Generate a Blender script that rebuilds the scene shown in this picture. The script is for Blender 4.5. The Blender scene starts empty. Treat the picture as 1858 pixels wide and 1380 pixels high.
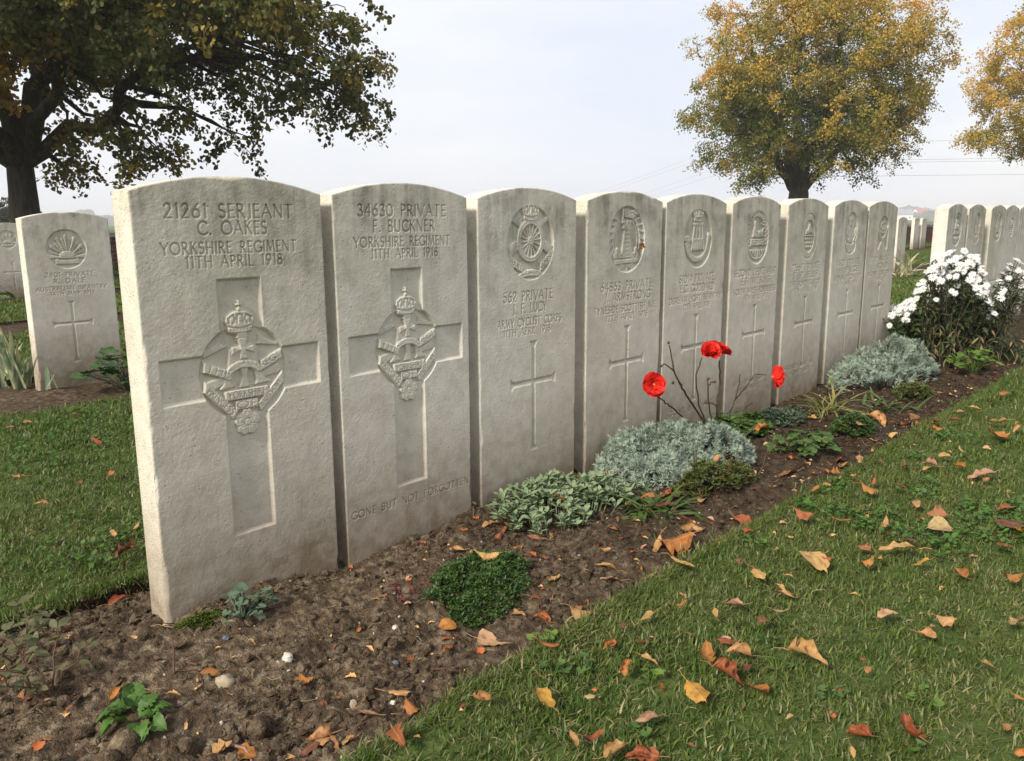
import bpy, math, random
import numpy as np
from mathutils import Vector, Matrix, Euler

random.seed(7)
RNG = np.random.default_rng(11)
SC = bpy.context.scene
COL = SC.collection
D2R = math.radians

# ------------------------------------------------------------------ camera
CAM_C = np.array([-0.58909, -1.43555, 0.73206])
YAW, PIT, ROL = D2R(46.86139), D2R(11.04659), D2R(-0.33864)
FPX = 1481.806          # focal length in photo pixels (photo is 1858 wide)
_fw = np.array([math.sin(YAW) * math.cos(PIT), math.cos(YAW) * math.cos(PIT), -math.sin(PIT)])
_rt = np.array([math.cos(YAW), -math.sin(YAW), 0.0])
_up = np.cross(_rt, _fw)
CR = _rt * math.cos(ROL) + _up * math.sin(ROL)
CU = -_rt * math.sin(ROL) + _up * math.cos(ROL)
CF = _fw
cam_data = bpy.data.cameras.new('camera')
cam_data.sensor_width = 36.0
cam_data.lens = FPX / 1858.0 * 36.0
cam_data.clip_start = 0.02
cam_data.clip_end = 9000.0
cam = bpy.data.objects.new('camera', cam_data)
COL.objects.link(cam)
m = Matrix(((CR[0], CU[0], -CF[0], CAM_C[0]), (CR[1], CU[1], -CF[1], CAM_C[1]),
            (CR[2], CU[2], -CF[2], CAM_C[2]), (0, 0, 0, 1)))
cam.matrix_world = m
SC.camera = cam

# ------------------------------------------------------------------ sun, sky, exposure
SUN_DIR = Vector((-0.78, -0.05, 0.58)).normalized()      # from the scene towards the sun
SUN_EL = math.asin(SUN_DIR.z)
SUN_ROT = math.atan2(SUN_DIR.x, SUN_DIR.y)
sd_ = bpy.data.lights.new('sun', 'SUN')
sd_.energy = 5.0
sd_.angle = D2R(11.0)
sd_.color = (1.0, 0.93, 0.82)
sun = bpy.data.objects.new('sun', sd_)
COL.objects.link(sun)
sun.rotation_euler = SUN_DIR.to_track_quat('Z', 'Y').to_euler()
sun.location = (-8, 2, 9)

world = bpy.data.worlds.new('World')
SC.world = world
world.use_nodes = True
wn, wl = world.node_tree.nodes, world.node_tree.links
wn.clear()
w_out = wn.new('ShaderNodeOutputWorld')
w_bg = wn.new('ShaderNodeBackground')
w_bg.inputs['Strength'].default_value = 0.082
w_sky = wn.new('ShaderNodeTexSky')
w_sky.sky_type = 'NISHITA'
w_sky.sun_disc = False
w_sky.sun_elevation = SUN_EL
w_sky.sun_rotation = SUN_ROT
w_sky.air_density = 1.3
w_sky.dust_density = 3.0
w_sky.ozone_density = 1.0
w_tc = wn.new('ShaderNodeTexCoord')
w_map = wn.new('ShaderNodeMapping')
w_map.inputs['Scale'].default_value = (1.2, 1.2, 5.0)
w_noise = wn.new('ShaderNodeTexNoise')
w_noise.inputs['Scale'].default_value = 1.4
w_noise.inputs['Detail'].default_value = 5.0
w_noise.inputs['Roughness'].default_value = 0.55
w_ramp = wn.new('ShaderNodeValToRGB')
w_ramp.color_ramp.elements[0].position = 0.38
w_ramp.color_ramp.elements[0].color = (9.0, 9.6, 10.9, 1)
w_ramp.color_ramp.elements[1].position = 0.64
w_ramp.color_ramp.elements[1].color = (10.9, 11.0, 11.3, 1)
w_mix = wn.new('ShaderNodeMix')
w_mix.data_type = 'RGBA'
w_mix.inputs['Factor'].default_value = 0.86
wl.new(w_tc.outputs['Generated'], w_map.inputs['Vector'])
wl.new(w_map.outputs['Vector'], w_noise.inputs['Vector'])
wl.new(w_noise.outputs['Fac'], w_ramp.inputs['Fac'])
wl.new(w_sky.outputs['Color'], w_mix.inputs['A'])
wl.new(w_ramp.outputs['Color'], w_mix.inputs['B'])
wl.new(w_mix.outputs['Result'], w_bg.inputs['Color'])
wl.new(w_bg.outputs['Background'], w_out.inputs['Surface'])

SC.view_settings.view_transform = 'Standard'
SC.view_settings.look = 'None'
SC.view_settings.exposure = 0.3
SC.view_settings.gamma = 1.0
SC.view_settings.use_curve_mapping = False
SC.render.engine = 'CYCLES'
SC.cycles.max_bounces = 6
SC.cycles.diffuse_bounces = 3
SC.cycles.transmission_bounces = 3
SC.cycles.transparent_max_bounces = 6
SC.cycles.volume_bounces = 0
SC.cycles.caustics_reflective = False
SC.cycles.caustics_refractive = False
SC.cycles.use_denoising = True


# ------------------------------------------------------------------ helpers
def ray(px, py):
    return CF + CR * (px - 929.0) / FPX - CU * (py - 690.0) / FPX


def at(px, py, z=0.0):
    """point of the ground plane (height z) that the photograph shows at a pixel"""
    d = ray(px, py)
    return CAM_C + d * ((z - CAM_C[2]) / d[2])


def at_y(px, py, y):
    d = ray(px, py)
    return CAM_C + d * ((y - CAM_C[1]) / d[1])


def tag(o, label=None, cat=None, group=None, kind=None):
    if label:
        o['label'] = label
    if cat:
        o['category'] = cat
    if group:
        o['group'] = group
    if kind:
        o['kind'] = kind
    return o


def link(o, parent=None):
    COL.objects.link(o)
    if parent is not None:
        o.parent = parent
    return o


def empty(name, loc=(0, 0, 0), rz=0.0, label=None, cat=None, group=None):
    o = bpy.data.objects.new(name, None)
    o.empty_display_size = 0.05
    o.location = loc
    o.rotation_euler = (0, 0, rz)
    link(o)
    return tag(o, label, cat, group)


def mesh(name, verts, faces, mat=None, smooth=True, attrs=None):
    """verts (n,3) array; faces: (m,3|4) array or a list of them; attrs: {name:(type,domain,array)}"""
    me = bpy.data.meshes.new(name)
    verts = np.asarray(verts, dtype=np.float32).reshape(-1, 3)
    fl = faces if isinstance(faces, list) else [faces]
    fl = [np.asarray(f, dtype=np.int32) for f in fl if len(f)]
    me.vertices.add(len(verts))
    me.vertices.foreach_set('co', verts.ravel())
    if fl:
        loops = np.concatenate([f.ravel() for f in fl])
        tot = np.concatenate([np.full(len(f), f.shape[1], dtype=np.int32) for f in fl])
        start = np.concatenate([[0], np.cumsum(tot)[:-1]]).astype(np.int32)
        me.loops.add(len(loops))
        me.loops.foreach_set('vertex_index', loops)
        me.polygons.add(len(tot))
        me.polygons.foreach_set('loop_start', start)
        me.polygons.foreach_set('loop_total', tot)
        me.polygons.foreach_set('use_smooth', np.full(len(tot), bool(smooth)))
    for k, (ty, dom, arr) in (attrs or {}).items():
        a = me.attributes.new(k, ty, dom)
        arr = np.asarray(arr)
        if ty == 'FLOAT_COLOR':
            a.data.foreach_set('color', arr.astype(np.float32).ravel())
        elif ty == 'FLOAT_VECTOR':
            a.data.foreach_set('vector', arr.astype(np.float32).ravel())
        elif ty == 'INT':
            a.data.foreach_set('value', arr.astype(np.int32).ravel())
        elif ty == 'BOOLEAN':
            a.data.foreach_set('value', arr.astype(bool).ravel())
        else:
            a.data.foreach_set('value', arr.astype(np.float32).ravel())
    me.update(calc_edges=True)
    me.validate()
    if mat is not None:
        me.materials.append(mat)
    return me


def obj(name, me, parent=None, loc=None, rot=None, scale=None):
    o = bpy.data.objects.new(name, me)
    if loc is not None:
        o.location = loc
    if rot is not None:
        o.rotation_euler = rot
    if scale is not None:
        o.scale = (scale,) * 3 if isinstance(scale, (int, float)) else scale
    return link(o, parent)


class Geo:
    """collects pieces of geometry for one mesh"""
    def __init__(self):
        self.v, self.q, self.t, self.n, self.c = [], [], [], 0, []

    def add(self, v, f, col=None):
        v = np.asarray(v, float).reshape(-1, 3)
        f = np.asarray(f, int)
        (self.q if f.shape[1] == 4 else self.t).append(f + self.n)
        self.v.append(v)
        if col is not None:
            self.c.append(np.broadcast_to(np.append(np.asarray(col, float)[:3], 1.0), (len(v), 4)))
        self.n += len(v)

    def build(self, name, mat=None, smooth=True):
        fl = [np.concatenate(a) for a in (self.q, self.t) if a]
        at_ = {}
        if self.c and sum(len(c) for c in self.c) == self.n:
            at_['col'] = ('FLOAT_COLOR', 'POINT', np.concatenate(self.c))
        return mesh(name, np.concatenate(self.v), fl, mat, smooth, at_)


def box(g, a, b, col=None):
    x0, y0, z0 = a
    x1, y1, z1 = b
    v = [(x0, y0, z0), (x1, y0, z0), (x1, y1, z0), (x0, y1, z0), (x0, y0, z1), (x1, y0, z1), (x1, y1, z1), (x0, y1, z1)]
    f = [(0, 3, 2, 1), (4, 5, 6, 7), (0, 1, 5, 4), (1, 2, 6, 5), (2, 3, 7, 6), (3, 0, 4, 7)]
    g.add(v, f, col)


def tube(g, pts, rad, n=6, col=None, cap=True):
    """tapered tube along a polyline"""
    P = np.asarray(pts, float)
    k = len(P)
    r = np.broadcast_to(np.asarray(rad, float), (k,)) if np.ndim(rad) else np.full(k, float(rad))
    T = np.gradient(P, axis=0)
    T /= np.linalg.norm(T, axis=1)[:, None] + 1e-12
    ref = np.array([0.31, 0.17, 0.93])
    if abs(T[0] @ ref) > 0.9:
        ref = np.array([1.0, 0.1, 0.0])
    V = []
    a = np.linspace(0, 2 * np.pi, n, endpoint=False)
    b = np.cross(T[0], ref)
    for i in range(k):
        b = b - T[i] * (b @ T[i])
        b /= np.linalg.norm(b) + 1e-12
        c = np.cross(T[i], b)
        V.append(P[i] + r[i] * (np.cos(a)[:, None] * b + np.sin(a)[:, None] * c))
    V = np.concatenate(V)
    i, j = np.meshgrid(np.arange(k - 1), np.arange(n), indexing='ij')
    i, j = i.ravel(), j.ravel()
    j2 = (j + 1) % n
    f = np.stack([i * n + j, i * n + j2, (i + 1) * n + j2, (i + 1) * n + j], -1)
    g.add(V, f, col)


_H = np.random.default_rng(5).random((64, 64, 64)).astype(np.float32)


def vnoise(x, y, z=0.0):
    """smooth value noise, 0..1"""
    x, y, z = np.broadcast_arrays(np.asarray(x, float), np.asarray(y, float), np.asarray(z, float))
    xi, yi, zi = np.floor(x).astype(int), np.floor(y).astype(int), np.floor(z).astype(int)
    fx, fy, fz = x - xi, y - yi, z - zi
    fx, fy, fz = [t * t * (3 - 2 * t) for t in (fx, fy, fz)]
    h = lambda a, b, c: _H[(xi + a) & 63, (yi + b) & 63, (zi + c) & 63]
    l = lambda a, b, t: a + (b - a) * t
    return l(l(l(h(0, 0, 0), h(1, 0, 0), fx), l(h(0, 1, 0), h(1, 1, 0), fx), fy),
             l(l(h(0, 0, 1), h(1, 0, 1), fx), l(h(0, 1, 1), h(1, 1, 1), fx), fy), fz)


def fbm(x, y, z=0.0, o=4, g=0.5):
    s, a, t = 0, 1.0, 0
    x, y, z = np.asarray(x, float), np.asarray(y, float), np.asarray(z, float)
    for k in range(o):
        s = s + a * vnoise(x * 2 ** k + 7.3 * k, y * 2 ** k + 3.1 * k, z * 2 ** k + 1.7 * k)
        t += a
        a *= g
    return s / t


# ------------------------------------------------------------------ materials
def new_mat(name):
    mt = bpy.data.materials.new(name)
    mt.use_nodes = True
    nt = mt.node_tree
    b = nt.nodes['Principled BSDF']
    b.inputs['Roughness'].default_value = 0.85
    b.inputs['Specular IOR Level'].default_value = 0.25
    return mt, nt, b


def nd(nt, ty, **kw):
    n = nt.nodes.new(ty)
    for k, v in kw.items():
        if hasattr(n, k):
            setattr(n, k, v)
        else:
            n.inputs[k].default_value = v
    return n


def ramp(nt, fac, stops, interp='LINEAR'):
    r = nt.nodes.new('ShaderNodeValToRGB')
    r.color_ramp.interpolation = interp
    e = r.color_ramp.elements
    while len(e) < len(stops):
        e.new(0.5)
    for i, (p, c) in enumerate(stops):
        e[i].position = p
        e[i].color = (c[0], c[1], c[2], 1) if np.ndim(c) else (c, c, c, 1)
    nt.links.new(fac, r.inputs['Fac'])
    return r.outputs['Color']


def mixc(nt, fac, a, b, mode='MIX'):
    n = nt.nodes.new('ShaderNodeMix')
    n.data_type = 'RGBA'
    n.blend_type = mode
    n.clamp_factor = True
    for k, v in (('Factor', fac), ('A', a), ('B', b)):
        if hasattr(v, 'is_linked'):
            nt.links.new(v, n.inputs[k])
        elif k == 'Factor':
            n.inputs[k].default_value = v
        else:
            n.inputs[k].default_value = (v[0], v[1], v[2], 1) if np.ndim(v) else (v, v, v, 1)
    return n.outputs['Result']


def math_(nt, op, a, b=None, clamp=False):
    n = nt.nodes.new('ShaderNodeMath')
    n.operation = op
    n.use_clamp = clamp
    for i, v in enumerate((a, b)):
        if v is None:
            continue
        if hasattr(v, 'is_linked'):
            nt.links.new(v, n.inputs[i])
        else:
            n.inputs[i].default_value = v
    return n.outputs[0]


def noise(nt, vec, scale, detail=3, rough=0.55, out='Fac'):
    n = nt.nodes.new('ShaderNodeTexNoise')
    n.inputs['Scale'].default_value = scale
    n.inputs['Detail'].default_value = detail
    n.inputs['Roughness'].default_value = rough
    nt.links.new(vec, n.inputs['Vector'])
    return n.outputs[out]


def wpos(nt, scale=None):
    g = nt.nodes.new('ShaderNodeNewGeometry').outputs['Position']
    if scale is None:
        return g
    mp = nt.nodes.new('ShaderNodeMapping')
    mp.inputs['Scale'].default_value = scale
    nt.links.new(g, mp.inputs['Vector'])
    return mp.outputs['Vector']


def bump(nt, b, h, strength=0.5, dist=0.002):
    n = nt.nodes.new('ShaderNodeBump')
    n.inputs['Strength'].default_value = strength
    n.inputs['Distance'].default_value = dist
    nt.links.new(h, n.inputs['Height'])
    nt.links.new(n.outputs['Normal'], b.inputs['Normal'])
    return n


def attr(nt, name, out='Color', ty='GEOMETRY'):
    n = nt.nodes.new('ShaderNodeAttribute')
    n.attribute_name = name
    n.attribute_type = ty
    return n.outputs[out]


def set_in(nt, sock, v):
    if hasattr(v, 'is_linked'):
        nt.links.new(v, sock)
    else:
        sock.default_value = (v[0], v[1], v[2], 1) if np.ndim(v) else v


def leafy(name, col, trans=0.3, rough=0.6, spec=0.3, var=0.35, vscale=60.0, tint=None):
    """foliage: a diffuse-glossy leaf that lets some light through; col = colour or an output made by fn(nt)"""
    mt, nt, b = new_mat(name)
    c = col(nt) if callable(col) else None
    if c is None:
        n = noise(nt, wpos(nt), vscale, 2)
        c = ramp(nt, n, [(0.3, [x * (1 - var) for x in col]), (0.7, [min(1, x * (1 + var)) for x in col])])
    set_in(nt, b.inputs['Base Color'], c)
    b.inputs['Roughness'].default_value = rough
    b.inputs['Specular IOR Level'].default_value = spec
    tr = nt.nodes.new('ShaderNodeBsdfTranslucent')
    set_in(nt, tr.inputs['Color'], c)
    mx = nt.nodes.new('ShaderNodeMixShader')
    mx.inputs[0].default_value = trans
    nt.links.new(b.outputs[0], mx.inputs[1])
    nt.links.new(tr.outputs[0], mx.inputs[2])
    nt.links.new(mx.outputs[0], nt.nodes['Material Output'].inputs['Surface'])
    return mt


def plain(name, col, rough=0.8, var=0.2, vscale=40.0, bmp=0.0, spec=0.25):
    mt, nt, b = new_mat(name)
    n = noise(nt, wpos(nt), vscale, 4)
    set_in(nt, b.inputs['Base Color'], ramp(nt, n, [(0.3, [x * (1 - var) for x in col]), (0.7, [min(1, x * (1 + var)) for x in col])]))
    b.inputs['Roughness'].default_value = rough
    b.inputs['Specular IOR Level'].default_value = spec
    if bmp:
        bump(nt, b, n, 0.6, bmp)
    return mt


# limestone: pale Portland stone, greyed and greened near the top, soil-stained near the ground
def stone_material(name, pitted):
    mt, nt, b = new_mat(name)
    P = wpos(nt)
    sep = nt.nodes.new('ShaderNodeSeparateXYZ')
    nt.links.new(P, sep.inputs[0])
    z = sep.outputs['Z']
    big = noise(nt, P, 5.0, 4)
    mid = noise(nt, P, 28.0, 5, 0.6)
    fine = noise(nt, P, 420.0, 3, 0.6)
    streak = noise(nt, wpos(nt, (30, 30, 2.2)), 1.0, 4, 0.6)
    base = ramp(nt, big, [(0.3, (0.635, 0.590, 0.505)), (0.7, (0.72, 0.675, 0.585))])
    base = mixc(nt, math_(nt, 'MULTIPLY', ramp(nt, mid, [(0.42, 0.0), (0.75, 1.0)]), 0.45), base, (0.44, 0.40, 0.325))
    mot = noise(nt, P, 11.0, 5, 0.62)
    base = mixc(nt, math_(nt, 'MULTIPLY', ramp(nt, mot, [(0.48, 0.0), (0.66, 1.0)]), 0.24 if not pitted else 0.15), base, (0.345, 0.315, 0.25))
    tone = noise(nt, wpos(nt, (1.9, 1.9, 0.35)), 1.0, 3)
    base = mixc(nt, 1.0, base, ramp(nt, tone, [(0.36, (0.86, 0.85, 0.80)), (0.50, (0.97, 0.96, 0.94)), (0.64, (1.0, 1.0, 1.0))]), 'MULTIPLY')
    # weathering from the top edge downwards, in streaks
    h = math_(nt, 'MULTIPLY', math_(nt, 'SUBTRACT', z, 0.46), 3.2, True)
    wz = math_(nt, 'MULTIPLY', h, ramp(nt, streak, [(0.38, 0.10), (0.60, 1.0)]))
    wz = math_(nt, 'MULTIPLY', wz, math_(nt, 'ADD', math_(nt, 'MULTIPLY', ramp(nt, mot, [(0.36, 0.0), (0.62, 1.0)]), 0.9), 0.25), True)
    wz = math_(nt, 'MULTIPLY', wz, math_(nt, 'ADD', math_(nt, 'MULTIPLY', mid, 1.2), 0.3), True)
    base = mixc(nt, math_(nt, 'MULTIPLY', wz, 0.66 if not pitted else 0.2), base, (0.150, 0.142, 0.100))
    # soil splash
    lo = math_(nt, 'SUBTRACT', 1.0, math_(nt, 'MULTIPLY', z, 3.6), True)
    lo = math_(nt, 'MULTIPLY', lo, math_(nt, 'ADD', big, 0.40), True)
    lo = math_(nt, 'MULTIPLY', lo, math_(nt, 'ADD', mid, 0.50), True)
    base = mixc(nt, math_(nt, 'MULTIPLY', lo, 0.95), base, (0.20, 0.145, 0.09))
    # small dark pits and lichen dots
    vo = nt.nodes.new('ShaderNodeTexVoronoi')
    vo.inputs['Scale'].default_value = 210.0 if pitted else 90.0
    vo.inputs['Randomness'].default_value = 1.0
    nt.links.new(P, vo.inputs['Vector'])
    dots = ramp(nt, vo.outputs['Distance'], [(0.10, 1.0), (0.26, 0.0)])
    dsel = ramp(nt, noise(nt, P, 34.0, 3), [(0.50, 0.0), (0.62, 1.0)] if not pitted else [(0.36, 0.0), (0.56, 1.0)])
    dd = math_(nt, 'MULTIPLY', dots, dsel)
    base = mixc(nt, math_(nt, 'MULTIPLY', dd, 0.5 if pitted else 0.34), base, (0.20, 0.18, 0.14))
    base = mixc(nt, math_(nt, 'MULTIPLY', ramp(nt, fine, [(0.35, 1.0), (0.6, 0.0)]), 0.16), base, (0.28, 0.26, 0.21))
    set_in(nt, b.inputs['Base Color'], base)
    b.inputs['Roughness'].default_value = 0.93
    b.inputs['Specular IOR Level'].default_value = 0.12
    hh = math_(nt, 'SUBTRACT', math_(nt, 'ADD', math_(nt, 'MULTIPLY', fine, 0.6), math_(nt, 'MULTIPLY', noise(nt, P, 150.0, 3), 0.9)),
               math_(nt, 'MULTIPLY', dd, 0.9))
    bump(nt, b, hh, 0.85 if pitted else 0.7, 0.0022 if pitted else 0.0014)
    return mt


M_STONE = stone_material('weathered_limestone', False)
M_STONE_SIDE = stone_material('rough_limestone', True)


# ------------------------------------------------------------------ self-contained scatter (grass, clods, crowns)
def instancer_tree(name):
    ng = bpy.data.node_groups.new(name, 'GeometryNodeTree')
    ng.interface.new_socket('Geometry', in_out='INPUT', socket_type='NodeSocketGeometry')
    ng.interface.new_socket('Geometry', in_out='OUTPUT', socket_type='NodeSocketGeometry')
    N, L = ng.nodes, ng.links
    gi, go = N.new('NodeGroupInput'), N.new('NodeGroupOutput')

    def na(nm, ty):
        n = N.new('GeometryNodeInputNamedAttribute')
        n.data_type = ty
        n.inputs['Name'].default_value = nm
        return n.outputs['Attribute']
    sep = N.new('GeometryNodeSeparateGeometry')
    sep.domain = 'POINT'
    L.new(gi.outputs[0], sep.inputs['Geometry'])
    L.new(na('is_template', 'BOOLEAN'), sep.inputs['Selection'])
    sp = N.new('GeometryNodeSplitToInstances')
    sp.domain = 'FACE'
    L.new(sep.outputs['Selection'], sp.inputs['Geometry'])
    L.new(na('tid', 'INT'), sp.inputs['Group ID'])
    iop = N.new('GeometryNodeInstanceOnPoints')
    L.new(sep.outputs['Inverted'], iop.inputs['Points'])
    L.new(sp.outputs['Instances'], iop.inputs['Instance'])
    iop.inputs['Pick Instance'].default_value = True
    L.new(na('pick', 'INT'), iop.inputs['Instance Index'])
    e2r = N.new('FunctionNodeEulerToRotation')
    L.new(na('rot', 'FLOAT_VECTOR'), e2r.inputs[0])
    L.new(e2r.outputs[0], iop.inputs['Rotation'])
    L.new(na('size', 'FLOAT_VECTOR'), iop.inputs['Scale'])
    L.new(iop.outputs['Instances'], go.inputs[0])
    return ng


NG_SCATTER = instancer_tree('scatter_own_templates')


def scatter(name, templates, pts, rot, size, pick, mat, parent=None, extra=None, smooth=True):
    """one object: template islands + loose points; the modifier puts a template on every point.
    templates: list of (verts, faces(quads or tris), colours)"""
    V, Q, T, tq, tt, C, n = [], [], [], [], [], [], 0
    for k, (v, f, c) in enumerate(templates):
        for ff in (f if isinstance(f, list) else [f]):
            ff = np.asarray(ff, int)
            if not len(ff):
                continue
            if ff.shape[1] == 4:
                Q.append(ff + n)
                tq.append(np.full(len(ff), k))
            else:
                T.append(ff + n)
                tt.append(np.full(len(ff), k))
        V.append(np.asarray(v, float))
        C.append(np.c_[np.asarray(c, float), np.ones(len(v))])
        n += len(v)
    npnt = len(pts)
    size = np.asarray(size, float)
    if size.ndim == 1:
        size = np.repeat(size[:, None], 3, 1)
    V = np.concatenate(V + [np.asarray(pts, float)])
    z3 = lambda a: np.concatenate([np.zeros((n,) + np.shape(a)[1:]), a])
    A = {'is_template': ('BOOLEAN', 'POINT', np.r_[np.ones(n, bool), np.zeros(npnt, bool)]),
         'tid': ('INT', 'FACE', np.concatenate(([np.concatenate(tq)] if tq else []) + ([np.concatenate(tt)] if tt else []))),
         'pick': ('INT', 'POINT', z3(np.asarray(pick))),
         'rot': ('FLOAT_VECTOR', 'POINT', z3(np.asarray(rot))),
         'size': ('FLOAT_VECTOR', 'POINT', z3(size)),
         'col': ('FLOAT_COLOR', 'POINT', np.concatenate(C + [np.ones((npnt, 4))]))}
    for k, a in (extra or {}).items():
        A[k] = ('FLOAT', 'POINT', z3(np.asarray(a)))
    fl = [np.concatenate(a) for a in (Q, T) if a]
    me = mesh(name, V, fl, mat, smooth, A)
    o = obj(name, me, parent)
    md = o.modifiers.new('scatter', 'NODES')
    md.node_group = NG_SCATTER
    o['kind'] = 'stuff'
    return o

# ================================================================== SETTING
ROWS = [0.0, 2.75, 5.5, 8.25, 11.0]         # y of the front faces of the rows of stones
BED_F, BED_B = -0.565, 0.27                 # bed edges before / behind a row
WALL_Y, WALL_X = 13.4, 29.5


def edge_wob(x, s):
    return 0.018 * (fbm(x * 2.3, s * 9.1, 0.5, 3) - 0.5) + 0.012 * (vnoise(x * 14, s * 3.3) - 0.5)


def soil_z(x, y):
    """height of the soil of the first bed"""
    x, y = np.asarray(x, float), np.asarray(y, float)
    f = np.clip((-y - 0.30) / 0.27, 0, 1)
    b = np.clip((y - 0.12) / 0.15, 0, 1)
    z = -0.012 - 0.028 * f * f - 0.045 * b
    z = z + 0.045 * (fbm(x * 5, y * 5, 2.2, 3) - 0.5)
    z = z + 0.026 * (fbm(x * 20, y * 20, 4.1, 3, 0.6) - 0.45)
    n = fbm(x * 55, y * 55, 8.8, 4, 0.7)
    z = z + 0.022 * np.abs(n - 0.5) * 2 * (0.4 + vnoise(x * 4, y * 4, 6.0))
    return z


def lawn_z(x, y):
    return -0.012 + 0.02 * (fbm(np.asarray(x) * 1.1, np.asarray(y) * 1.1, 3.0, 2) - 0.5)


def grid(x0, x1, nx, y0, y1, ny, fz, yw0=None, yw1=None):
    X = np.linspace(x0, x1, nx)
    t = np.linspace(0, 1, ny)
    Y0 = np.full(nx, y0) + (yw0(X) if yw0 else 0)
    Y1 = np.full(nx, y1) + (yw1(X) if yw1 else 0)
    XX = np.repeat(X[None], ny, 0)
    YY = Y0[None] + (Y1 - Y0)[None] * t[:, None]
    V = np.stack([XX, YY, fz(XX, YY)], -1).reshape(-1, 3)
    i, j = np.meshgrid(np.arange(ny - 1), np.arange(nx - 1), indexing='ij')
    a = (i * nx + j).ravel()
    return V, np.stack([a, a + 1, a + nx + 1, a + nx], -1)


# ---- soil material
def soil_material():
    mt, nt, b = new_mat('garden_soil')
    P = wpos(nt)
    sep = nt.nodes.new('ShaderNodeSeparateXYZ')
    nt.links.new(P, sep.inputs[0])
    n1 = noise(nt, P, 3.2, 3)
    n2 = noise(nt, P, 45.0, 5, 0.65)
    n3 = noise(nt, P, 260.0, 3)
    # dry crumbs in the open left part, darker soil to the right
    dry = math_(nt, 'SUBTRACT', 0.74, math_(nt, 'MULTIPLY', sep.outputs['X'], 0.42), True)
    dry = math_(nt, 'MULTIPLY', math_(nt, 'ADD', dry, 0.16), math_(nt, 'ADD', math_(nt, 'MULTIPLY', n1, 1.4), 0.10), True)
    dryc = ramp(nt, n2, [(0.27, (0.030, 0.019, 0.011)), (0.5, (0.110, 0.078, 0.049)), (0.72, (0.31, 0.245, 0.165))])
    darkc = ramp(nt, n2, [(0.3, (0.015, 0.0095, 0.006)), (0.7, (0.060, 0.041, 0.026))])
    c = mixc(nt, dry, darkc, dryc)
    c = mixc(nt, math_(nt, 'MULTIPLY', ramp(nt, noise(nt, P, 9.0, 4), [(0.62, 0.0), (0.74, 1.0)]), 0.35), c, (0.055, 0.065, 0.022))
    c = mixc(nt, ramp(nt, n3, [(0.66, 0.0), (0.74, 0.6)]), c, (0.30, 0.26, 0.20))
    set_in(nt, b.inputs['Base Color'], c)
    b.inputs['Roughness'].default_value = 0.95
    b.inputs['Specular IOR Level'].default_value = 0.1
    bump(nt, b, math_(nt, 'ADD', math_(nt, 'MULTIPLY', n2, 0.8), math_(nt, 'MULTIPLY', n3, 0.6)), 1.0, 0.011)
    return mt


M_SOIL = soil_material()

# first bed: fine near the camera, coarser to the right and far left
for k, (x0, x1, nx, ny) in enumerate([(-0.95, 1.5, 520, 185), (1.5, 4.2, 200, 62), (4.2, 12.0, 260, 40), (-3.2, -0.95, 90, 45)]):
    V, F_ = grid(x0, x1, nx, BED_F - 0.05, BED_B + 0.05, ny, soil_z)
    tag(obj('soil_bed', mesh('soil_bed', V, F_, M_SOIL)), kind='structure')
for r in ROWS[1:]:
    V, F_ = grid(-3.0, 27.0, 400, r + BED_F - 0.05, r + BED_B + 0.05, 26, lambda x, y: -0.035 + 0.05 * (fbm(x * 6, y * 6, 1.0, 4, 0.6) - 0.5))
    tag(obj('soil_bed', mesh('soil_bed', V, F_, M_SOIL)), kind='structure')


# ---- lawn sheets with cut edges
def turf_material():
    mt, nt, b = new_mat('turf')
    P = wpos(nt)
    n1, n2 = noise(nt, P, 1.6, 4), noise(nt, P, 60.0, 4, 0.65)
    c = ramp(nt, n2, [(0.25, (0.030, 0.038, 0.012)), (0.55, (0.055, 0.080, 0.020)), (0.8, (0.12, 0.13, 0.045))])
    c = mixc(nt, math_(nt, 'MULTIPLY', ramp(nt, n1, [(0.45, 0.0), (0.75, 1.0)]), 0.5), c, (0.075, 0.085, 0.03))
    dist = nt.nodes.new('ShaderNodeNewGeometry')
    sep = nt.nodes.new('ShaderNodeSeparateXYZ')
    nt.links.new(dist.outputs['Position'], sep.inputs[0])
    c = mixc(nt, math_(nt, 'MULTIPLY', math_(nt, 'SUBTRACT', math_(nt, 'ADD', sep.outputs['X'], sep.outputs['Y']), 5.0), 0.15, True), c,
             ramp(nt, n2, [(0.3, (0.050, 0.080, 0.016)), (0.7, (0.105, 0.135, 0.030))]))
    set_in(nt, b.inputs['Base Color'], c)
    b.inputs['Roughness'].default_value = 0.95
    b.inputs['Specular IOR Level'].default_value = 0.08
    bump(nt, b, n2, 0.8, 0.01)
    return mt


M_TURF = turf_material()
M_CUT = plain('cut_turf_edge', (0.038, 0.026, 0.016), 0.95, 0.5, 70.0, 0.012)


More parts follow.
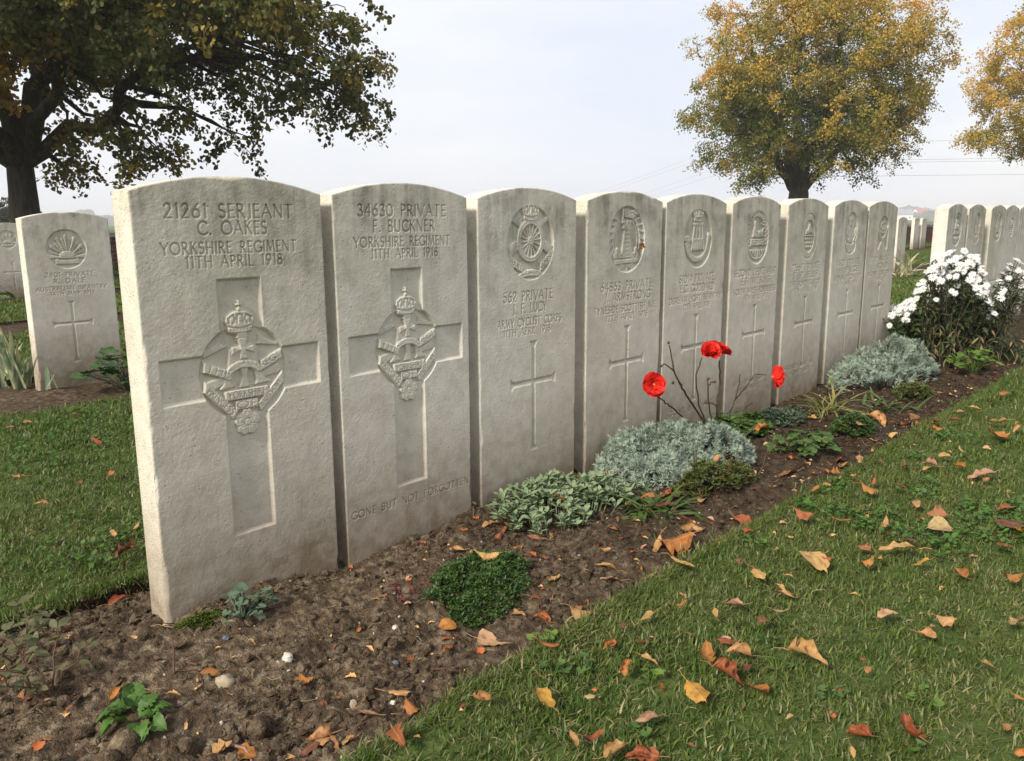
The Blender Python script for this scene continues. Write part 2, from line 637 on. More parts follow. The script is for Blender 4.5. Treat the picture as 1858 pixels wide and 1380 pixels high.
def lawn_strip(x0, x1, nx, y0, y1, ny, w0, w1):
    V, F_ = grid(x0, x1, nx, y0, y1, ny, lawn_z, w0, w1)
    o = tag(obj('lawn', mesh('lawn', V, F_, M_TURF)), kind='structure')
    for row, sgn in ((0, -1), (ny - 1, 1)):                # the cut side of the turf, roots and earth
        E_ = V.reshape(ny, nx, 3)[row]
        k = 5
        t = np.linspace(0, 1, k)
        W_ = np.repeat(E_[None], k, 0).copy()
        W_[:, :, 2] -= t[:, None] * 0.085
        W_[1:, :, 1] += sgn * 0.016 * (fbm(E_[None, :, 0] * 30, t[1:, None] * 6 + row, 2.0, 3) - 0.42)
        i, j = np.meshgrid(np.arange(k - 1), np.arange(nx - 1), indexing='ij')
        a = (i * nx + j).ravel()
        q = np.stack([a, a + 1, a + nx + 1, a + nx], -1)
        if sgn < 0:
            q = q[:, ::-1]
        tag(obj('turf_edge', mesh('turf_edge', W_.reshape(-1, 3), q, M_CUT), o))
    return o


W_front = lambda x: edge_wob(x, 1.0)
W_back = lambda x: edge_wob(x, 5.0)
lawn_strip(-2.5, 14.0, 500, -3.6, BED_F, 60, None, W_front)
for a, r in enumerate(ROWS):
    y1 = ROWS[a + 1] + BED_F if a + 1 < len(ROWS) else WALL_Y + 0.02
    lawn_strip(-3.0, WALL_X, 700 if a == 0 else 300, r + BED_B, y1, 40, (lambda x, s=a: edge_wob(x, 5.0 + s)), (lambda x, s=a: edge_wob(x, 11.0 + s)))


# ---- the land beyond, out to the horizon
def field_material():
    mt, nt, b = new_mat('farm_land')
    P = wpos(nt)
    sep = nt.nodes.new('ShaderNodeSeparateXYZ')
    nt.links.new(P, sep.inputs[0])
    vo = nt.nodes.new('ShaderNodeTexVoronoi')
    vo.inputs['Scale'].default_value = 0.006
    nt.links.new(P, vo.inputs['Vector'])
    c = ramp(nt, math_(nt, 'MULTIPLY', vo.outputs['Color'], 1.0), [(0.0, (0.07, 0.11, 0.035)), (0.4, (0.10, 0.14, 0.05)), (0.55, (0.16, 0.135, 0.085)), (0.8, (0.085, 0.125, 0.04))], 'CONSTANT')
    n = noise(nt, P, 0.8, 5, 0.6)
    c = mixc(nt, 0.35, c, ramp(nt, n, [(0.3, (0.05, 0.075, 0.02)), (0.7, (0.13, 0.15, 0.05))]))
    set_in(nt, b.inputs['Base Color'], c)
    b.inputs['Roughness'].default_value = 1.0
    b.inputs['Specular IOR Level'].default_value = 0.05
    return mt


rr = np.array([0.0, 8, 20, 40, 90, 200, 450, 1000, 2200, 4200])
aa = np.linspace(0, 2 * np.pi, 73)[:-1]
gv = [(0, 0, -0.13)] + [(r * math.cos(a), r * math.sin(a), -0.13 - 0.0) for r in rr[1:] for a in aa]
gf3 = [(0, 1 + j, 1 + (j + 1) % 72) for j in range(72)]
gf4 = [(1 + i * 72 + j, 1 + (i + 1) * 72 + j, 1 + (i + 1) * 72 + (j + 1) % 72, 1 + i * 72 + (j + 1) % 72)
       for i in range(len(rr) - 2) for j in range(72)]
tag(obj('ground', mesh('ground', np.array(gv), [np.array(gf4), np.array(gf3)], field_material())), kind='structure')


# ---- brick boundary walls with pale coping
def brick_material():
    mt, nt, b = new_mat('red_brickwork')
    tc = nt.nodes.new('ShaderNodeTexCoord')
    br = nt.nodes.new('ShaderNodeTexBrick')
    br.inputs['Scale'].default_value = 1.0
    br.inputs['Brick Width'].default_value = 0.22
    br.inputs['Row Height'].default_value = 0.072
    br.inputs['Mortar Size'].default_value = 0.006
    br.inputs['Color1'].default_value = (0.13, 0.050, 0.036, 1)
    br.inputs['Color2'].default_value = (0.19, 0.085, 0.06, 1)
    br.inputs['Mortar'].default_value = (0.24, 0.21, 0.18, 1)
    mp = nt.nodes.new('ShaderNodeMapping')
    mp.inputs['Rotation'].default_value = (D2R(90), 0, 0)
    nt.links.new(tc.outputs['Object'], mp.inputs['Vector'])
    nt.links.new(mp.outputs['Vector'], br.inputs['Vector'])
    set_in(nt, b.inputs['Base Color'], br.outputs['Color'])
    b.inputs['Roughness'].default_value = 0.9
    bump(nt, b, br.outputs['Fac'], -0.5, 0.004)
    return mt


M_BRICK = brick_material()
M_COPING = plain('pale_coping_stone', (0.43, 0.40, 0.34), 0.9, 0.15, 12.0, 0.002)


def brick_wall(name, loc, rz, length, h, label):
    w = empty(name, loc, rz, label, 'wall')
    g = Geo()
    box(g, (0, 0, -0.2), (length, 0.34, h))
    obj('brickwork', g.build('brickwork', M_BRICK, False), w)
    n = int(length / 0.9)
    cg = Geo()
    box(cg, (0.004, -0.03, 0), (0.896, 0.37, 0.075))
    cm = cg.build('coping_stone', M_COPING, False)
    for i in range(n):
        obj('coping_stone', cm, w, (i * length / n, 0, h + 0.002))
    return w


brick_wall('brick_wall', (-3.0, WALL_Y, 0), 0, 32.4, 0.50, 'low brick boundary wall behind the left tree, with pale coping')
brick_wall('brick_wall', (WALL_X, WALL_Y - 0.05, 0), D2R(-90), 24.0, 0.46, 'low dark red brick wall across the far right end of the cemetery')


# ---- grass: tufts of separate blades, denser and finer near the camera
def blade(L, w, lean, az, bow, base, c0, c1):
    t = np.array([0.0, 0.5, 1.0])
    d = np.array([math.cos(az), math.sin(az)])
    s = np.array([-d[1], d[0]])
    hor = lean * (t ** (1.0 + bow)) * L
    zz = L * (t - 0.35 * lean * t * t)
    ctr = np.c_[base[0] + d[0] * hor, base[1] + d[1] * hor, zz]
    hw = np.array([0.5, 0.42]) * w
    v = [ctr[0] - np.r_[s * hw[0], 0], ctr[0] + np.r_[s * hw[0], 0], ctr[1] - np.r_[s * hw[1], 0], ctr[1] + np.r_[s * hw[1], 0], ctr[2]]
    c = [c0, c0, c1, c1, c1]
    return np.array(v), np.array([[0, 1, 3, 2]]), np.array([[2, 3, 4]]), np.array(c)


GRASS_COLS = [(0.072, 0.124, 0.017), (0.094, 0.150, 0.023), (0.048, 0.096, 0.013), (0.128, 0.165, 0.034), (0.082, 0.136, 0.023)]
DRY_COLS = [(0.28, 0.25, 0.11), (0.36, 0.30, 0.16), (0.22, 0.21, 0.07)]


def tuft(n, rad, lmin, lmax, w, dry):
    V, Q, T, C, k = [], [], [], [], 0
    for i in range(n):
        r, a = rad * math.sqrt(random.random()), random.random() * 6.283
        isdry = random.random() < dry
        c = np.array(random.choice(DRY_COLS if isdry else GRASS_COLS)) * random.uniform(0.75, 1.25)
        L = random.uniform(lmin, lmax) * (0.75 if isdry else 1)
        v, q, t, cc = blade(L, w * random.choice([0.7, 0.9, 1.0, 1.2, 1.7]), random.uniform(0.05, 1.0) + (0.6 if isdry else 0), random.random() * 6.283,
                            random.uniform(0.1, 1.0), (r * math.cos(a), r * math.sin(a)), c * 0.8, c)
        V.append(v)
        Q.append(q + k)
        T.append(t + k)
        C.append(cc)
        k += len(v)
    return np.concatenate(V), [np.concatenate(Q), np.concatenate(T)], np.concatenate(C)


def grass_colour(nt):
    c = attr(nt, 'col')
    n = noise(nt, wpos(nt), 2.1, 3)
    c = mixc(nt, math_(nt, 'MULTIPLY', ramp(nt, n, [(0.42, 0.0), (0.66, 1.0)]), 0.34), c, (0.19, 0.185, 0.06))
    n2 = noise(nt, wpos(nt), 9.0, 2)
    return mixc(nt, 0.55, c, ramp(nt, n2, [(0.3, 0.70), (0.7, 1.0)]), 'MULTIPLY')


M_GRASS = leafy('grass_blades', grass_colour, 0.34, 0.5, 0.35)


def grass_patch(name, x0, x1, y0, y1, density, templates, keep=None, scl=1.0):
    n = int((x1 - x0) * (y1 - y0) * density)
    x, y = RNG.uniform(x0, x1, n), RNG.uniform(y0, y1, n)
    k = vnoise(x * 1.7, y * 1.7, 2.5) * 0.55 + vnoise(x * 7, y * 7, 1.5) * 0.45
    ok = (RNG.random(n) < 0.55 + 0.9 * k)
    if keep is not None:
        ok &= keep(x, y)
    # leave out what lies behind the camera
    d = np.stack([x, y], -1) - CAM_C[:2]
    ok &= (d @ np.array([math.sin(YAW), math.cos(YAW)])) > -0.1
    x, y, k = x[ok], y[ok], k[ok]
    P = np.stack([x, y, lawn_z(x, y) - 0.004], -1)
    n = len(x)
    R = np.stack([RNG.normal(0, 0.10, n), RNG.normal(0, 0.10, n), RNG.uniform(0, 6.283, n)], -1)
    s = (0.86 + 0.40 * k) * RNG.uniform(0.8, 1.2, n) * scl
    return scatter(name, templates, P, R, s, RNG.integers(0, len(templates), n), M_GRASS)


T_NEAR = [tuft(44, 0.042, 0.009, 0.023, 0.0020, random.choice([0.10, 0.2, 0.55])) for _ in range(14)]
T_MID = [tuft(36, 0.06, 0.011, 0.027, 0.0034, random.choice([0.06, 0.12, 0.18])) for _ in range(8)]
T_FAR = [tuft(30, 0.12, 0.018, 0.036, 0.009, random.choice([0.04, 0.08, 0.12])) for _ in range(6)]
front = lambda x, y: (y < BED_F - 0.008 + edge_wob(x, 1.0)) | ((RNG.random(len(x)) < 0.10) & (y < BED_F + 0.015))
back0 = lambda x, y: (y > BED_B + edge_wob(x, 5.0) + 0.004)
grass_patch('lawn_grass', -0.5, 2.2, -1.60, BED_F + 0.02, 1500, T_NEAR, front)
grass_patch('lawn_grass', 2.2, 5.5, -1.9, BED_F + 0.02, 480, T_MID, front)
grass_patch('lawn_grass', -2.5, 2.2, -3.4, -1.45, 200, T_MID, front)
grass_patch('lawn_grass', 5.5, 13.5, -3.0, BED_F + 0.02, 90, T_FAR, front)
grass_patch('lawn_grass', -0.9, 1.2, BED_B, 1.2, 1200, T_NEAR, back0)
grass_patch('lawn_grass', -0.9, 3.5, 1.2, 2.75 + BED_F, 420, T_MID)
grass_patch('lawn_grass', 1.2, 4.5, BED_B, 1.2, 140, T_MID, back0)
grass_patch('lawn_grass', 4.5, 16.0, BED_B, 2.75 + BED_F, 100, T_FAR, back0)
grass_patch('lawn_grass', 3.5, 4.5, 1.2, 2.75 + BED_F, 60, T_FAR)
for a in (1, 2, 3, 4):
    y0, y1 = ROWS[a] + BED_B, (ROWS[a + 1] + BED_F if a < 4 else WALL_Y - 0.05)
    grass_patch('lawn_grass', 0.0, 29.0, y0 + 0.01, y1 - 0.01, [0, 85, 55, 40, 40][a], T_FAR, scl=[0, 1.0, 1.1, 1.25, 1.3][a])

# dead roots and straw that hang over the cut edge of the turf behind the first stone
g = Geo()
for i in range(900):
    x = random.uniform(-0.5, 0.3)
    y = BED_B + float(edge_wob(np.array(x), 5.0)) + random.uniform(-0.012, 0.012)
    z = -0.012 - random.random() ** 2 * 0.05
    L, a = random.uniform(0.01, 0.035), random.gauss(-1.57, 0.9)
    p0 = np.array([x, y, z])
    p1 = p0 + np.array([math.cos(a) * L * 0.6, math.sin(a) * L * 0.5, -L * random.uniform(-0.2, 0.9)])
    s = np.array([0.0009, 0, 0.0005])
    g.add([p0 - s, p0 + s, p1], [(0, 1, 2)], random.choice([(0.16, 0.12, 0.06), (0.09, 0.06, 0.035), (0.22, 0.18, 0.09), (0.06, 0.075, 0.02)]))
M_STRAW = leafy('dead_straw', lambda nt: attr(nt, 'col'), 0.1, 0.8, 0.1)
tag(obj('dead_grass', g.build('dead_grass', M_STRAW)), kind='stuff')


# ---- soil crumbs and clods
def clod(sub, rough):
    """lumpy stone-like ball"""
    n1, n2 = (7, 5) if sub == 0 else (10, 8)
    v = [(0, 0, 1)]
    for i in range(1, n2):
        th = math.pi * i / n2
        for j in range(n1):
            ph = 2 * math.pi * (j + 0.5 * (i % 2)) / n1
            v.append((math.sin(th) * math.cos(ph), math.sin(th) * math.sin(ph), math.cos(th)))
    v.append((0, 0, -1))
    v = np.array(v)
    o = np.array([random.uniform(0, 40) for _ in range(3)])
    r = 1 + rough * 2 * (fbm(v[:, 0] * 1.7 + o[0], v[:, 1] * 1.7 + o[1], v[:, 2] * 1.7 + o[2], 4, 0.8) - 0.5)
    v = v * r[:, None] * np.array([1, random.uniform(0.7, 1.0), random.uniform(0.5, 0.85)])
    t = [(0, 1 + j, 1 + (j + 1) % n1) for j in range(n1)]
    e = len(v) - 1
    b0 = 1 + (n2 - 2) * n1
    t += [(e, b0 + (j + 1) % n1, b0 + j) for j in range(n1)]
    q = [(1 + i * n1 + j, 1 + (i + 1) * n1 + j, 1 + (i + 1) * n1 + (j + 1) % n1, 1 + i * n1 + (j + 1) % n1) for i in range(n2 - 2) for j in range(n1)]
    return v, [np.array(q), np.array(t)]


CLODS = []
for i in range(14):
    v, f = clod(1 if i < 9 else 0, random.uniform(0.5, 1.1))
    CLODS.append((v, f, np.ones((len(v), 3))))


def crumbs(n, x0, x1, y0, y1, s0, s1, pw):
    x, y = RNG.uniform(x0, x1, n), RNG.uniform(y0, y1, n)
    k = fbm(x * 5, y * 5, 7.0, 3)
    ok = RNG.random(n) < np.clip((k - 0.25) * 2.6, 0.06, 1)
    ok &= y < BED_B - 0.02
    ok &= y > BED_F + 0.02
    x, y = x[ok], y[ok]
    n = len(x)
    s = s0 + (s1 - s0) * RNG.random(n) ** pw
    P = np.stack([x, y, soil_z(x, y) + s * RNG.uniform(-0.25, 0.35, n)], -1)
    R = RNG.uniform(0, 6.283, (n, 3)) * np.array([0.12, 0.12, 1])
    S_ = s[:, None] * RNG.uniform(0.75, 1.3, (n, 3))
    return scatter('soil_clods', CLODS, P, R, S_, RNG.integers(0, 14, n), M_SOIL, smooth=False)


crumbs(42000, -0.95, 0.75, BED_F, BED_B, 0.0009, 0.012, 9.0)
crumbs(22000, 0.75, 2.2, BED_F, BED_B, 0.0011, 0.010, 8.0)
crumbs(4500, 2.2, 4.6, BED_F, 0.1, 0.003, 0.014, 3.0)

# ---- pale grit, roots and straw bits on the soil
x, y = RNG.uniform(-.95, 4.2, 2600), RNG.uniform(BED_F + .02, .2, 2600)
GR = [(v, f, np.tile(c, (len(v), 1))) for (v, f, _), c in zip(CLODS[9:14], ((.40, .36, .29), (.30, .25, .18), (.38, .34, .28), (.16, .15, .14), (.24, .19, .13)))]
M_GRIT = leafy('grit', lambda nt: attr(nt, 'col'), 0.0, 0.9, 0.1)
scatter('grit', GR, np.stack([x, y, soil_z(x, y) + .0006], -1), RNG.uniform(0, 6.28, (2600, 3)), 0.0008 + 0.0030 * RNG.random(2600) ** 4, RNG.integers(0, 5, 2600), M_GRIT, smooth=False)
g = Geo()
for i in range(900):
    x, y = random.uniform(-.95, 3.6), random.uniform(BED_F + .01, .15)
    L, a = random.uniform(.008, .045), random.random() * 6.283
    pts = []
    for k in range(4):
        xx, yy = x + math.cos(a) * L * k / 3, y + math.sin(a) * L * k / 3
        a += random.gauss(0, .35)
        pts.append((xx, yy, float(soil_z(np.array(xx), np.array(yy))) + .0025 + random.random() * .003))
    tube(g, pts, random.uniform(.0004, .0011), 3, random.choice([(.16, .12, .07), (.07, .045, .03), (.24, .2, .12), (.12, .06, .04), (.035, .025, .018)]))
tag(obj('root_scraps', g.build('root_scraps', M_STRAW)), kind='stuff')

# ---- clover and small weeds between the grass blades (clover_patches)
M_CLOVER = leafy('clover', lambda nt: attr(nt, 'col'), .3, .5, .3)
CT = []
for k in range(6):
    V, T, C, n = [], [], [], 0
    for j in range(random.randint(3, 7)):
        a, r, s = random.random() * 6.283, random.uniform(0, .018), random.uniform(.003, .0060)
        c0 = np.array([r * math.cos(a), r * math.sin(a), random.uniform(.014, .028)])
        tl = np.array([random.gauss(0, .3), random.gauss(0, .3)])
        an = np.linspace(0, 6.283, 9)[:-1]
        ring = np.c_[s * np.cos(an), s * np.sin(an) * .85, s * (np.cos(an) * tl[0] + np.sin(an) * tl[1])] + c0
        V.append(np.vstack([c0 - [0, 0, s * .2], ring]))
        T.append(np.array([(0, 1 + q, 1 + (q + 1) % 8) for q in range(8)]) + n)
        C.append(np.tile(np.array([.058, .120, .020]) * random.uniform(.7, 1.5), (9, 1)))
        n += 9
    CT.append((np.concatenate(V), np.concatenate(T), np.concatenate(C)))
n = 9000
x, y = RNG.uniform(-.4, 3.2, n), RNG.uniform(-1.5, BED_F - .01, n)
x[:2500], y[:2500] = RNG.uniform(-.9, 1.2, 2500), RNG.uniform(BED_B + .02, 2.1, 2500)
ok = fbm(x * 4.5, y * 4.5, 9.0, 3) > 0.655 + 0.05 * RNG.random(n)
x, y = x[ok], y[ok]
n = len(x)
scatter('clover', CT, np.stack([x, y, lawn_z(x, y) - .004], -1), np.stack([RNG.normal(0, .15, n), RNG.normal(0, .15, n), RNG.uniform(0, 6.28, n)], -1), RNG.uniform(.8, 1.3, n), RNG.integers(0, 6, n), M_CLOVER)
# ragged fringe of longer blades along the bed edges
T_EDGE = [tuft(16, 0.016, 0.012, 0.034, 0.0020, 0.25) for _ in range(8)]
x = RNG.uniform(-.6, 5.0, 2600)
y = BED_F + edge_wob(x, 1.0) + RNG.normal(-.004, .010, 2600)
x2 = RNG.uniform(-.8, .3, 500)
x, y = np.r_[x, x2], np.r_[y, BED_B + edge_wob(x2, 5.0) + RNG.normal(.006, .008, 500)]
n = len(x)
scatter('lawn_grass', T_EDGE, np.stack([x, y, lawn_z(x, y) - .006], -1), np.stack([RNG.normal(-.35, .35, n) * np.where(y < 0, -1, 1), RNG.normal(0, .2, n), RNG.uniform(-.4, .4, n)], -1), RNG.uniform(.6, 1.15, n), RNG.integers(0, 8, n), M_GRASS)

# ================================================================== HEADSTONES
SW, ST = 0.381, 0.076                       # width and thickness of a stone
Z_SH, Z_AP = 0.787, 0.816                   # height of the shoulders and of the crown of the arch
Z_LOW = -0.07


def arc(cx, cy, rx, ry, a0, a1, n=10):
    a = np.radians(np.linspace(a0, a1, n))
    return [(cx + rx * math.cos(t), cy + ry * math.sin(t)) for t in a]


def _t(*p):
    return (1.0, [(p[i], p[i + 1]) for i in range(0, len(p), 2)])


def _s(*p):
    return (0.62, [(p[i], p[i + 1]) for i in range(0, len(p), 2)])


# incised roman capitals drawn as strokes: (weight, polyline) in a box one unit high
GLYPH = {
    'A': (.78, [_s(0, 0, .39, 1), _t(.39, 1, .78, 0), _s(.14, .34, .64, .34)]),
    'B': (.56, [_t(.08, 0, .08, 1), (.8, [(.08, 1)] + arc(.22, .76, .26, .24, 90, -90) + [(.08, .52)]), (.9, [(.08, .52)] + arc(.24, .26, .30, .26, 90, -90) + [(.08, 0)])]),
    'C': (.76, [(1, arc(.46, .5, .44, .5, 42, 318, 18))]),
    'D': (.76, [_t(.08, 0, .08, 1), (1, [(.08, 1)] + arc(.26, .5, .48, .5, 90, -90, 14) + [(.08, 0)])]),
    'E': (.50, [_t(.08, 0, .08, 1), _s(.08, 1, .46, 1), _s(.08, .52, .40, .52), _s(.08, 0, .50, 0)]),
    'F': (.48, [_t(.08, 0, .08, 1), _s(.08, 1, .46, 1), _s(.08, .52, .40, .52)]),
    'G': (.80, [(1, arc(.46, .5, .44, .5, 42, 330, 18)), _t(.80, .40, .80, .08), _s(.60, .40, .84, .40)]),
    'H': (.74, [_t(.08, 0, .08, 1), _t(.66, 0, .66, 1), _s(.08, .52, .66, .52)]),
    'I': (.16, [_t(.08, 0, .08, 1)]),
    'J': (.30, [(1, [(.22, 1), (.22, .12)] + arc(.08, .12, .14, .2, 0, -80, 5))]),
    'K': (.64, [_t(.08, 0, .08, 1), _s(.08, .45, .56, 1), _t(.24, .62, .64, 0)]),
    'L': (.50, [_t(.08, 0, .08, 1), _s(.08, 0, .50, 0)]),
    'M': (.92, [_s(.06, 0, .16, 1), _t(.16, 1, .46, .1), _s(.46, .1, .76, 1), _t(.76, 1, .86, 0)]),
    'N': (.76, [_s(.08, 0, .08, 1), _t(.08, 1, .68, 0), _s(.68, 0, .68, 1)]),
    'O': (.92, [(1, arc(.46, .5, .45, .5, 0, 360, 26))]),
    'P': (.52, [_t(.08, 0, .08, 1), (.85, [(.08, 1)] + arc(.22, .74, .28, .26, 90, -90) + [(.08, .48)])]),
    'Q': (.92, [(1, arc(.46, .5, .45, .5, 0, 360, 26)), _t(.5, .1, .95, -.18)]),
    'R': (.62, [_t(.08, 0, .08, 1), (.85, [(.08, 1)] + arc(.22, .75, .27, .25, 90, -90) + [(.08, .50)]), _t(.26, .50, .64, 0)]),
    'S': (.50, [(.95, arc(.25, .75, .20, .25, 40, 262, 11) + arc(.25, .26, .22, .26, 82, -140, 11))]),
    'T': (.66, [_t(.33, 0, .33, 1), _s(0, 1, .66, 1)]),
    'U': (.72, [(1, [(.08, 1), (.08, .3)] + arc(.36, .3, .28, .3, 180, 360, 10) + [(.64, 1)])]),
    'V': (.76, [_t(0, 1, .38, 0), _s(.38, 0, .76, 1)]),
    'W': (1.05, [_t(0, 1, .27, 0), _s(.27, 0, .52, .95), _t(.52, .95, .78, 0), _s(.78, 0, 1.05, 1)]),
    'X': (.72, [_t(.02, 1, .70, 0), _s(0, 0, .68, 1)]),
    'Y': (.70, [_t(0, 1, .35, .48), _s(.35, .48, .70, 1), _t(.35, .48, .35, 0)]),
    'Z': (.64, [_s(.04, 1, .60, 1), _t(.60, 1, .02, 0), _s(.02, 0, .64, 0)]),
    '0': (.64, [(1, arc(.32, .5, .30, .5, 0, 360, 22))]),
    '1': (.30, [_t(.18, 0, .18, 1), _s(.02, .84, .18, 1)]),
    '2': (.56, [(1, arc(.27, .74, .22, .26, 165, -30, 10) + [(.03, 0)]), _s(.03, 0, .54, 0)]),
    '3': (.50, [(.9, arc(.22, .76, .20, .24, 150, -80, 9)), (.95, arc(.22, .26, .25, .27, 85, -155, 11))]),
    '4': (.62, [_t(.46, 0, .46, 1), _s(.46, 1, .02, .30), _s(.02, .30, .62, .30)]),
    '5': (.52, [_s(.10, 1, .48, 1), _s(.10, 1, .08, .58), (1, arc(.22, .30, .27, .31, 110, -150, 12))]),
    '6': (.58, [(1, [(.44, 1), (.20, .68)] + arc(.29, .30, .26, .30, 165, 525, 18))]),
    '7': (.54, [_s(.02, 1, .52, 1), _t(.52, 1, .16, 0)]),
    '8': (.54, [(.9, arc(.27, .76, .19, .24, 0, 360, 16)), (1, arc(.27, .27, .25, .27, 0, 360, 18))]),
    '9': (.58, [(1, [(.14, 0), (.38, .32)] + arc(.29, .70, .26, .30, -15, 345, 18))]),
    '.': (.16, [_t(.07, .02, .09, .04)]),
    "'": (.14, [_t(.07, 1, .06, .84)]),
}


class Relief:
    """height map of a stone's face (metres, 0 = face, negative = cut in) with a region name for every cell"""
    def __init__(self, res):
        self.r = res
        self.nx = int(SW / res) + 1
        self.nz = int((Z_AP + 0.002) / res) + 1
        self.h = np.zeros((self.nz, self.nx), np.float32)
        self.id = np.zeros((self.nz, self.nx), np.int16)
        self.names = ['slab']
        self.parents = [None]

    def region(self, name, parent=None):
        self.names.append(name)
        self.parents.append(parent)
        return len(self.names) - 1

    def win(self, x0, z0, x1, z1):
        i0, i1 = max(0, int(x0 / self.r)), min(self.nx, int(x1 / self.r) + 2)
        j0, j1 = max(0, int(z0 / self.r)), min(self.nz, int(z1 / self.r) + 2)
        X, Z = np.meshgrid(np.arange(i0, i1) * self.r, np.arange(j0, j1) * self.r)
        return (slice(j0, j1), slice(i0, i1)), X, Z

    @staticmethod
    def dseg(X, Z, pts):
        d = np.full(X.shape, 9.0)
        p = np.asarray(pts, float)
        for a, b in zip(p[:-1], p[1:]):
            v = b - a
            t = np.clip(((X - a[0]) * v[0] + (Z - a[1]) * v[1]) / (v @ v + 1e-15), 0, 1)
            d = np.minimum(d, np.hypot(X - a[0] - t * v[0], Z - a[1] - t * v[1]))
        return d

    def sdpoly(self, X, Z, pts):
        p = np.asarray(pts, float)
        d = self.dseg(X, Z, np.vstack([p, p[:1]]))
        ins = np.zeros(X.shape, bool)
        for a, b in zip(p, np.roll(p, -1, 0)):
            c = (a[1] > Z) != (b[1] > Z)
            if abs(b[1] - a[1]) > 1e-12:
                ins ^= c & (X < (b[0] - a[0]) * (Z - a[1]) / (b[1] - a[1]) + a[0])
        return np.where(ins, -d, d)

    def _bb(self, pts, m):
        p = np.asarray(pts, float)
        return p[:, 0].min() - m, p[:, 1].min() - m, p[:, 0].max() + m, p[:, 1].max() + m

    def groove(self, pts, hw, depth):
        s, X, Z = self.win(*self._bb(pts, hw * 1.5))
        a = np.clip(1 - self.dseg(X, Z, pts) / hw, 0, 1)
        self.h[s] = np.minimum(self.h[s], self.h[s] * 0 + self.h[s] - depth * a)

    def mark(self, pts, rid):
        s, X, Z = self.win(*self._bb(pts, 0.001))
        self.id[s][self.sdpoly(X, Z, pts) < 0] = rid

    def recess(self, sdf_pts_list, depth, bevel, rid=None):
        """sink the union of several polygons to -depth with a slope of the given width"""
        al = np.vstack([np.asarray(p) for p in sdf_pts_list])
        s, X, Z = self.win(*self._bb(al, bevel + 0.002))
        d = np.full(X.shape, 9.0)
        for p in sdf_pts_list:
            d = np.minimum(d, self.sdpoly(X, Z, p))
        a = np.clip(-d / bevel, 0, 1)
        self.h[s] = np.minimum(self.h[s], -depth * a)
        if rid:
            self.id[s][d < 0.0012] = rid

    def raise_(self, pts, top, bevel, rid=None, dome=0.0):
        s, X, Z = self.win(*self._bb(pts, 0.001))
        d = self.sdpoly(X, Z, pts)
        a = np.clip(-d / bevel, 0, 1)
        t = top + dome * np.clip(-d / (bevel * 5), 0, 1)
        self.h[s] = np.where((a > 0) & (t > self.h[s]), self.h[s] + (t - self.h[s]) * np.sqrt(a), self.h[s])
        if rid:
            self.id[s][d < 0] = rid

    def ridge(self, pts, hw, top, rid=None):
        """a raised rounded cord along a polyline"""
        s, X, Z = self.win(*self._bb(pts, hw * 1.2))
        d = self.dseg(X, Z, pts)
        a = np.sqrt(np.clip(1 - (d / hw) ** 2, 0, 1))
        self.h[s] = np.where((a > 0) & (top > self.h[s]), self.h[s] + (top - self.h[s]) * a, self.h[s])
        if rid:
            self.id[s][d < hw] = rid

    def text_path(self, txt, p0, p1, h, depth=None, bow=0.0, wmin=0.0):
        """text set along a straight or bowed base line from p0 to p1"""
        x, out = 0.0, []
        gap = 0.20
        for ch in txt:
            if ch == ' ':
                x += 0.72
                continue
            w, st = GLYPH[ch]
            out.append((x, st))
            x += w + gap
        x = max(x - gap, 0.1)
        p0, p1 = np.array(p0, float), np.array(p1, float)
        L = np.linalg.norm(p1 - p0)
        d = (p1 - p0) / L
        up = np.array([-d[1], d[0]])
        k = L / x
        for gx, st in out:
            for wgt, pts in st:
                q = []
                for (a, b) in pts:
                    u = (gx + a) * k
                    bz = bow * (1 - (2 * u / L - 1) ** 2)
                    q.append(p0 + d * u + up * (b * h + bz))
                hw = max(h * 0.088 * wgt, wmin * (0.8 + 0.2 * wgt))
                self.groove(q, hw, depth if depth else min(hw * 2.4, 0.0055))
                # serifs on straight stems
                if len(pts) == 2 and abs(pts[0][0] - pts[1][0]) < 0.4:
                    for e in q:
                        self.groove([e - d * h * 0.07, e + d * h * 0.07], hw * 0.5, hw * 0.5)

    def line(self, txt, x0, x1, z, h, wmin=0.0):
        rid = self.region('inscription_line')
        self.mark([(x0 - .006, z - .006), (x1 + .006, z - .006), (x1 + .006, z + h + .006), (x0 - .006, z + h + .006)], rid)
        self.text_path(txt, (x0, z), (x1, z), h, wmin=wmin)


def ell(cx, cz, rx, rz, n=48):
    return arc(cx, cz, rx, rz, 0, 360, n)[:-1]


def P_(c, s, pts):
    """local badge units to stone metres"""
    return [(c[0] + s * a, c[1] + s * b) for a, b in pts]


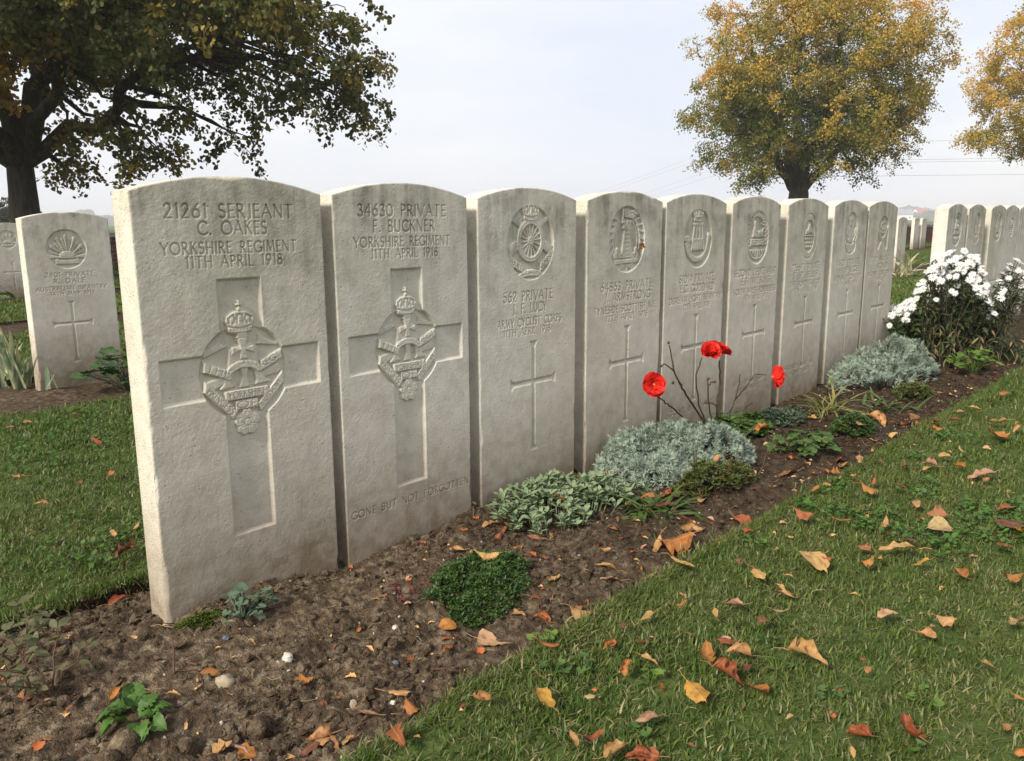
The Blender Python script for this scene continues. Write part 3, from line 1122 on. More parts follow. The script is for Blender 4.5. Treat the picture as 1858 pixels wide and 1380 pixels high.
def crown(R, c, s, top, rid):
    """an imperial crown: band, arches, orb and cross; one unit wide"""
    par = R.region('crown', rid)
    sil = [(-.42, 0), (-.36, -.03), (-.18, -.08), (0, -.095), (.18, -.08), (.36, -.03), (.42, 0), (.44, .22), (.52, .36), (.46, .52), (.30, .62), (.14, .68), (0, .66), (-.14, .68), (-.30, .62), (-.46, .52), (-.52, .36), (-.44, .22)]
    R.raise_(P_(c, s, sil), top, s * .05, par, 0.0008)
    R.raise_(P_(c, s, [(-.06, .64), (.06, .64), (.09, .72), (0, .79), (-.09, .72)]), top, s * .03, par)
    R.raise_(P_(c, s, [(-.035, .74), (.035, .74), (.03, .82), (.10, .80), (.10, .90), (.03, .88), (.045, .98), (-.045, .98), (-.03, .88), (-.10, .90), (-.10, .80), (-.03, .82)]), top, s * .025, par)
    d = s * .045
    R.groove(P_(c, s, [(-.42, .20), (-.2, .14), (0, .125), (.2, .14), (.42, .20)]), s * .035, d * .8)
    R.groove(P_(c, s, [(-.41, .03), (-.2, -.02), (0, -.035), (.2, -.02), (.41, .03)]), s * .03, d * .7)
    for q in ([(-.36, .30), (-.38, .44), (-.22, .54), (-.16, .40), (-.24, .28)], [(.36, .30), (.38, .44), (.22, .54), (.16, .40), (.24, .28)],
              [(-.10, .30), (-.09, .52), (0, .56), (.09, .52), (.10, .30)]):
        R.groove(P_(c, s, q), s * .045, d * 1.3)
    for k in range(7):
        R.groove(P_(c, s, [(-.33 + .11 * k, .07 + .0), (-.31 + .11 * k, .08)]), s * .035, d * .7)
    return par


def ribbon(R, quad, top, rid, txt=None, h=0.5, wmin=0.0):
    """flat banner between four points (bl, br, tr, tl) with lettering along it"""
    rb = R.region('ribbon', rid)
    q = np.asarray(quad, float)
    R.raise_(q, top, 0.0016, rb)
    if txt:
        a, b = q[0] + (q[1] - q[0]) * .08, q[1] - (q[1] - q[0]) * .08
        ht = np.linalg.norm(q[3] - q[0])
        u = (q[3] - q[0]) * (1 - h) / 2
        R.text_path(txt, a + u, b + u, ht * h, bow=0, wmin=wmin)
    return rb


def latin_cross(R, cx, ztop, zarm, zbot, arm, hw, depth=0.006):
    """the narrow cut cross with splayed ends"""
    rid = R.region('cross')
    f = hw * 2.3
    pts = [(cx - f, ztop + f * .6), (cx + f, ztop + f * .6), (cx + hw, ztop - f * .3), (cx + hw, zarm + hw), (cx + arm - f * .3, zarm + hw), (cx + arm + f * .6, zarm + f), (cx + arm + f * .6, zarm - f),
           (cx + arm - f * .3, zarm - hw), (cx + hw, zarm - hw), (cx + hw, zbot + f * .3), (cx + f, zbot - f * .6), (cx - f, zbot - f * .6), (cx - hw, zbot + f * .3), (cx - hw, zarm - hw),
           (cx - arm + f * .3, zarm - hw), (cx - arm - f * .6, zarm - f), (cx - arm - f * .6, zarm + f), (cx - arm + f * .3, zarm + hw), (cx - hw, zarm + hw), (cx - hw, ztop - f * .3)]
    R.recess([pts], depth, hw * 1.02, rid)


# ---- the badges
def badge_cypher(R, wmin):
    """wide cross and round recess: crown, cypher A with cross, ribbons, rose"""
    cr = R.region('cross')
    cx, w = 0.190, 0.0455
    cc, cradius = (cx + .001, 0.449), 0.0945
    cross = [(cx - w, .630), (cx + w, .630), (cx + w, .491), (.359, .491), (.359, .405), (cx + w, .405), (cx + w, .127), (cx - w, .127), (cx - w, .405), (.025, .405), (.025, .491), (cx - w, .491)]
    R.recess([cross], 0.0062, 0.0048, cr)
    R.recess([ell(cc[0], cc[1], cradius, cradius)], 0.0095, 0.006, cr)
    b = R.region('regimental_badge')
    R.mark(ell(cc[0], cc[1], cradius * .97, cradius * .97), b)
    T = -0.0008
    c, s = (cx, .449), .0845
    q = lambda *p: P_(c, s, p)
    # cypher: two splayed legs, middle stem, cross pattee on top, name arch
    cy = R.region('cypher', b)
    R.raise_(q((-.62, -.30), (-.52, -.22), (-.40, .08), (-.34, .55), (-.20, .62), (.22, .62), (.36, .55), (.40, .08), (.54, -.22), (.66, -.26), (.66, -.32), (.22, -.34), (.30, -.22), (.24, .0), (.12, .08), (.08, -.10), (.14, -.36), (-.16, -.36), (-.06, -.10), (-.10, .08), (-.24, .0), (-.30, -.22), (-.20, -.32), (-.62, -.36)), T - .002, .0016, cy)
    R.raise_(q((-.10, .30), (.10, .30), (.07, .50), (.28, .42), (.28, .62), (.07, .56), (.13, .80), (-.13, .80), (-.07, .56), (-.28, .62), (-.28, .42), (-.07, .50)), T + .0004, .0016, cy)
    R.raise_(q((-.16, .78), (.16, .78), (.09, .98), (-.09, .98)), T, .0015, cy)
    R.raise_(q(*(arc(0, -.12, .52, .40, 160, 20, 12) + arc(0, -.12, .36, .22, 20, 160, 12))), T + .0004, .0013, cy)
    ap = arc(0, -.10, .40, .27, 155, 25, 10)
    pr = q(*ap)
    for k, ch in enumerate('ALEXANDRA'):
        u = k / 8.0 * (len(pr) - 1.6)
        i = int(u)
        a0, a1 = np.array(pr[i]), np.array(pr[min(i + 1, len(pr) - 1)])
        p = a0 + (a1 - a0) * (u - i)
        dv = (a1 - a0) / (np.linalg.norm(a1 - a0) + 1e-9)
        R.text_path(ch, p, p + dv * .0060, .0095, depth=.0012, wmin=min(wmin, .0009))
    # ribbons
    ribbon(R, q((-.98, .10), (-.34, -.16), (-.32, .06), (-.96, .36)), T, b, 'THE', .62, wmin)
    ribbon(R, q((.40, -.04), (1.0, .22), (.98, .46), (.42, .22)), T, b, 'REGT', .55, wmin)
    for p in (q((-.96, .40), (-.34, .62), (-.52, .70), (-.36, .98), (-.62, .70), (-.94, .56)), q((.96, .50), (.36, .60), (.40, .66), (.40, .88), (.56, .74), (.90, .60)),
              q((-.98, -.30), (-.90, -.12), (-.40, .0), (-.36, -.16), (-.86, -.40)), q((.98, -.02), (.90, -.14), (.44, -.20), (.46, -.06), (.86, .10))):
        R.raise_(p, T - .0035, .0018, R.region('ribbon', b))
    ribbon(R, q((-.52, -.62), (.58, -.62), (.58, -.38), (-.52, -.38)), T, b, 'YORKSHIRE', .66, wmin)
    ribbon(R, q((-1.0, -.34), (-.34, -1.06), (-.20, -.86), (-.96, -.08)), T, b, 'PRINCESS', .58, wmin)
    ribbon(R, q((.36, -.98), (1.0, -.36), (.98, -.06), (.28, -.78)), T, b, "WALES'S OWN", .55, wmin)
    ribbon(R, q((-.28, -.86), (.30, -.86), (.30, -.64), (-.28, -.64)), T - .0003, b, 'OF', .70, wmin)
    # rose
    ro = R.region('rose', b)
    rc, rs = (cx, .449 - 1.17 * s), .0280
    pts = []
    for k in range(5):
        for da, rd in ((-30, .86), (-16, 1.0), (0, .93), (16, 1.0), (30, .86)):
            a = D2R(90 + 72 * k + da)
            pts.append((rd * math.cos(a), rd * math.sin(a)))
    R.raise_(P_(rc, rs, pts), T - .0012, .002, ro, .001)
    R.groove(P_(rc, rs, ell(0, 0, .26, .26, 16) + [(.26, 0)]), .0014, .0016)
    for k in range(5):
        a = D2R(90 + 36 + 72 * k)
        R.groove(P_(rc, rs, [(.26 * math.cos(a), .26 * math.sin(a)), (.95 * math.cos(a), .95 * math.sin(a))]), .0014, .0018)
        a = D2R(90 + 72 * k)
        R.groove(P_(rc, rs, arc(.55 * math.cos(a), .55 * math.sin(a), .2, .2, 0, 360, 10)), .0011, .0010)
    crown(R, (cx - .003, .527), .062, T + .0008, b)


def oval_recess(R, cx, cz, rx, rz, depth=.007):
    b = R.region('regimental_badge')
    R.recess([ell(cx, cz, rx, rz)], depth, .0055, b)
    return b


def badge_wheel(R, wmin):
    cx, cz = .195, .676
    b = oval_recess(R, cx, cz, .0915, .0965)
    T = -.0008
    s = .0915
    q = lambda *p: P_((cx, cz), s, p)
    for sg in (-1, 1):                                     # crossed rifles behind the wheel
        rf = R.region('rifle', b)
        R.raise_(q((sg * -.90, -.42), (sg * -.98, -.14), (sg * .66, .72), (sg * .80, .84), (sg * .92, .62), (sg * .74, .58)), T - .0022, .002, rf, .0008)
        R.raise_(q((sg * -.86, -.40), (sg * -.98, -.10), (sg * -.62, .10), (sg * -.50, -.20)), T - .0008, .002, R.region('rifle_butt', b), .0008)
        R.groove(q((sg * -.60, .02), (sg * .70, .68)), .0012, .0012)
    w = R.region('wheel', b)
    c0 = (0, .06)
    R.raise_(q(*ell(c0[0], c0[1], .58, .62)), T, .0024, w)
    R.groove(q(*(arc(c0[0], c0[1], .50, .54, 0, 360, 40))), .0012, .0010)
    s0, X, Z = R.win(*R._bb(q(*ell(c0[0], c0[1], .43, .46)), .002))
    d = R.sdpoly(X, Z, q(*ell(c0[0], c0[1], .43, .46)))
    R.h[s0] = np.where(d < 0, np.minimum(R.h[s0], -.0072 * np.clip(-d / .002, 0, 1) + T), R.h[s0])
    for k in range(16):
        a = math.pi * 2 * k / 16 + .1
        R.ridge(q((c0[0] + .08 * math.cos(a), c0[1] + .08 * math.sin(a)), (c0[0] + .45 * math.cos(a), c0[1] + .48 * math.sin(a))), .0030, T - .0010, w)
    R.raise_(q(*ell(c0[0], c0[1], .11, .12, 20)), T, .0022, w)
    R.groove(q(*arc(c0[0], c0[1], .05, .055, 0, 360, 12)), .0012, .0014)
    crown(R, (cx, cz + .62 * s), .066, T + .0008, b)
    ribbon(R, q((-.90, -.60), (-.36, -.84), (-.34, -.60), (-.92, -.28)), T, b, 'ARMY', .60, wmin)
    ribbon(R, q((.40, -.84), (.94, -.50), (.96, -.18), (.40, -.58)), T, b, 'CORPS', .60, wmin)
    rb = R.region('ribbon', b)
    R.raise_(q(*(arc(0, -1.06, .62, .32, 150, 30, 10) + arc(0, -1.02, .50, .06, 30, 150, 6))), T, .0018, rb)
    R.text_path('CYCLIST', q((-.40, -.93))[0], q((.40, -.93))[0], .0125, bow=.006, wmin=wmin)


def badge_tower(R, wmin):
    cx, cz = .195, .676
    b = oval_recess(R, cx, cz, .092, .098)
    T, s = -.001, .092
    q = lambda *p: P_((cx, cz), s, p)
    tw = R.region('tower', b)
    R.raise_(q((-.34, -.62), (.36, -.62), (.20, .28), (.26, .34), (.26, .52), (-.22, .52), (-.22, .34), (-.16, .28)), T - .0005, .0024, tw)
    for k in range(7):
        z = -.52 + .13 * k
        R.groove(q((-.10, z), (.14, z + .01)), .0013, .0016)
    for x in (-.14, .02, .18):
        R.raise_(q((x - .06, .50), (x + .06, .50), (x + .06, .62), (x - .06, .62)), T, .0014, tw)
    fl = R.region('flag', b)
    R.raise_(q((-.30, .50), (-.20, .50), (-.16, .98), (-.28, .98)), T, .0015, fl)
    R.raise_(q((-.16, .70), (.30, .64), (.62, .78), (.66, .98), (.20, .92), (-.16, .98)), T, .0016, fl)
    R.groove(q((-.12, .95), (.60, .72)), .0016, .0014)
    R.groove(q((-.12, .74), (.60, .93)), .0016, .0014)
    for sg in (-1, 1):
        wr = R.region('wreath', b)
        st = arc(0, -.05, .74, .82, 90 + sg * 38, 90 + sg * 150, 9)
        for k, (x, z) in enumerate(st):
            a = math.atan2(z, x)
            for da in (-.5, .5):
                L = .24
                e = (x + L * math.cos(a + da + sg * 1.1), z + L * math.sin(a + da + sg * 1.1))
                R.ridge(q((x, z), e), .0052, T - .0012, wr)
        R.ridge(q(*[(x * .82, z * .9) for x, z in st]), .0035, T - .0025, wr)
        for (x, z) in ((.52, -.36), (.36, -.52), (.62, -.52)):
            R.raise_(q(*ell(sg * x, z, .13, .13, 12)), T - .0004, .0028, wr, .001)
            R.groove(q((sg * x - .08, z), (sg * x + .08, z)), .0011, .0012)
    ribbon(R, q((-.66, -.80), (.66, -.76), (.66, -.60), (-.66, -.64)), T, b)
    R.raise_(q((-.66, -.92), (-.20, -.96), (0, -.86), (.20, -.96), (.66, -.88), (.60, -.82), (-.60, -.82)), T - .002, .0018, R.region('ribbon', b))
    R.ridge(q((.10, -.86), (.0, -1.02)), .004, T - .002)


def badge_bugle(R, wmin):
    cx, cz = .199, .671
    b = oval_recess(R, cx, cz, .090, .098)
    T, s = -.0008, .090
    q = lambda *p: P_((cx, cz), s, p)
    bg = R.region('bugle', b)
    ctr = arc(0, .02, .74, .80, 186, 357, 16)
    hw = np.linspace(.0155, .0065, len(ctr))
    for k in range(len(ctr) - 1):
        R.ridge(q(ctr[k], ctr[k + 1]), float(hw[k]), T, bg)
    R.raise_(q(*ell(-.76, .0, .26, .13, 20)), T + .0004, .002, bg)
    R.raise_(q(*ell(.78, .10, .11, .12, 14)), T + .0004, .002, bg)
    for k, (x, z) in enumerate(ctr[1:-1]):
        a = math.atan2(z - .02, x)
        R.groove(q((x * .84, .02 + (z - .02) * .84), (x * 1.14, .02 + (z - .02) * 1.14)), .0012, .0013)
    cd = R.region('cords', b)
    R.raise_(q((-.44, -.42), (.46, -.42), (.30, .52), (-.28, .52)), T - .0022, .002, cd)
    for x0, x1 in ((-.42, -.26), (-.14, -.08), (.16, .10), (.44, .28)):
        R.ridge(q((x0, -.42), (x1, .50)), .0040, T, cd)
    R.ridge(q((-.28, -.03), (.30, -.03)), .0034, T, cd)
    for x in (-.26, 0, .26):
        R.ridge(q((x, -.40), (x, -.06)), .0062, T, cd)
    R.raise_(q((-.34, .46), (.36, .46), (.40, .58), (-.38, .58)), T, .002, cd)
    crown(R, (cx, cz + .62 * s), .068, T + .0008, b)


def badge_sphinx(R, wmin):
    cx, cz = .199, .667
    b = oval_recess(R, cx, cz, .086, .098)
    T, s = -.0008, .086
    q = lambda *p: P_((cx, cz), s, p)
    wr = R.region('wreath', b)
    for k in range(20):
        a = D2R(-28 + 236 * k / 19)
        x, z = .84 * math.cos(a), .10 + .92 * math.sin(a)
        for da in (.7, -.7):
            R.ridge(q((x, z), (x + .2 * math.cos(a + 1.57 + da), z + .2 * math.sin(a + 1.57 + da))), .0052, T - .001, wr)
    sp = R.region('sphinx', b)
    R.raise_(q((-.50, -.02), (.54, -.02), (.50, .22), (.30, .32), (.0, .28), (-.14, .40), (-.12, .62), (-.24, .74), (-.38, .66), (-.36, .44), (-.44, .26)), T, .0028, sp, .001)
    R.ridge(q((.42, .20), (.58, .40), (.40, .58)), .0034, T - .001, sp)
    R.groove(q((-.30, .20), (.20, .06), (.40, .16)), .0016, .0018)
    ribbon(R, q((-.62, -.36), (.62, -.36), (.62, -.06), (-.62, -.06)), T, b, 'EGYPT', .56, wmin)
    sc = R.region('ribbon', b)
    for k in range(7):
        x = -.60 + .2 * k
        R.raise_(q((x, -.56), (x + .10, -.44), (x + .2, -.56), (x + .14, -.92 + .10 * abs(k - 3)), (x + .04, -.92 + .10 * abs(k - 3))), T - .001, .002, sc)
    R.ridge(q(*arc(0, -.46, .66, .46, 190, 350, 14)), .0044, T - .001, sc)


def badge_garter(R, wmin):
    cx, cz = .204, .664
    b = R.region('regimental_badge')
    R.recess([ell(cx, cz, .080, .094)], .0035, .004, b)
    T, s = -.0006, .080
    ga = R.region('garter', b)
    R.raise_(P_((cx, cz), 1, ell(0, 0, .076, .090)), T, .002, ga)
    s0, X, Z = R.win(cx - .06, cz - .07, cx + .06, cz + .07)
    d = R.sdpoly(X, Z, ell(cx, cz, .053, .066))
    R.h[s0] = np.where(d < 0, -.0065 * np.clip(-d / .003, 0, 1), R.h[s0])
    for k in range(30):
        a = D2R(12 * k + 3)
        R.groove([(cx + .058 * math.cos(a), cz + .071 * math.sin(a)), (cx + .070 * math.cos(a), cz + .084 * math.sin(a))], .0013, .0010)
    q = lambda *p: P_((cx, cz), s, p)
    be = R.region('beast', b)
    R.raise_(q((-.46, .06), (-.40, .34), (-.20, .36), (-.10, .58), (.06, .66), (.14, .52), (.34, .42), (.50, .20), (.40, .08), (.20, .14), (-.10, .10)), T, .0026, be, .001)
    for k in range(3):
        for j in range(4):
            R.raise_(q(*ell(-.33 + .22 * j + (.08 if k % 2 else 0), -.14 - .20 * k, .10, .09, 10)), T - .001, .002, be)
    R.raise_(q((-.54, -.02), (.56, -.02), (.54, .06), (-.54, .06)), T, .0016, be)


def badge_crest(R, wmin):
    cx, cz = .203, .665
    b = R.region('regimental_badge')
    R.recess([ell(cx, cz + .02, .070, .078), ell(cx, cz - .05, .062, .040)], .0065, .005, b)
    T, s = -.0008, .078
    q = lambda *p: P_((cx, cz), s, p)
    cr = R.region('crest', b)
    R.raise_(q((-.50, .30), (-.42, .86), (-.10, 1.02), (.24, .98), (.46, .66), (.36, .36), (.48, .10), (.20, -.30), (-.24, -.30), (-.52, -.06)), T - .002, .004, cr, .001)
    for x, z in ((-.2, .7), (.2, .66), (-.28, .36), (.1, .30), (-.1, .06), (.28, .06)):
        R.groove(q((x - .12, z - .08), (x + .10, z + .09)), .0030, .0034)
    for sg in (-1, 1):
        R.ridge(q((sg * .86, .22), (sg * .56, -.22), (sg * .24, -.54)), .0052, T, R.region('spray', b))
        R.ridge(q((sg * .72, .32), (sg * .40, -.10)), .0042, T - .001)
    rb = R.region('ribbon', b)
    R.raise_(q(*(arc(0, -.40, .72, .44, 205, 335, 12) + arc(0, -.34, .62, .22, 335, 205, 12))), T, .0018, rb)
    R.raise_(q(*ell(0, -.30, .34, .22, 20)), T - .001, .003, rb)
    R.raise_(q((-.62, -.72), (-.40, -.66), (0, -.80), (.40, -.66), (.62, -.72), (.40, -1.02), (0, -1.14), (-.40, -1.02)), T - .0005, .002, rb)


def badge_guns(R, wmin):
    cx, cz = .203, .660
    b = R.region('regimental_badge')
    R.recess([ell(cx, cz + .034, .066, .052), P_((cx, cz), .086, [(-.80, .4), (-.84, .2), (.5, -1.0), (.80, -.8), (.84, .3), (.5, .3), (-.5, -1.0), (-.84, -.7)])], .006, .005, b)
    T, s = -.0008, .086
    q = lambda *p: P_((cx, cz), s, p)
    for sg in (-1, 1):
        gn = R.region('machine_gun', b)
        R.raise_(q((sg * -.86, .34), (sg * -.74, .44), (sg * .04, -.36), (sg * .52, -.92), (sg * .40, -1.0), (sg * -.10, -.44)), T, .0024, gn, .001)
        R.raise_(q((sg * .10, -.34), (sg * .02, -.50), (sg * .60, -1.08), (sg * .74, -.96)), T, .0024, gn, .001)
    crown(R, (cx, cz + .04 * s), .082, T + .0005, b)


def badge_sun(R, wmin):
    cx, cz = .180, .645
    b = R.region('regimental_badge')
    R.recess([ell(cx, cz, .089, .092)], .007, .0055, b)
    T, s = -.001, .089
    q = lambda *p: P_((cx, cz), s, p)
    for k in range(13):
        a = D2R(4 + 172 * k / 12)
        a0, a1 = a - .105, a + .105
        r = .98 if k % 2 == 0 else .86
        f = lambda an, rr: (rr * math.cos(an), -.46 + rr * 1.28 * math.sin(an))
        R.raise_(q(f(a0, .24), f(a0, r * .93), f(a, r), f(a1, r * .93), f(a1, .24)), T - (.0 if k % 2 == 0 else .0014), .002, R.region('ray', b))
    c = R.region('crown', b)
    R.raise_(q((-.34, -.52), (.34, -.52), (.40, -.28), (.20, -.12), (0, -.08), (-.20, -.12), (-.40, -.28)), T + .0006, .003, c, .001)
    rb = R.region('ribbon', b)
    R.raise_(q((-.60, -.80), (.60, -.80), (.62, -.54), (.46, -.46), (.40, -.56), (-.40, -.56), (-.46, -.46), (-.62, -.54)), T, .002, rb)


# ---- turning a height map into a stone
def top_z(x):
    c = np.abs(x / SW - 0.5) * 2
    return Z_SH + (Z_AP - Z_SH) * (1 - c ** 2.0) 


def face_and_slab(root, R, gx, seed, mats=(None, None), thick=ST):
    """front face grid split by region, then the sides, back and top of the slab"""
    nx = int(SW / gx) + 1
    x = np.linspace(0, SW, nx)
    zs, zc = [Z_LOW], Z_LOW
    used = np.where((np.abs(R.h) > 1e-6).any(1) & (np.abs(np.diff(R.h, axis=0, prepend=0)).max(1) > 0.0004))[0] * R.r
    while zc < Z_AP - 1e-6:
        near_ = len(used) and np.abs(used - zc).min() < 0.006
        zc = min(Z_AP, zc + (gx if near_ or zc > Z_AP - 0.06 else gx * 2.6))
        zs.append(zc)
    t = (np.array(zs) - Z_LOW) / (Z_AP - Z_LOW)
    nz = len(t)
    X = np.repeat(x[None], nz, 0)
    Z = Z_LOW + t[:, None] * (top_z(x)[None] - Z_LOW)

    def sample(A, X, Z):
        u = np.clip(X / R.r, 0, R.nx - 1.001)
        v = np.clip(Z / R.r, 0, R.nz - 1.001)
        i, j = u.astype(int), v.astype(int)
        fu, fv = u - i, v - j
        return (A[j, i] * (1 - fu) + A[j, i + 1] * fu) * (1 - fv) + (A[j + 1, i] * (1 - fu) + A[j + 1, i + 1] * fu) * fv
    H = np.zeros_like(X)
    e = gx * 0.3
    for dx in (-e, 0, e):
        for dz in (-e, 0, e):
            H += sample(R.h, X + dx, Z + dz) / 9
    # wear: faint waviness, rounded and slightly chipped arrises
    H += 0.0008 * (fbm(X * 14, Z * 14, seed * 1.7, 3) - 0.5) + (0.0007 if seed < 1.5 else 0.0005) * (fbm(X * 120, Z * 120, seed * 0.7, 3, 0.7) - 0.5)
    edge = np.minimum(np.minimum(X, SW - X), top_z(X) - Z)
    chip = 0.0016 + 0.012 * np.clip(fbm(X * 16 + seed, Z * 16, seed * 2.2, 3) - 0.60, 0, 1) * 2
    H -= chip * 0.8 * np.clip(1 - edge / (chip * 1.4), 0, 1) ** 2
    V = np.stack([X, -H, Z], -1).reshape(-1, 3)
    i, j = np.meshgrid(np.arange(nz - 1), np.arange(nx - 1), indexing='ij')
    a = (i * nx + j).ravel()
    Q = np.stack([a, a + 1, a + nx + 1, a + nx], -1)
    cz = V[Q].mean(1)
    ids = R.id[np.clip((cz[:, 2] / R.r + .5).astype(int), 0, R.nz - 1), np.clip((cz[:, 0] / R.r + .5).astype(int), 0, R.nx - 1)]
    ids = np.where(cz[:, 2] < 0, 0, ids)
    made = {}
    pend = [k for k in range(len(R.names))]
    for k in pend:
        sel = Q[ids == k]
        par = R.parents[k]
        if k and not len(sel):
            continue
        u, inv = np.unique(sel.ravel(), return_inverse=True)
        me = mesh(R.names[k], V[u], inv.reshape(-1, 4), mats[0])
        o = obj(R.names[k], me, made.get(par, root) if par is not None else root)
        made[k] = o
        if R.names[k].startswith('rifle'):
            o['kind'] = 'stuff'
    # shell: left side, top, right side, back
    g = Geo()
    depth = np.array([0.0, 0.010, 0.03, 0.052, thick - 0.004, thick])
    inset = np.array([0, 0, 0, 0, 0.0005, 0.004])
    VV = V.reshape(nz, nx, 3)
    st = max(1, nz // 60)
    rows_ = np.unique(np.r_[np.arange(0, nz, st), nz - 1])
    cols_ = np.unique(np.r_[np.arange(0, nx, max(1, nx // 40)), nx - 1])

    def strip(front, nrm):
        k = len(front)
        vv = []
        for d, ins in zip(depth, inset):
            p = front.copy()
            if d > 0:
                p[:, 1] = d
                if ins == 0 or d < thick:
                    p = p + nrm * (0.0006 * (fbm(front[:, 2] * 30 + seed, front[:, 0] * 30, d * 60, 3) - 0.5))[:, None]
                p = p - nrm * ins
            vv.append(p)
        vv = np.stack(vv).reshape(-1, 3)
        ii, jj = np.meshgrid(np.arange(len(depth) - 1), np.arange(k - 1), indexing='ij')
        aa = (ii * k + jj).ravel()
        return vv, np.stack([aa, aa + 1, aa + k + 1, aa + k], -1)
    v, q = strip(VV[rows_, 0].copy(), np.array([-1.0, 0, 0]))
    g.add(v, q)
    bl = v[-len(rows_):]
    v, q = strip(VV[rows_, -1].copy(), np.array([1.0, 0, 0]))
    g.add(v, q[:, ::-1])
    v, q = strip(VV[-1, cols_].copy(), np.array([0, 0, 1.0]))
    g.add(v, q)
    sh = obj('sides', g.build('sides', mats[1]), root)
    xb = np.linspace(0.004, SW - 0.004, 14)
    bv = np.concatenate([np.c_[xb, np.full(14, thick), np.full(14, Z_LOW)], np.c_[xb, np.full(14, thick), top_z(xb) - 0.004]])
    bq = np.array([(k + 1, k, k + 14, k + 15) for k in range(13)])
    obj('back', mesh('back', bv, bq, mats[1], False), root)
    return root


XS = [0.0, 0.408, 0.825, 1.256, 1.659, 2.085, 2.532, 2.983, 3.386]
STD = [(.527, .0245), (.495, .0240), (.461, .0200), (.437, .0180)]      # standard base lines under a badge


def stone(loc, label, badge, lines, gx, res, seed, cross=None, epitaph=(), tilt=(0, 0), group='white war grave headstones', wmin=0.0, narrow=True):
    root = empty('headstone', loc, 0, label, 'headstone', group)
    root.rotation_euler = (tilt[0], 0, tilt[1])
    R = Relief(res)
    if cross:
        latin_cross(R, *cross)
    badge(R, wmin)
    for (t, x0, x1, z, h) in list(lines) + list(epitaph):
        R.line(t, x0, x1, z, h, wmin)
    face_and_slab(root, R, gx, seed, (M_STONE, M_STONE_SIDE))
    return root


def four(t, spans):
    return [(t[k], spans[k][0], spans[k][1], STD[k][0], STD[k][1]) for k in range(4)]


C_STD = (.2030, .4080, .3080, .128, .081, .0078)
stone((XS[0], 0, 0), 'largest white headstone nearest the camera, wide cross with crowned badge, no epitaph', badge_cypher,
      [('21261 SERJEANT', .058, .314, .741, .0245), ('C. OAKES', .118, .256, .7105, .0235), ('YORKSHIRE REGIMENT', .047, .319, .6765, .0205), ('11TH APRIL 1918', .090, .286, .6515, .0200)],
      .0012, .0004, 1.0)
stone((XS[1], 0, 0), 'second headstone from the left, wide cross above the words GONE BUT NOT FORGOTTEN', badge_cypher,
      [('34630 PRIVATE', .064, .313, .744, .0245), ('F. BUCKNER', .102, .278, .7105, .0240), ('YORKSHIRE REGIMENT', .050, .325, .6785, .0205), ('11TH APRIL 1918', .095, .286, .6535, .0190)],
      .0013, .0005, 2.0, epitaph=[('GONE BUT NOT FORGOTTEN', .014, .372, .082, .0165)], wmin=.0009)
stone((XS[2], 0, 0), 'third headstone of the front row, badge with a spoked wheel and crossed rifles', badge_wheel,
      four(('562 PRIVATE', 'J. F. LUCY', 'ARMY CYCLIST CORPS', '11TH APRIL 1918'), ((.089, .282), (.124, .257), (.066, .318), (.088, .273))),
      .0014, .0006, 3.0, C_STD, wmin=.0011)
stone((XS[3], 0, 0), 'fourth headstone of the front row, badge with a tower and flag in an oval', badge_tower,
      four(('64863 PRIVATE', 'J. ARMSTRONG', 'TYNESIDE SCOTTISH N.F.', '12TH APRIL 1918'), ((.066, .334), (.088, .324), (.036, .358), (.095, .311))),
      .0016, .0006, 4.0, C_STD, wmin=.0013)
stone((XS[4], 0, 0), 'fifth headstone of the front row, badge with a crowned bugle horn', badge_bugle,
      four(('81014 PRIVATE', 'E.C. GODDARD', 'DURHAM LIGHT INFANTRY', '12TH APRIL 1918'), ((.090, .315), (.098, .314), (.034, .366), (.120, .290))),
      .0018, .0007, 5.0, C_STD, [('GONE BUT NOT', .050, .340, .084, .016)], wmin=.0015)
stone((XS[5], 0, 0), 'sixth headstone of the front row, badge with a sphinx inside a leafy wreath', badge_sphinx,
      four(('SECOND LIEUTENANT', 'E.F. WILKINS', 'SOUTH WALES BORDERERS', '11TH APRIL 1918'), ((.032, .362), (.090, .310), (.038, .364), (.112, .304))),
      .0020, .0008, 6.0, C_STD, [('UNTIL THE DAY', .040, .300, .118, .014), ('BREAKS', .120, .240, .094, .014)], wmin=.0016)
stone((XS[6], 0, 0), 'seventh headstone of the front row, badge a plain oval garter band', badge_garter,
      four(('22667 PRIVATE', 'T. P. ELLIS', 'THE BORDER REGT', '11TH APRIL 1918'), ((.055, .340), (.080, .310), (.045, .345), (.080, .310))),
      .0022, .0008, 7.0, C_STD, [('HE DIED THAT WE', .040, .330, .122, .014), ('MIGHT LIVE', .090, .290, .096, .014)], wmin=.0016)
stone((XS[7], 0, 0), 'eighth headstone of the front row, crest badge with a hanging ribbon scroll', badge_crest,
      four(('46231 PRIVATE', 'H. PRICE', 'WELSH REGIMENT', '11TH APRIL 1918'), ((.060, .330), (.090, .310), (.040, .350), (.090, .310))),
      .0024, .0008, 8.0, C_STD, wmin=.0017)
stone((XS[8], 0, 0), 'ninth and last headstone before the daisy bush, badge with crossed guns under a crown', badge_guns,
      four(('71280 PRIVATE', 'E. BOND', 'MACHINE GUN CORPS', '11TH APRIL 1918'), ((.050, .335), (.090, .290), (.035, .350), (.080, .300))),
      .0025, .0008, 9.0, C_STD, [('REST IN PEACE', .060, .320, .122, .014), ('DEAR SON', .110, .270, .096, .014)], wmin=.0017)
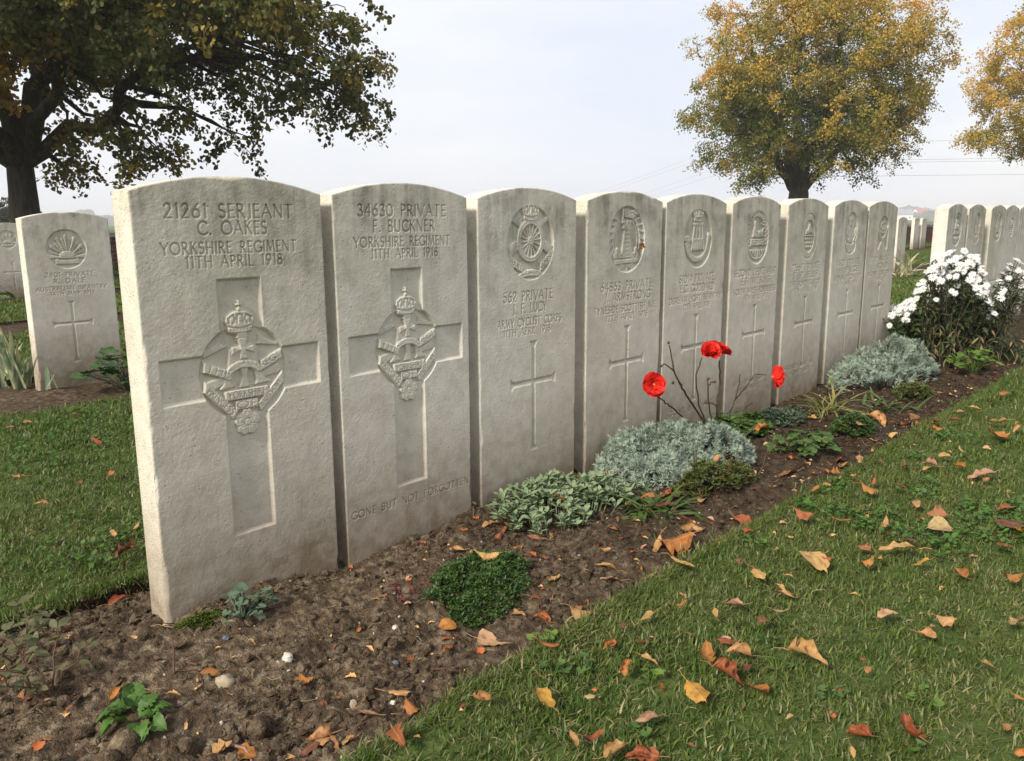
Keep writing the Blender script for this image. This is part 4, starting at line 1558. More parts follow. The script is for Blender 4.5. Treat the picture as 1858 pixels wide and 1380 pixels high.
# rows behind and beyond
stone((0.640, 2.75, -.03), 'lone headstone behind on the left with a rising sun badge', badge_sun,
      [('2401 PRIVATE', .075, .290, .516, .020), ('R. DALE', .110, .250, .486, .020), ('AUSTRALIAN INFANTRY', .030, .345, .453, .018), ('14TH MAY 1918', .090, .285, .430, .016)],
      .0024, .0008, 10.0, (.175, .392, .297, .12, .080, .0075), wmin=.0016, tilt=(0, 0))
right_labels = ['first headstone right of the daisy bush, its left side bright in the sun',
                'second headstone right of the daisy bush, narrow behind its neighbour',
                'third headstone right of the daisy bush, with a bright side face',
                'fourth headstone right of the daisy bush, greyer front',
                'headstone at the right edge of the picture, cut by the frame']
right_x = [4.613, 5.038, 5.560, 5.940, 6.340]
right_badges = [badge_sphinx, badge_crest, badge_bugle, badge_garter, badge_crest]
for k in range(5):
    stone((right_x[k], 0, .002 * k), right_labels[k], right_badges[k],
          (), .0042, .0014, 11.0 + k, C_STD, wmin=.0022)
far_list = [((12.19, 2.75, -.06), 'far headstone seen just past the ninth stone, nearest of three', badge_crest),
            ((21.77, 5.5, -.06), 'distant narrow headstone, left of the pair before the brick wall', badge_bugle),
            ((22.36, 5.5, -.07), 'distant narrow headstone, right of the pair before the brick wall', badge_garter),
            ((1.93, 8.25, -.07), 'headstone far back at the left edge, half hidden by the lone one', badge_sun)]
for k, (lc, lb, bd) in enumerate(far_list):
    stone(lc, lb, bd, (),
          .0055, .002, 20.0 + k, C_STD, wmin=.003)

# ================================================================== TREES
def bark_material():
    mt, nt, b = new_mat('dark_bark')
    n = noise(nt, wpos(nt, (9, 9, 2.2)), 1.6, 5, 0.65)
    set_in(nt, b.inputs['Base Color'], ramp(nt, n, [(0.3, (0.028, 0.023, 0.018)), (0.7, (0.095, 0.08, 0.062))]))
    b.inputs['Roughness'].default_value = 0.95
    bump(nt, b, n, 1.0, 0.03)
    return mt


M_BARK = bark_material()


def crown_colour(green, gold, rust, bias):
    def f(nt):
        hue = attr(nt, 'hue', 'Fac', 'INSTANCER')
        c = attr(nt, 'col', 'Color')
        sep = nt.nodes.new('ShaderNodeSeparateColor')
        nt.links.new(c, sep.inputs[0])
        x = math_(nt, 'ADD', math_(nt, 'MULTIPLY', hue, 0.75), math_(nt, 'MULTIPLY', math_(nt, 'SUBTRACT', sep.outputs[0], 0.5), 0.30))
        x = math_(nt, 'ADD', x, math_(nt, 'MULTIPLY', math_(nt, 'SUBTRACT', noise(nt, wpos(nt), 1.0, 3), 0.5), 1.25))
        x = math_(nt, 'ADD', x, bias, True)
        return ramp(nt, x, [(0.15, green), (0.42, [0.6 * p + 0.4 * q for p, q in zip(green, gold)]), (0.66, gold), (0.95, rust)])
    return f


def spray(n, L, leaf):
    """a drooping twig with leaves, hanging from the origin"""
    V, Q, T, C, k = [], [], [], [], 0
    g = Geo()
    az = random.random() * 6.283
    d = np.array([math.cos(az), math.sin(az), random.uniform(-0.25, 0.25)])
    pts = [np.zeros(3)]
    for i in range(5):
        d = d + np.array([random.gauss(0, .22), random.gauss(0, .22), -0.22 + random.gauss(0, .1)])
        d /= np.linalg.norm(d)
        pts.append(pts[-1] + d * L / 5)
    pts = np.array(pts)
    tube(g, pts, np.linspace(0.006, 0.002, 6), 3)
    tv = np.concatenate(g.v)
    V.append(tv)
    Q.append(np.concatenate(g.q))
    C.append(np.full((len(tv), 3), 0.05))
    k = len(tv)
    for i in range(n):
        u = random.uniform(0.02, 1.0) * 5
        a = min(4, int(u))
        p = pts[a] + (pts[a + 1] - pts[a]) * (u - a) + np.array([random.gauss(0, L * .13), random.gauss(0, L * .13), random.gauss(-L * .03, L * .10)])
        s = leaf * random.uniform(0.65, 1.25)
        # leaf hangs: main axis mostly down and outwards
        m1 = np.array([random.gauss(0, .7), random.gauss(0, .7), -abs(random.gauss(.7, .5))])
        m1 /= np.linalg.norm(m1)
        m2 = np.cross(m1, [random.gauss(0, 1), random.gauss(0, 1), random.gauss(0, 1)])
        m2 /= np.linalg.norm(m2)
        m3 = np.cross(m1, m2)
        w = s * 0.42
        f = s * random.uniform(0.05, 0.2)
        v = [p, p + m1 * s * .35 + m2 * w + m3 * f, p + m1 * s * .8 + m2 * w * .6 + m3 * f, p + m1 * s * 1.0, p + m1 * s * .8 - m2 * w * .6 + m3 * f, p + m1 * s * .35 - m2 * w + m3 * f]
        V.append(v)
        Q.append(np.array([(0, 1, 2, 3), (0, 3, 4, 5)]) + k)
        C.append(np.full((6, 3), random.random()))
        k += 6
    return np.concatenate(V), [np.concatenate(Q)], np.concatenate(C)


def curve_pts(p0, p1, n, sag, wob, up=0.0):
    t = np.linspace(0, 1, n)[:, None]
    p0, p1 = np.asarray(p0, float), np.asarray(p1, float)
    P = p0 + (p1 - p0) * t
    L = np.linalg.norm(p1 - p0)
    P[:, 2] += (up * L * (t * (1 - t) * 4))[:, 0] - (sag * L * t ** 2.2)[:, 0] + sag * L * t[:, 0]
    P += np.random.default_rng(int(abs(p1.sum()) * 1000) % 99991).normal(0, wob * L, P.shape) * (t * (1 - t) * 3)
    return P


def make_tree(name, label, base, r0, fork, limbs, centres, spray_len, leaf, nl, tmpl_n, mat, per, hue_fn, lean=(0, 0), group=None, roots=None, cluster_r=0.45):
    """base: ground point; limbs: end points of the main limbs (relative); centres: leaf clusters (n,3) relative to base"""
    root = empty(name, base, 0, label, 'tree', group)
    g = Geo()
    n = 12
    zz = np.linspace(-0.15, fork, n)
    rad = r0 * (1 - 0.25 * (zz / fork).clip(0, 1)) + r0 * 0.55 * np.exp(-(zz - 0.0).clip(0) / 0.25)
    rad[-1] *= 0.85
    P = np.c_[lean[0] * (zz / fork) ** 2, lean[1] * (zz / fork) ** 2, zz]
    tube(g, P, rad, 14)
    v = np.concatenate(g.v)
    ang = np.arctan2(v[:, 1], v[:, 0])
    bul = 1 + 0.10 * (fbm(np.cos(ang) * 2 + 9, np.sin(ang) * 2, v[:, 2] * 1.6, 3) - 0.5) * 2
    c0 = np.c_[np.interp(v[:, 2], zz, P[:, 0]), np.interp(v[:, 2], zz, P[:, 1])]
    v[:, :2] = c0 + (v[:, :2] - c0) * bul[:, None]
    g.v = [v]
    obj('trunk', g.build('trunk', M_BARK), root)
    F = np.array([lean[0], lean[1], fork])
    sk, sr = [], []
    for e, rl in limbs:
        lp = curve_pts(F - np.array([0, 0, 0.25 * fork * .5]), np.array(e, float), 12, -0.10, 0.035, 0.05)
        rr_ = np.linspace(rl, rl * 0.12, 12)
        gl = Geo()
        tube(gl, lp, rr_, 9)
        obj('limb', gl.build('limb', M_BARK), root)
        t = np.linspace(0, 11, 45)
        i = np.minimum(t.astype(int), 10)
        sk.append(lp[i] + (lp[i + 1] - lp[i]) * (t - i)[:, None])
        sr.append(np.interp(t, np.arange(12), rr_))
    SK, SR = np.concatenate(sk), np.concatenate(sr)
    gb = Geo()
    for c in centres:
        d = np.linalg.norm(SK - c, axis=1) + np.where(SK[:, 2] > c[2] + 0.6, 1.5, 0)
        k = int(np.argmin(d))
        bp = curve_pts(SK[k], c, 6, -0.10, 0.05, 0.06)
        tube(gb, bp, np.linspace(min(SR[k] * .6, 0.045), 0.006, 6), 5)
    tag(obj('branches', gb.build('branches', M_BARK), root), kind='stuff')
    T = [spray(nl, spray_len * random.uniform(0.8, 1.2), leaf) for _ in range(tmpl_n)]
    C = np.repeat(centres, per, 0)
    m_ = len(C)
    o = RNG.normal(0, 1, (m_, 3))
    o /= np.linalg.norm(o, axis=1)[:, None]
    o *= (RNG.random(m_) ** 0.5)[:, None] * cluster_r * RNG.uniform(0.7, 1.3, (m_, 1))
    o[:, 2] *= 0.7
    pts = C + o
    hue = hue_fn(pts)
    scatter('crown', T, pts, np.c_[RNG.normal(0, .2, m_), RNG.normal(0, .2, m_), RNG.uniform(0, 6.283, m_)], RNG.uniform(.75, 1.2, m_), RNG.integers(0, tmpl_n, m_), mat, root, {'hue': hue}, smooth=False)
    return root


def clumpy(n, centre, rad, seed, hollow=0.45, zmin=-9.0, under=None):
    """cluster centres filling the outer part of an uneven ellipsoid"""
    rg = np.random.default_rng(seed)
    out = []
    c, rad = np.asarray(centre, float), np.asarray(rad, float)
    while len(out) < n:
        u = rg.normal(0, 1, 3)
        u /= np.linalg.norm(u)
        lob = 0.74 + 0.46 * float(fbm(u[0] * 2.1 + seed, u[1] * 2.1, u[2] * 2.1 + 5, 2))
        r = (hollow + (1 - hollow) * rg.random() ** 0.7) * lob
        p = c + u * rad * r
        if p[2] < zmin or (under is not None and not under(p)):
            continue
        out.append(p)
    return np.array(out)


# --- left tree: broad, drooping, seen against the light
LT = CAM_C + ray(46, 395) * 12.0
LT = np.array([LT[0], LT[1], -0.05])
M_CROWN_L = leafy('left_tree_leaves', crown_colour((0.075, 0.090, 0.022), (0.38, 0.25, 0.045), (0.56, 0.26, 0.06), 0.10), 0.30, 0.55, 0.3)
RV = np.array([CR[0], CR[1], 0]) / np.hypot(CR[0], CR[1])       # to the right as seen from the path
FV = np.array([CF[0], CF[1], 0]) / np.hypot(CF[0], CF[1])


def lt_under(p):
    # the underside sweeps up from the trunk to the tip on the right
    s = p @ RV
    lo = 2.82 + 0.12 * math.exp(-(s / 1.2) ** 2) + 0.55 * float(fbm(p[0] * .9, p[1] * .9, 1.0, 2)) + (0.10 * max(0, s - 2) if s > 0 else 0)
    lo -= 0.16 * max(0.0, -(p @ FV))
    return p[2] > lo


cl = np.concatenate([clumpy(620, (-0.15, 0.1, 4.9), (5.1, 5.1, 4.1), 3, 0.34, 1.5, lt_under), clumpy(130, (RV[0] * 1.6 - FV[0] * 2.0, RV[1] * 1.6 - FV[1] * 2.0, 3.7), (3.3, 3.3, 1.5), 5, 0.0, 1.9, lt_under), clumpy(45, (RV[0] * .2 - FV[0] * 2.2, RV[1] * .2 - FV[1] * 2.2, 3.0), (1.6, 1.6, .8), 6, 0.0, 2.05)])
# long boughs reaching to the right over the second row
extra = []
for s0, f0, z0, n_ in ((5.0, -0.5, 2.65, 10), (5.1, 0.4, 2.45, 9), (4.3, -.6, 2.35, 7), (3.2, -.5, 2.05, 4), (3.5, -.3, 1.75, 2), (2.8, -.8, 1.75, 4), (2.1, -.5, 1.65, 3), (1.5, -.4, 1.75, 3), (4.9, 0.0, 3.2, 6), (4.5, -0.8, 4.1, 6), (0.8, -.2, 1.85, 2), (0.75, 0.3, 1.45, 2)):
    for k in range(n_):
        extra.append(RV * (s0 - abs(random.gauss(0, .45))) + FV * (f0 + random.gauss(0, .45)) + np.array([0, 0, z0 + .22 + random.gauss(0, .16)]))
n_main = len(cl)
cl = np.concatenate([cl, np.array(extra)])
per_l = np.r_[np.full(n_main, 5), np.full(len(extra), 3)]
sun_v = np.array(SUN_DIR)


def hue_left(p):  # autumn gold, plus a sunlit look painted into the near left leaves
    d = (p - np.array([0, 0, 4.9])) / np.array([6.1, 6.1, 4.1])
    return np.clip(0.10 + 1.0 * np.clip((1.9 - p @ RV) / 2.0, 0, 1) * np.clip(-(p @ FV) / 3 + .35, 0, 1) + 0.42 * (np.linalg.norm(d, axis=1) - 0.6) + RNG.normal(0, .10, len(p)), 0, 1)


limbs_l = [(RV * 4.3 + FV * -.3 + np.array([0, 0, 3.6]), .12), (RV * 3.6 + FV * -2.4 + np.array([0, 0, 4.4]), .11), (RV * 2.4 + np.array([0, 0, 6.6]), .14), (RV * -3.6 + FV * .5 + np.array([0, 0, 4.0]), .13),
           (RV * -2.2 + FV * -2.8 + np.array([0, 0, 4.2]), .15), (FV * 3.2 + np.array([0, 0, 5.2]), .12), (RV * -1.0 + np.array([0, 0, 7.4]), .16), (RV * .8 + FV * -3.8 + np.array([0, 0, 4.0]), .13)]
make_tree('lime_tree', 'big dark tree at the left, its boughs hanging over the headstones', tuple(LT), 0.225, 1.85, limbs_l, cl, 0.50, 0.066, 52, 14, M_CROWN_L, per_l, hue_left, lean=(0.02, 0.02), cluster_r=0.42)

# --- middle tree: autumn gold, round crown
M_CROWN_M = leafy('gold_tree_leaves', crown_colour((0.090, 0.120, 0.020), (0.50, 0.34, 0.055), (0.60, 0.29, 0.07), 0.04), 0.40, 0.55, 0.3)
MT = CAM_C + ray(1446, 392) * 24.0
MT = np.array([MT[0], MT[1], -0.05])
cm_ = clumpy(330, (RV[0] * .08, RV[1] * .08, 4.55), (3.6, 3.6, 3.3), 8, 0.38, 1.35, lambda p: p[2] > 1.40 + 1.5 * max(0, 1.7 - np.hypot(p[0], p[1])) + 0.25 * float(fbm(p[0], p[1], 3.0, 2)))


def hue_mid(p):
    d = np.linalg.norm((p - np.array([0, 0, 4.6])) / np.array([3.6, 3.6, 3.4]), axis=1)
    return np.clip(0.06 + 0.80 * (d - 0.35) + 0.11 * (p[:, 2] - 3.6) + RNG.normal(0, .12, len(p)), 0, 1)


limbs_m = [(RV * .9 + np.array([0, 0, 5.6]), .20), (RV * 2.6 + FV * -.8 + np.array([0, 0, 4.4]), .14), (RV * -2.4 + FV * -.6 + np.array([0, 0, 4.2]), .16), (RV * -.4 + np.array([0, 0, 6.6]), .18), (FV * 2.3 + np.array([0, 0, 4.8]), .13), (FV * -2.4 + np.array([0, 0, 4.4]), .13), (RV * -1.8 + np.array([0, 0, 6.4]), .13)]
make_tree('lime_tree', 'round golden autumn tree rising behind the middle of the front row', tuple(MT), 0.36, 1.7, limbs_m, cm_, 0.60, 0.058, 66, 12, M_CROWN_M, 6, hue_mid, lean=(0.05, 0.0), cluster_r=0.50)

# --- right tree, cut by the frame
RT = CAM_C + ray(2012, 388) * 26.0
RT = np.array([RT[0], RT[1], -0.05])
M_CROWN_R = leafy('edge_tree_leaves', crown_colour((0.09, 0.12, 0.02), (0.54, 0.36, 0.055), (0.60, 0.29, 0.07), 0.05), 0.40, 0.55, 0.3)
cr_ = clumpy(460, (0, 0, 5.1), (4.5, 4.5, 3.7), 21, 0.40, 1.9, lambda p: p[2] > 2.95 + 0.3 * float(fbm(p[0], p[1], 3.0, 2)))
make_tree('lime_tree', 'yellow and green tree cut off by the right edge of the picture', tuple(RT), 0.33, 2.2, [(np.array(e, float), r) for e, r in (((-2.5, 1.0, 5.0), .15), ((2.4, .4, 4.8), .15), ((0, -2.2, 5.2), .15), ((.3, .2, 7.8), .18), ((-1.6, -1.8, 4.2), .12), ((0.2, 2.4, 5.0), .12))],
          cr_, 0.60, 0.058, 66, 10, M_CROWN_R, 6, hue_mid, cluster_r=0.50)

# --- grey-green tree far off at the left edge
FT = CAM_C + ray(2, 400) * 42.0
FT = np.array([FT[0], FT[1], -0.1])
M_CROWN_F = leafy('far_tree_leaves', crown_colour((0.040, 0.055, 0.022), (0.09, 0.085, 0.03), (0.12, 0.09, 0.04), 0.0), 0.2, 0.6, 0.2)
cf_ = clumpy(90, (0, 0, 1.25), (1.7, 1.7, 1.25), 31, 0.2, 0.1)
make_tree('hedge_tree', 'small grey green tree far off at the left edge', tuple(FT), 0.10, 0.5, [(np.array(e, float), .05) for e in ((.7, 0, 1.4), (-.7, .2, 1.4), (0, -.6, 1.6))], cf_, 0.4, 0.09, 26, 6, M_CROWN_F, 5, lambda p: np.full(len(p), .25), cluster_r=0.4)


# ================================================================== FAR LAND
M_FARLEAF = plain('far_woodland', (0.045, 0.058, 0.030), 1.0, 0.5, 0.2)
M_WHITE = plain('white_render', (0.72, 0.70, 0.66), 0.9, 0.05, 1.0)
M_TILE = plain('red_roof_tiles', (0.30, 0.10, 0.06), 0.9, 0.25, 2.0)
M_SLATE = plain('grey_roof', (0.20, 0.21, 0.23), 0.9, 0.2, 2.0)
M_DARKWIN = plain('dark_window', (0.03, 0.035, 0.04), 0.3, 0.1, 2.0, 0, 0.5)


def far(px, dist, z=-0.13):
    d = ray(px, 397.0)
    h = np.array([d[0], d[1]])
    p = CAM_C[:2] + h / (h @ np.array([math.sin(YAW), math.cos(YAW)])) * dist
    return np.array([p[0], p[1], z])


def house(px, dist, w, dp, h, rh, rz, wall, roof, label, wins=4, group='houses on the far side of the field'):
    p = far(px, dist)
    r = empty('farm_house', tuple(p), rz, label, 'house', group)
    g = Geo()
    box(g, (-w / 2, -dp / 2, 0), (w / 2, dp / 2, h))
    g.add([(-w / 2, -dp / 2, h), (-w / 2, dp / 2, h), (-w / 2, 0, h + rh), (w / 2, -dp / 2, h), (w / 2, dp / 2, h), (w / 2, 0, h + rh)], [(0, 2, 1), (3, 4, 5)])
    obj('wall', g.build('wall', wall, False), r)
    g = Geo()
    o = 0.35
    for s in (-1, 1):
        a = [(-w / 2 - o, s * (dp / 2 + o), h - rh * o * 2 / dp), (w / 2 + o, s * (dp / 2 + o), h - rh * o * 2 / dp), (w / 2 + o, 0, h + rh + .05), (-w / 2 - o, 0, h + rh + .05)]
        b_ = [(x, y, z + 0.2) for x, y, z in a]
        g.add(a + b_, [(0, 1, 2, 3), (4, 7, 6, 5), (0, 4, 5, 1), (1, 5, 6, 2), (2, 6, 7, 3), (3, 7, 4, 0)])
    ro = obj('roof', g.build('roof', roof, False), r)
    g = Geo()
    box(g, (w * .22, -.4, h + rh * .5), (w * .22 + .8, .4, h + rh + 1.0))
    obj('chimney', g.build('chimney', M_TILE, False), ro)
    g = Geo()
    box(g, (-.5, -.04, 0), (.5, .04, 1.3))
    wm = g.build('window', M_DARKWIN, False)
    for i in range(wins):
        for s in (-1, 1):
            obj('window', wm, r, (-w / 2 + (i + .5) * w / wins, s * dp / 2, 1.0))
    return r


house(1671, 640, 13, 8, 4.2, 4.2, D2R(-25), M_WHITE, M_TILE, 'far white gabled house with a red roof, on the horizon')
house(1688, 700, 12, 7, 3.0, 2.6, D2R(-40), M_WHITE, M_TILE, 'low far house with a white wall, right of the gabled one')
house(1631, 560, 15, 10, 3.6, 3.4, D2R(-60), M_WHITE, M_SLATE, 'far barn with a pale grey roof, behind the ninth headstone')
house(1654, 760, 10, 7, 3.4, 3.0, D2R(-10), M_WHITE, M_TILE, 'tiny far house among bluish trees left of the gabled one')

fg = Geo()
rgt = np.random.default_rng(77)
for i in range(520):
    px = rgt.uniform(-300, 2400)
    ds = rgt.uniform(560, 1500)
    p = far(px, ds)
    s = rgt.uniform(3, 8) * (0.6 + ds / 1500) * (0.45 + 0.9 * vnoise(px * .02, 3.0))
    v, f = CLODS[rgt.integers(0, 9)][:2]
    a = rgt.uniform(0, 6.28)
    rot = np.array([[math.cos(a), -math.sin(a), 0], [math.sin(a), math.cos(a), 0], [0, 0, 1]])
    vv = (v * np.array([1.5, 1.5, 1.1])) @ rot.T * s + p + np.array([0, 0, s * .5])
    for ff in f:
        fg.add(vv, ff)
tag(obj('distant_woodland', fg.build('distant_woodland', M_FARLEAF)), kind='stuff')

# ---- overhead power lines
M_WIRE = plain('power_cable', (0.30, 0.31, 0.33), 0.6, 0.1, 1.0)


def wire(px0, py0, d0, px1, py1, d1, r, label, sag=0.0):
    def pt(px, py, dd):
        return CAM_C + ray(px, py) * dd
    a, b_ = pt(px0, py0, d0), pt(px1, py1, d1)
    t = np.linspace(-0.6, 1.9, 40)[:, None]
    P = a + (b_ - a) * t
    P[:, 2] -= sag * np.linalg.norm(b_ - a) * (t * (1.3 - t))[:, 0]
    g = Geo()
    tube(g, P, r * .62, 4)
    o = obj('power_cable', g.build('power_cable', M_WIRE))
    tag(o, label, 'cable', 'overhead power cables')
    return o


for k, (ya, yb, nm) in enumerate(((257, 253, 'topmost overhead cable right of the golden tree'), (291, 286, 'second overhead cable down, right of the golden tree'), (295, 291, 'third overhead cable down, close under the second'), (319, 316, 'lowest overhead cable right of the golden tree'))):
    wire(1560, ya, 120, 1858, yb, 128, 0.045, nm)
for k, (xa, ya, xb, yb, nm) in enumerate(((1100, 343, 1245, 290, 'faint overhead cable sloping up left of the golden tree, highest'), (1120, 342, 1248, 297, 'faint sloping overhead cable, second from the top, left of the golden tree'),
                                          (1175, 349, 1300, 305, 'faint sloping overhead cable, third, just above the fourth headstone'), (1200, 349, 1300, 317, 'faint sloping overhead cable, lowest, above the fifth headstone'))):
    wire(xa, ya, 230, xb, yb, 205, 0.04, nm)

# ================================================================== PLANTS
def leaf_geo(L, W, bend=0.3, fold=0.2, n=5, shape='oval', curl=0.0, wave=0.0):
    """leaf along +x from the origin; returns verts, quads"""
    t = np.linspace(0, 1, n + 1)
    if shape == 'oval':
        w = np.sin(np.pi * np.clip(t * 0.97 + 0.02, 0, 1)) ** 0.75
    elif shape == 'spoon':
        w = 0.16 + 0.84 * np.sin(np.pi * np.clip((t - 0.25) / 0.78, 0, 1)) ** 0.8
        w[-1] = 0.2
    elif shape == 'strap':
        w = np.minimum(1, (1 - t) * 3.2) ** 0.8
    elif shape == 'round':
        w = np.clip(np.sqrt(np.clip(1 - ((t - 0.56) / 0.46) ** 2, 0, 1)), 0.05, 1)
        w[0] = 0.06
    else:
        w = np.sin(np.pi * t ** 0.8) ** 0.9
    ang = -bend * t
    x = np.cumsum(np.r_[0, np.cos(ang[1:])]) * L / n
    z = np.cumsum(np.r_[0, np.sin(ang[1:])]) * L / n + curl * L * t * t
    v = []
    for i in range(n + 1):
        hw = W / 2 * w[i]
        e = wave * W * math.sin(i * 2.7)
        v += [(x[i], -hw, z[i] + fold * hw + e), (x[i], 0, z[i]), (x[i], hw, z[i] + fold * hw - e)]
    f = []
    for i in range(n):
        a = 3 * i
        f += [(a, a + 3, a + 4, a + 1), (a + 1, a + 4, a + 5, a + 2)]
    return np.array(v), np.array(f)


def rotm(rx, ry, rz):
    return np.array(Euler((rx, ry, rz)).to_matrix())


def leaf_mat(name, c0, c1, trans=0.25, rough=0.6, spec=0.3, scale=35.0, third=None):
    st = [(0.3, c0), (0.62, c1)] + ([(0.74, third)] if third else [])
    return leafy(name, lambda nt: ramp(nt, noise(nt, wpos(nt), scale, 3), st), trans, rough, spec)


def leaf_variants(n, fn, name, mat):
    out = []
    for i in range(n):
        v, f = fn()
        out.append(mesh(name, v, f, mat))
    return out


def put(name, me, parent, loc, az, pitch, roll=0.0, s=1.0):
    """leaf-like part: points to azimuth az, raised by pitch"""
    o = bpy.data.objects.new(name, me)
    o.location = loc
    o.rotation_euler = (Euler((roll, -pitch, az), 'XYZ'))
    o.scale = (s, s, s)
    COL.objects.link(o)
    o.parent = parent
    return o


def in_ellipse(n, cx, cy, rx, ry, rot=0.0, seed=0):
    rg = np.random.default_rng(seed)
    a, r = rg.uniform(0, 6.283, n), np.sqrt(rg.random(n))
    x, y = rx * r * np.cos(a), ry * r * np.sin(a)
    return np.stack([cx + x * math.cos(rot) - y * math.sin(rot), cy + x * math.sin(rot) + y * math.cos(rot)], -1), r


PL = lambda name, loc, label, cat='plant', group=None: empty(name, loc, 0, label, cat, group)


def gz(x, y):
    return float(soil_z(np.array([x]), np.array([y]))[0])


# ---- feathery silver mounds
def sprig(n=26, L=0.035):
    g = Geo()
    for i in range(n):
        u = random.random()
        az, pit = random.random() * 6.283, random.gauss(0.15 + 0.55 * u, 0.40)
        ll = L * random.uniform(0.35, 0.60) * (1.1 - .4 * u)
        p = np.array([0, 0, u * L * 0.65])
        d = np.array([math.cos(az) * math.cos(pit), math.sin(az) * math.cos(pit), math.sin(pit)])
        s = np.cross(d, [0.3, 0.2, 0.9])
        s /= np.linalg.norm(s)
        w = 0.0011
        m_ = p + d * ll * .6
        e = p + d * ll + np.array([0, 0, .12 * ll])
        g.add([p - s * w * .6, p + s * w * .6, m_ + s * w, m_ - s * w], [(0, 1, 2, 3)])
        # forked tip
        for sg in (-1, 1):
            e2 = e + s * sg * ll * .22
            g.add([m_ - s * w * .8, m_ + s * w * .8, e2], [(0, 1, 2)])
    return g


M_SILVER = leaf_mat('silver_foliage', (0.165, 0.225, 0.170), (0.37, 0.44, 0.355), 0.15, 0.8, 0.1, 45.0)


def silver_mound(cx, cy, rx, ry, rot, h, n, label, seed, lump=1.0):
    root = PL('silver_mound_plant', (0, 0, 0), label)
    root.location = (cx, cy, 0)
    T = [sprig() for _ in range(6)]
    parts = [t.build('sprig', M_SILVER, False) for t in T]
    xy, r = in_ellipse(n, 0, 0, rx, ry, rot, seed)
    hz = h * np.sqrt(np.clip(1 - r ** 2.2, 0, 1)) * (0.35 + 1.25 * fbm(xy[:, 0] * 13 + seed, xy[:, 1] * 13, 1.0, 2) * lump)
    view = np.argsort((xy[:, 1] + cy) - hz * 0.8)
    big = set(view[:280].tolist())
    rest = Geo()
    for i in range(n):
        x, y = xy[i]
        z = gz(cx + x, cy + y) + hz[i] - 0.012
        tilt = 0.75 * r[i]
        az = math.atan2(y / ry, x / rx) + random.gauss(0, .4)
        M = Matrix.Rotation(az, 4, 'Z') @ Matrix.Rotation(tilt + random.gauss(0, .25), 4, 'Y') @ Matrix.Rotation(random.random() * 6.28, 4, 'Z')
        s = random.uniform(.75, 1.25)
        if i in big:
            o = bpy.data.objects.new('sprig', parts[i % 6])
            o.matrix_local = Matrix.Translation((x, y, z)) @ M @ Matrix.Scale(s, 4)
            COL.objects.link(o)
            o.parent = root
        else:
            t = T[i % 6]
            R3 = np.array(M.to_3x3()) * s
            off = 0
            V = np.concatenate(t.v) @ R3.T + np.array([x, y, z])
            base = rest.n
            rest.v.append(V)
            rest.q += [q + base for q in t.q]
            rest.t += [q + base for q in t.t]
            rest.n += len(V)
    tag(obj('foliage', rest.build('foliage', M_SILVER, False), root), kind='stuff')
    # dark heart of stems so that the ground does not show through
    g = Geo()
    for k in range(160):
        (x, y), rr_ = xy[k], r[k]
        tube(g, [(x * .5, y * .5, -0.02), (x * .8, y * .8, hz[k] * .5), (x, y, hz[k] * .85)], .0016, 3)
    tag(obj('stems', g.build('stems', M_SILVER), root), kind='stuff')
    return root


silver_mound(1.50, -0.165, 0.285, 0.150, D2R(-14), 0.105, 1000, 'large feathery silver plant before the fourth headstone, strewn with brown leaves', 3)
silver_mound(3.27, -0.165, 0.40, 0.145, D2R(-8), 0.150, 620, 'smaller feathery silver plant at the foot of the ninth headstone', 9)

# ---- sage-green spoon-leaved plant
M_SAGE = leaf_mat('sage_green_leaf', (0.110, 0.155, 0.075), (0.225, 0.285, 0.160), 0.2, 0.75, 0.15, 60.0)
root = PL('spoon_leaf_plant', (0.985, -0.14, 0), 'low sage green plant with spoon leaves at the foot of the third headstone')
var = leaf_variants(8, lambda: leaf_geo(random.uniform(.024, .032), random.uniform(.009, .013), random.uniform(-.2, .5), random.uniform(.1, .5), 5, 'spoon'), 'leaf', M_SAGE)
xy, r = in_ellipse(190, 0, 0, .215, .13, D2R(-8), 5)
more = Geo()
for i in range(190):
    x, y = xy[i]
    h = 0.006 + 0.045 * math.sqrt(max(0, 1 - r[i] ** 2)) * random.uniform(.7, 1.25)
    z = gz(.985 + x, -.14 + y)
    az0 = random.random() * 6.28
    n = random.randint(6, 8)
    for k in range(n):
        az = az0 + 6.283 * k / n + random.gauss(0, .25)
        pit = random.uniform(.15, 1.05)
        me = random.choice(var)
        if i < 58 and k < 5:
            put('leaf', me, root, (x, y, z + h), az, pit, random.gauss(0, .3), random.uniform(.75, 1.15))
        else:
            v, f = leaf_geo(.028, .011, .3, .3, 4, 'spoon')
            more.add(v @ rotm(random.gauss(0, .3), -pit, az).T + np.array([x, y, z + h]), f)
    tube(more, [(x * .9, y * .9, z - .01), (x, y, z + h)], .0018, 3)
tag(obj('foliage', more.build('foliage', M_SAGE), root), kind='stuff')

# ---- dark strap-leaved clump with a few red blades
M_STRAP = leaf_mat('strap_leaf', (0.030, 0.068, 0.014), (0.085, 0.135, 0.030), 0.25, 0.45, 0.4, 14.0)
M_REDBLADE = leaf_mat('red_strap_leaf', (0.14, 0.02, 0.018), (0.26, 0.045, 0.03), 0.25, 0.5, 0.3, 14.0)


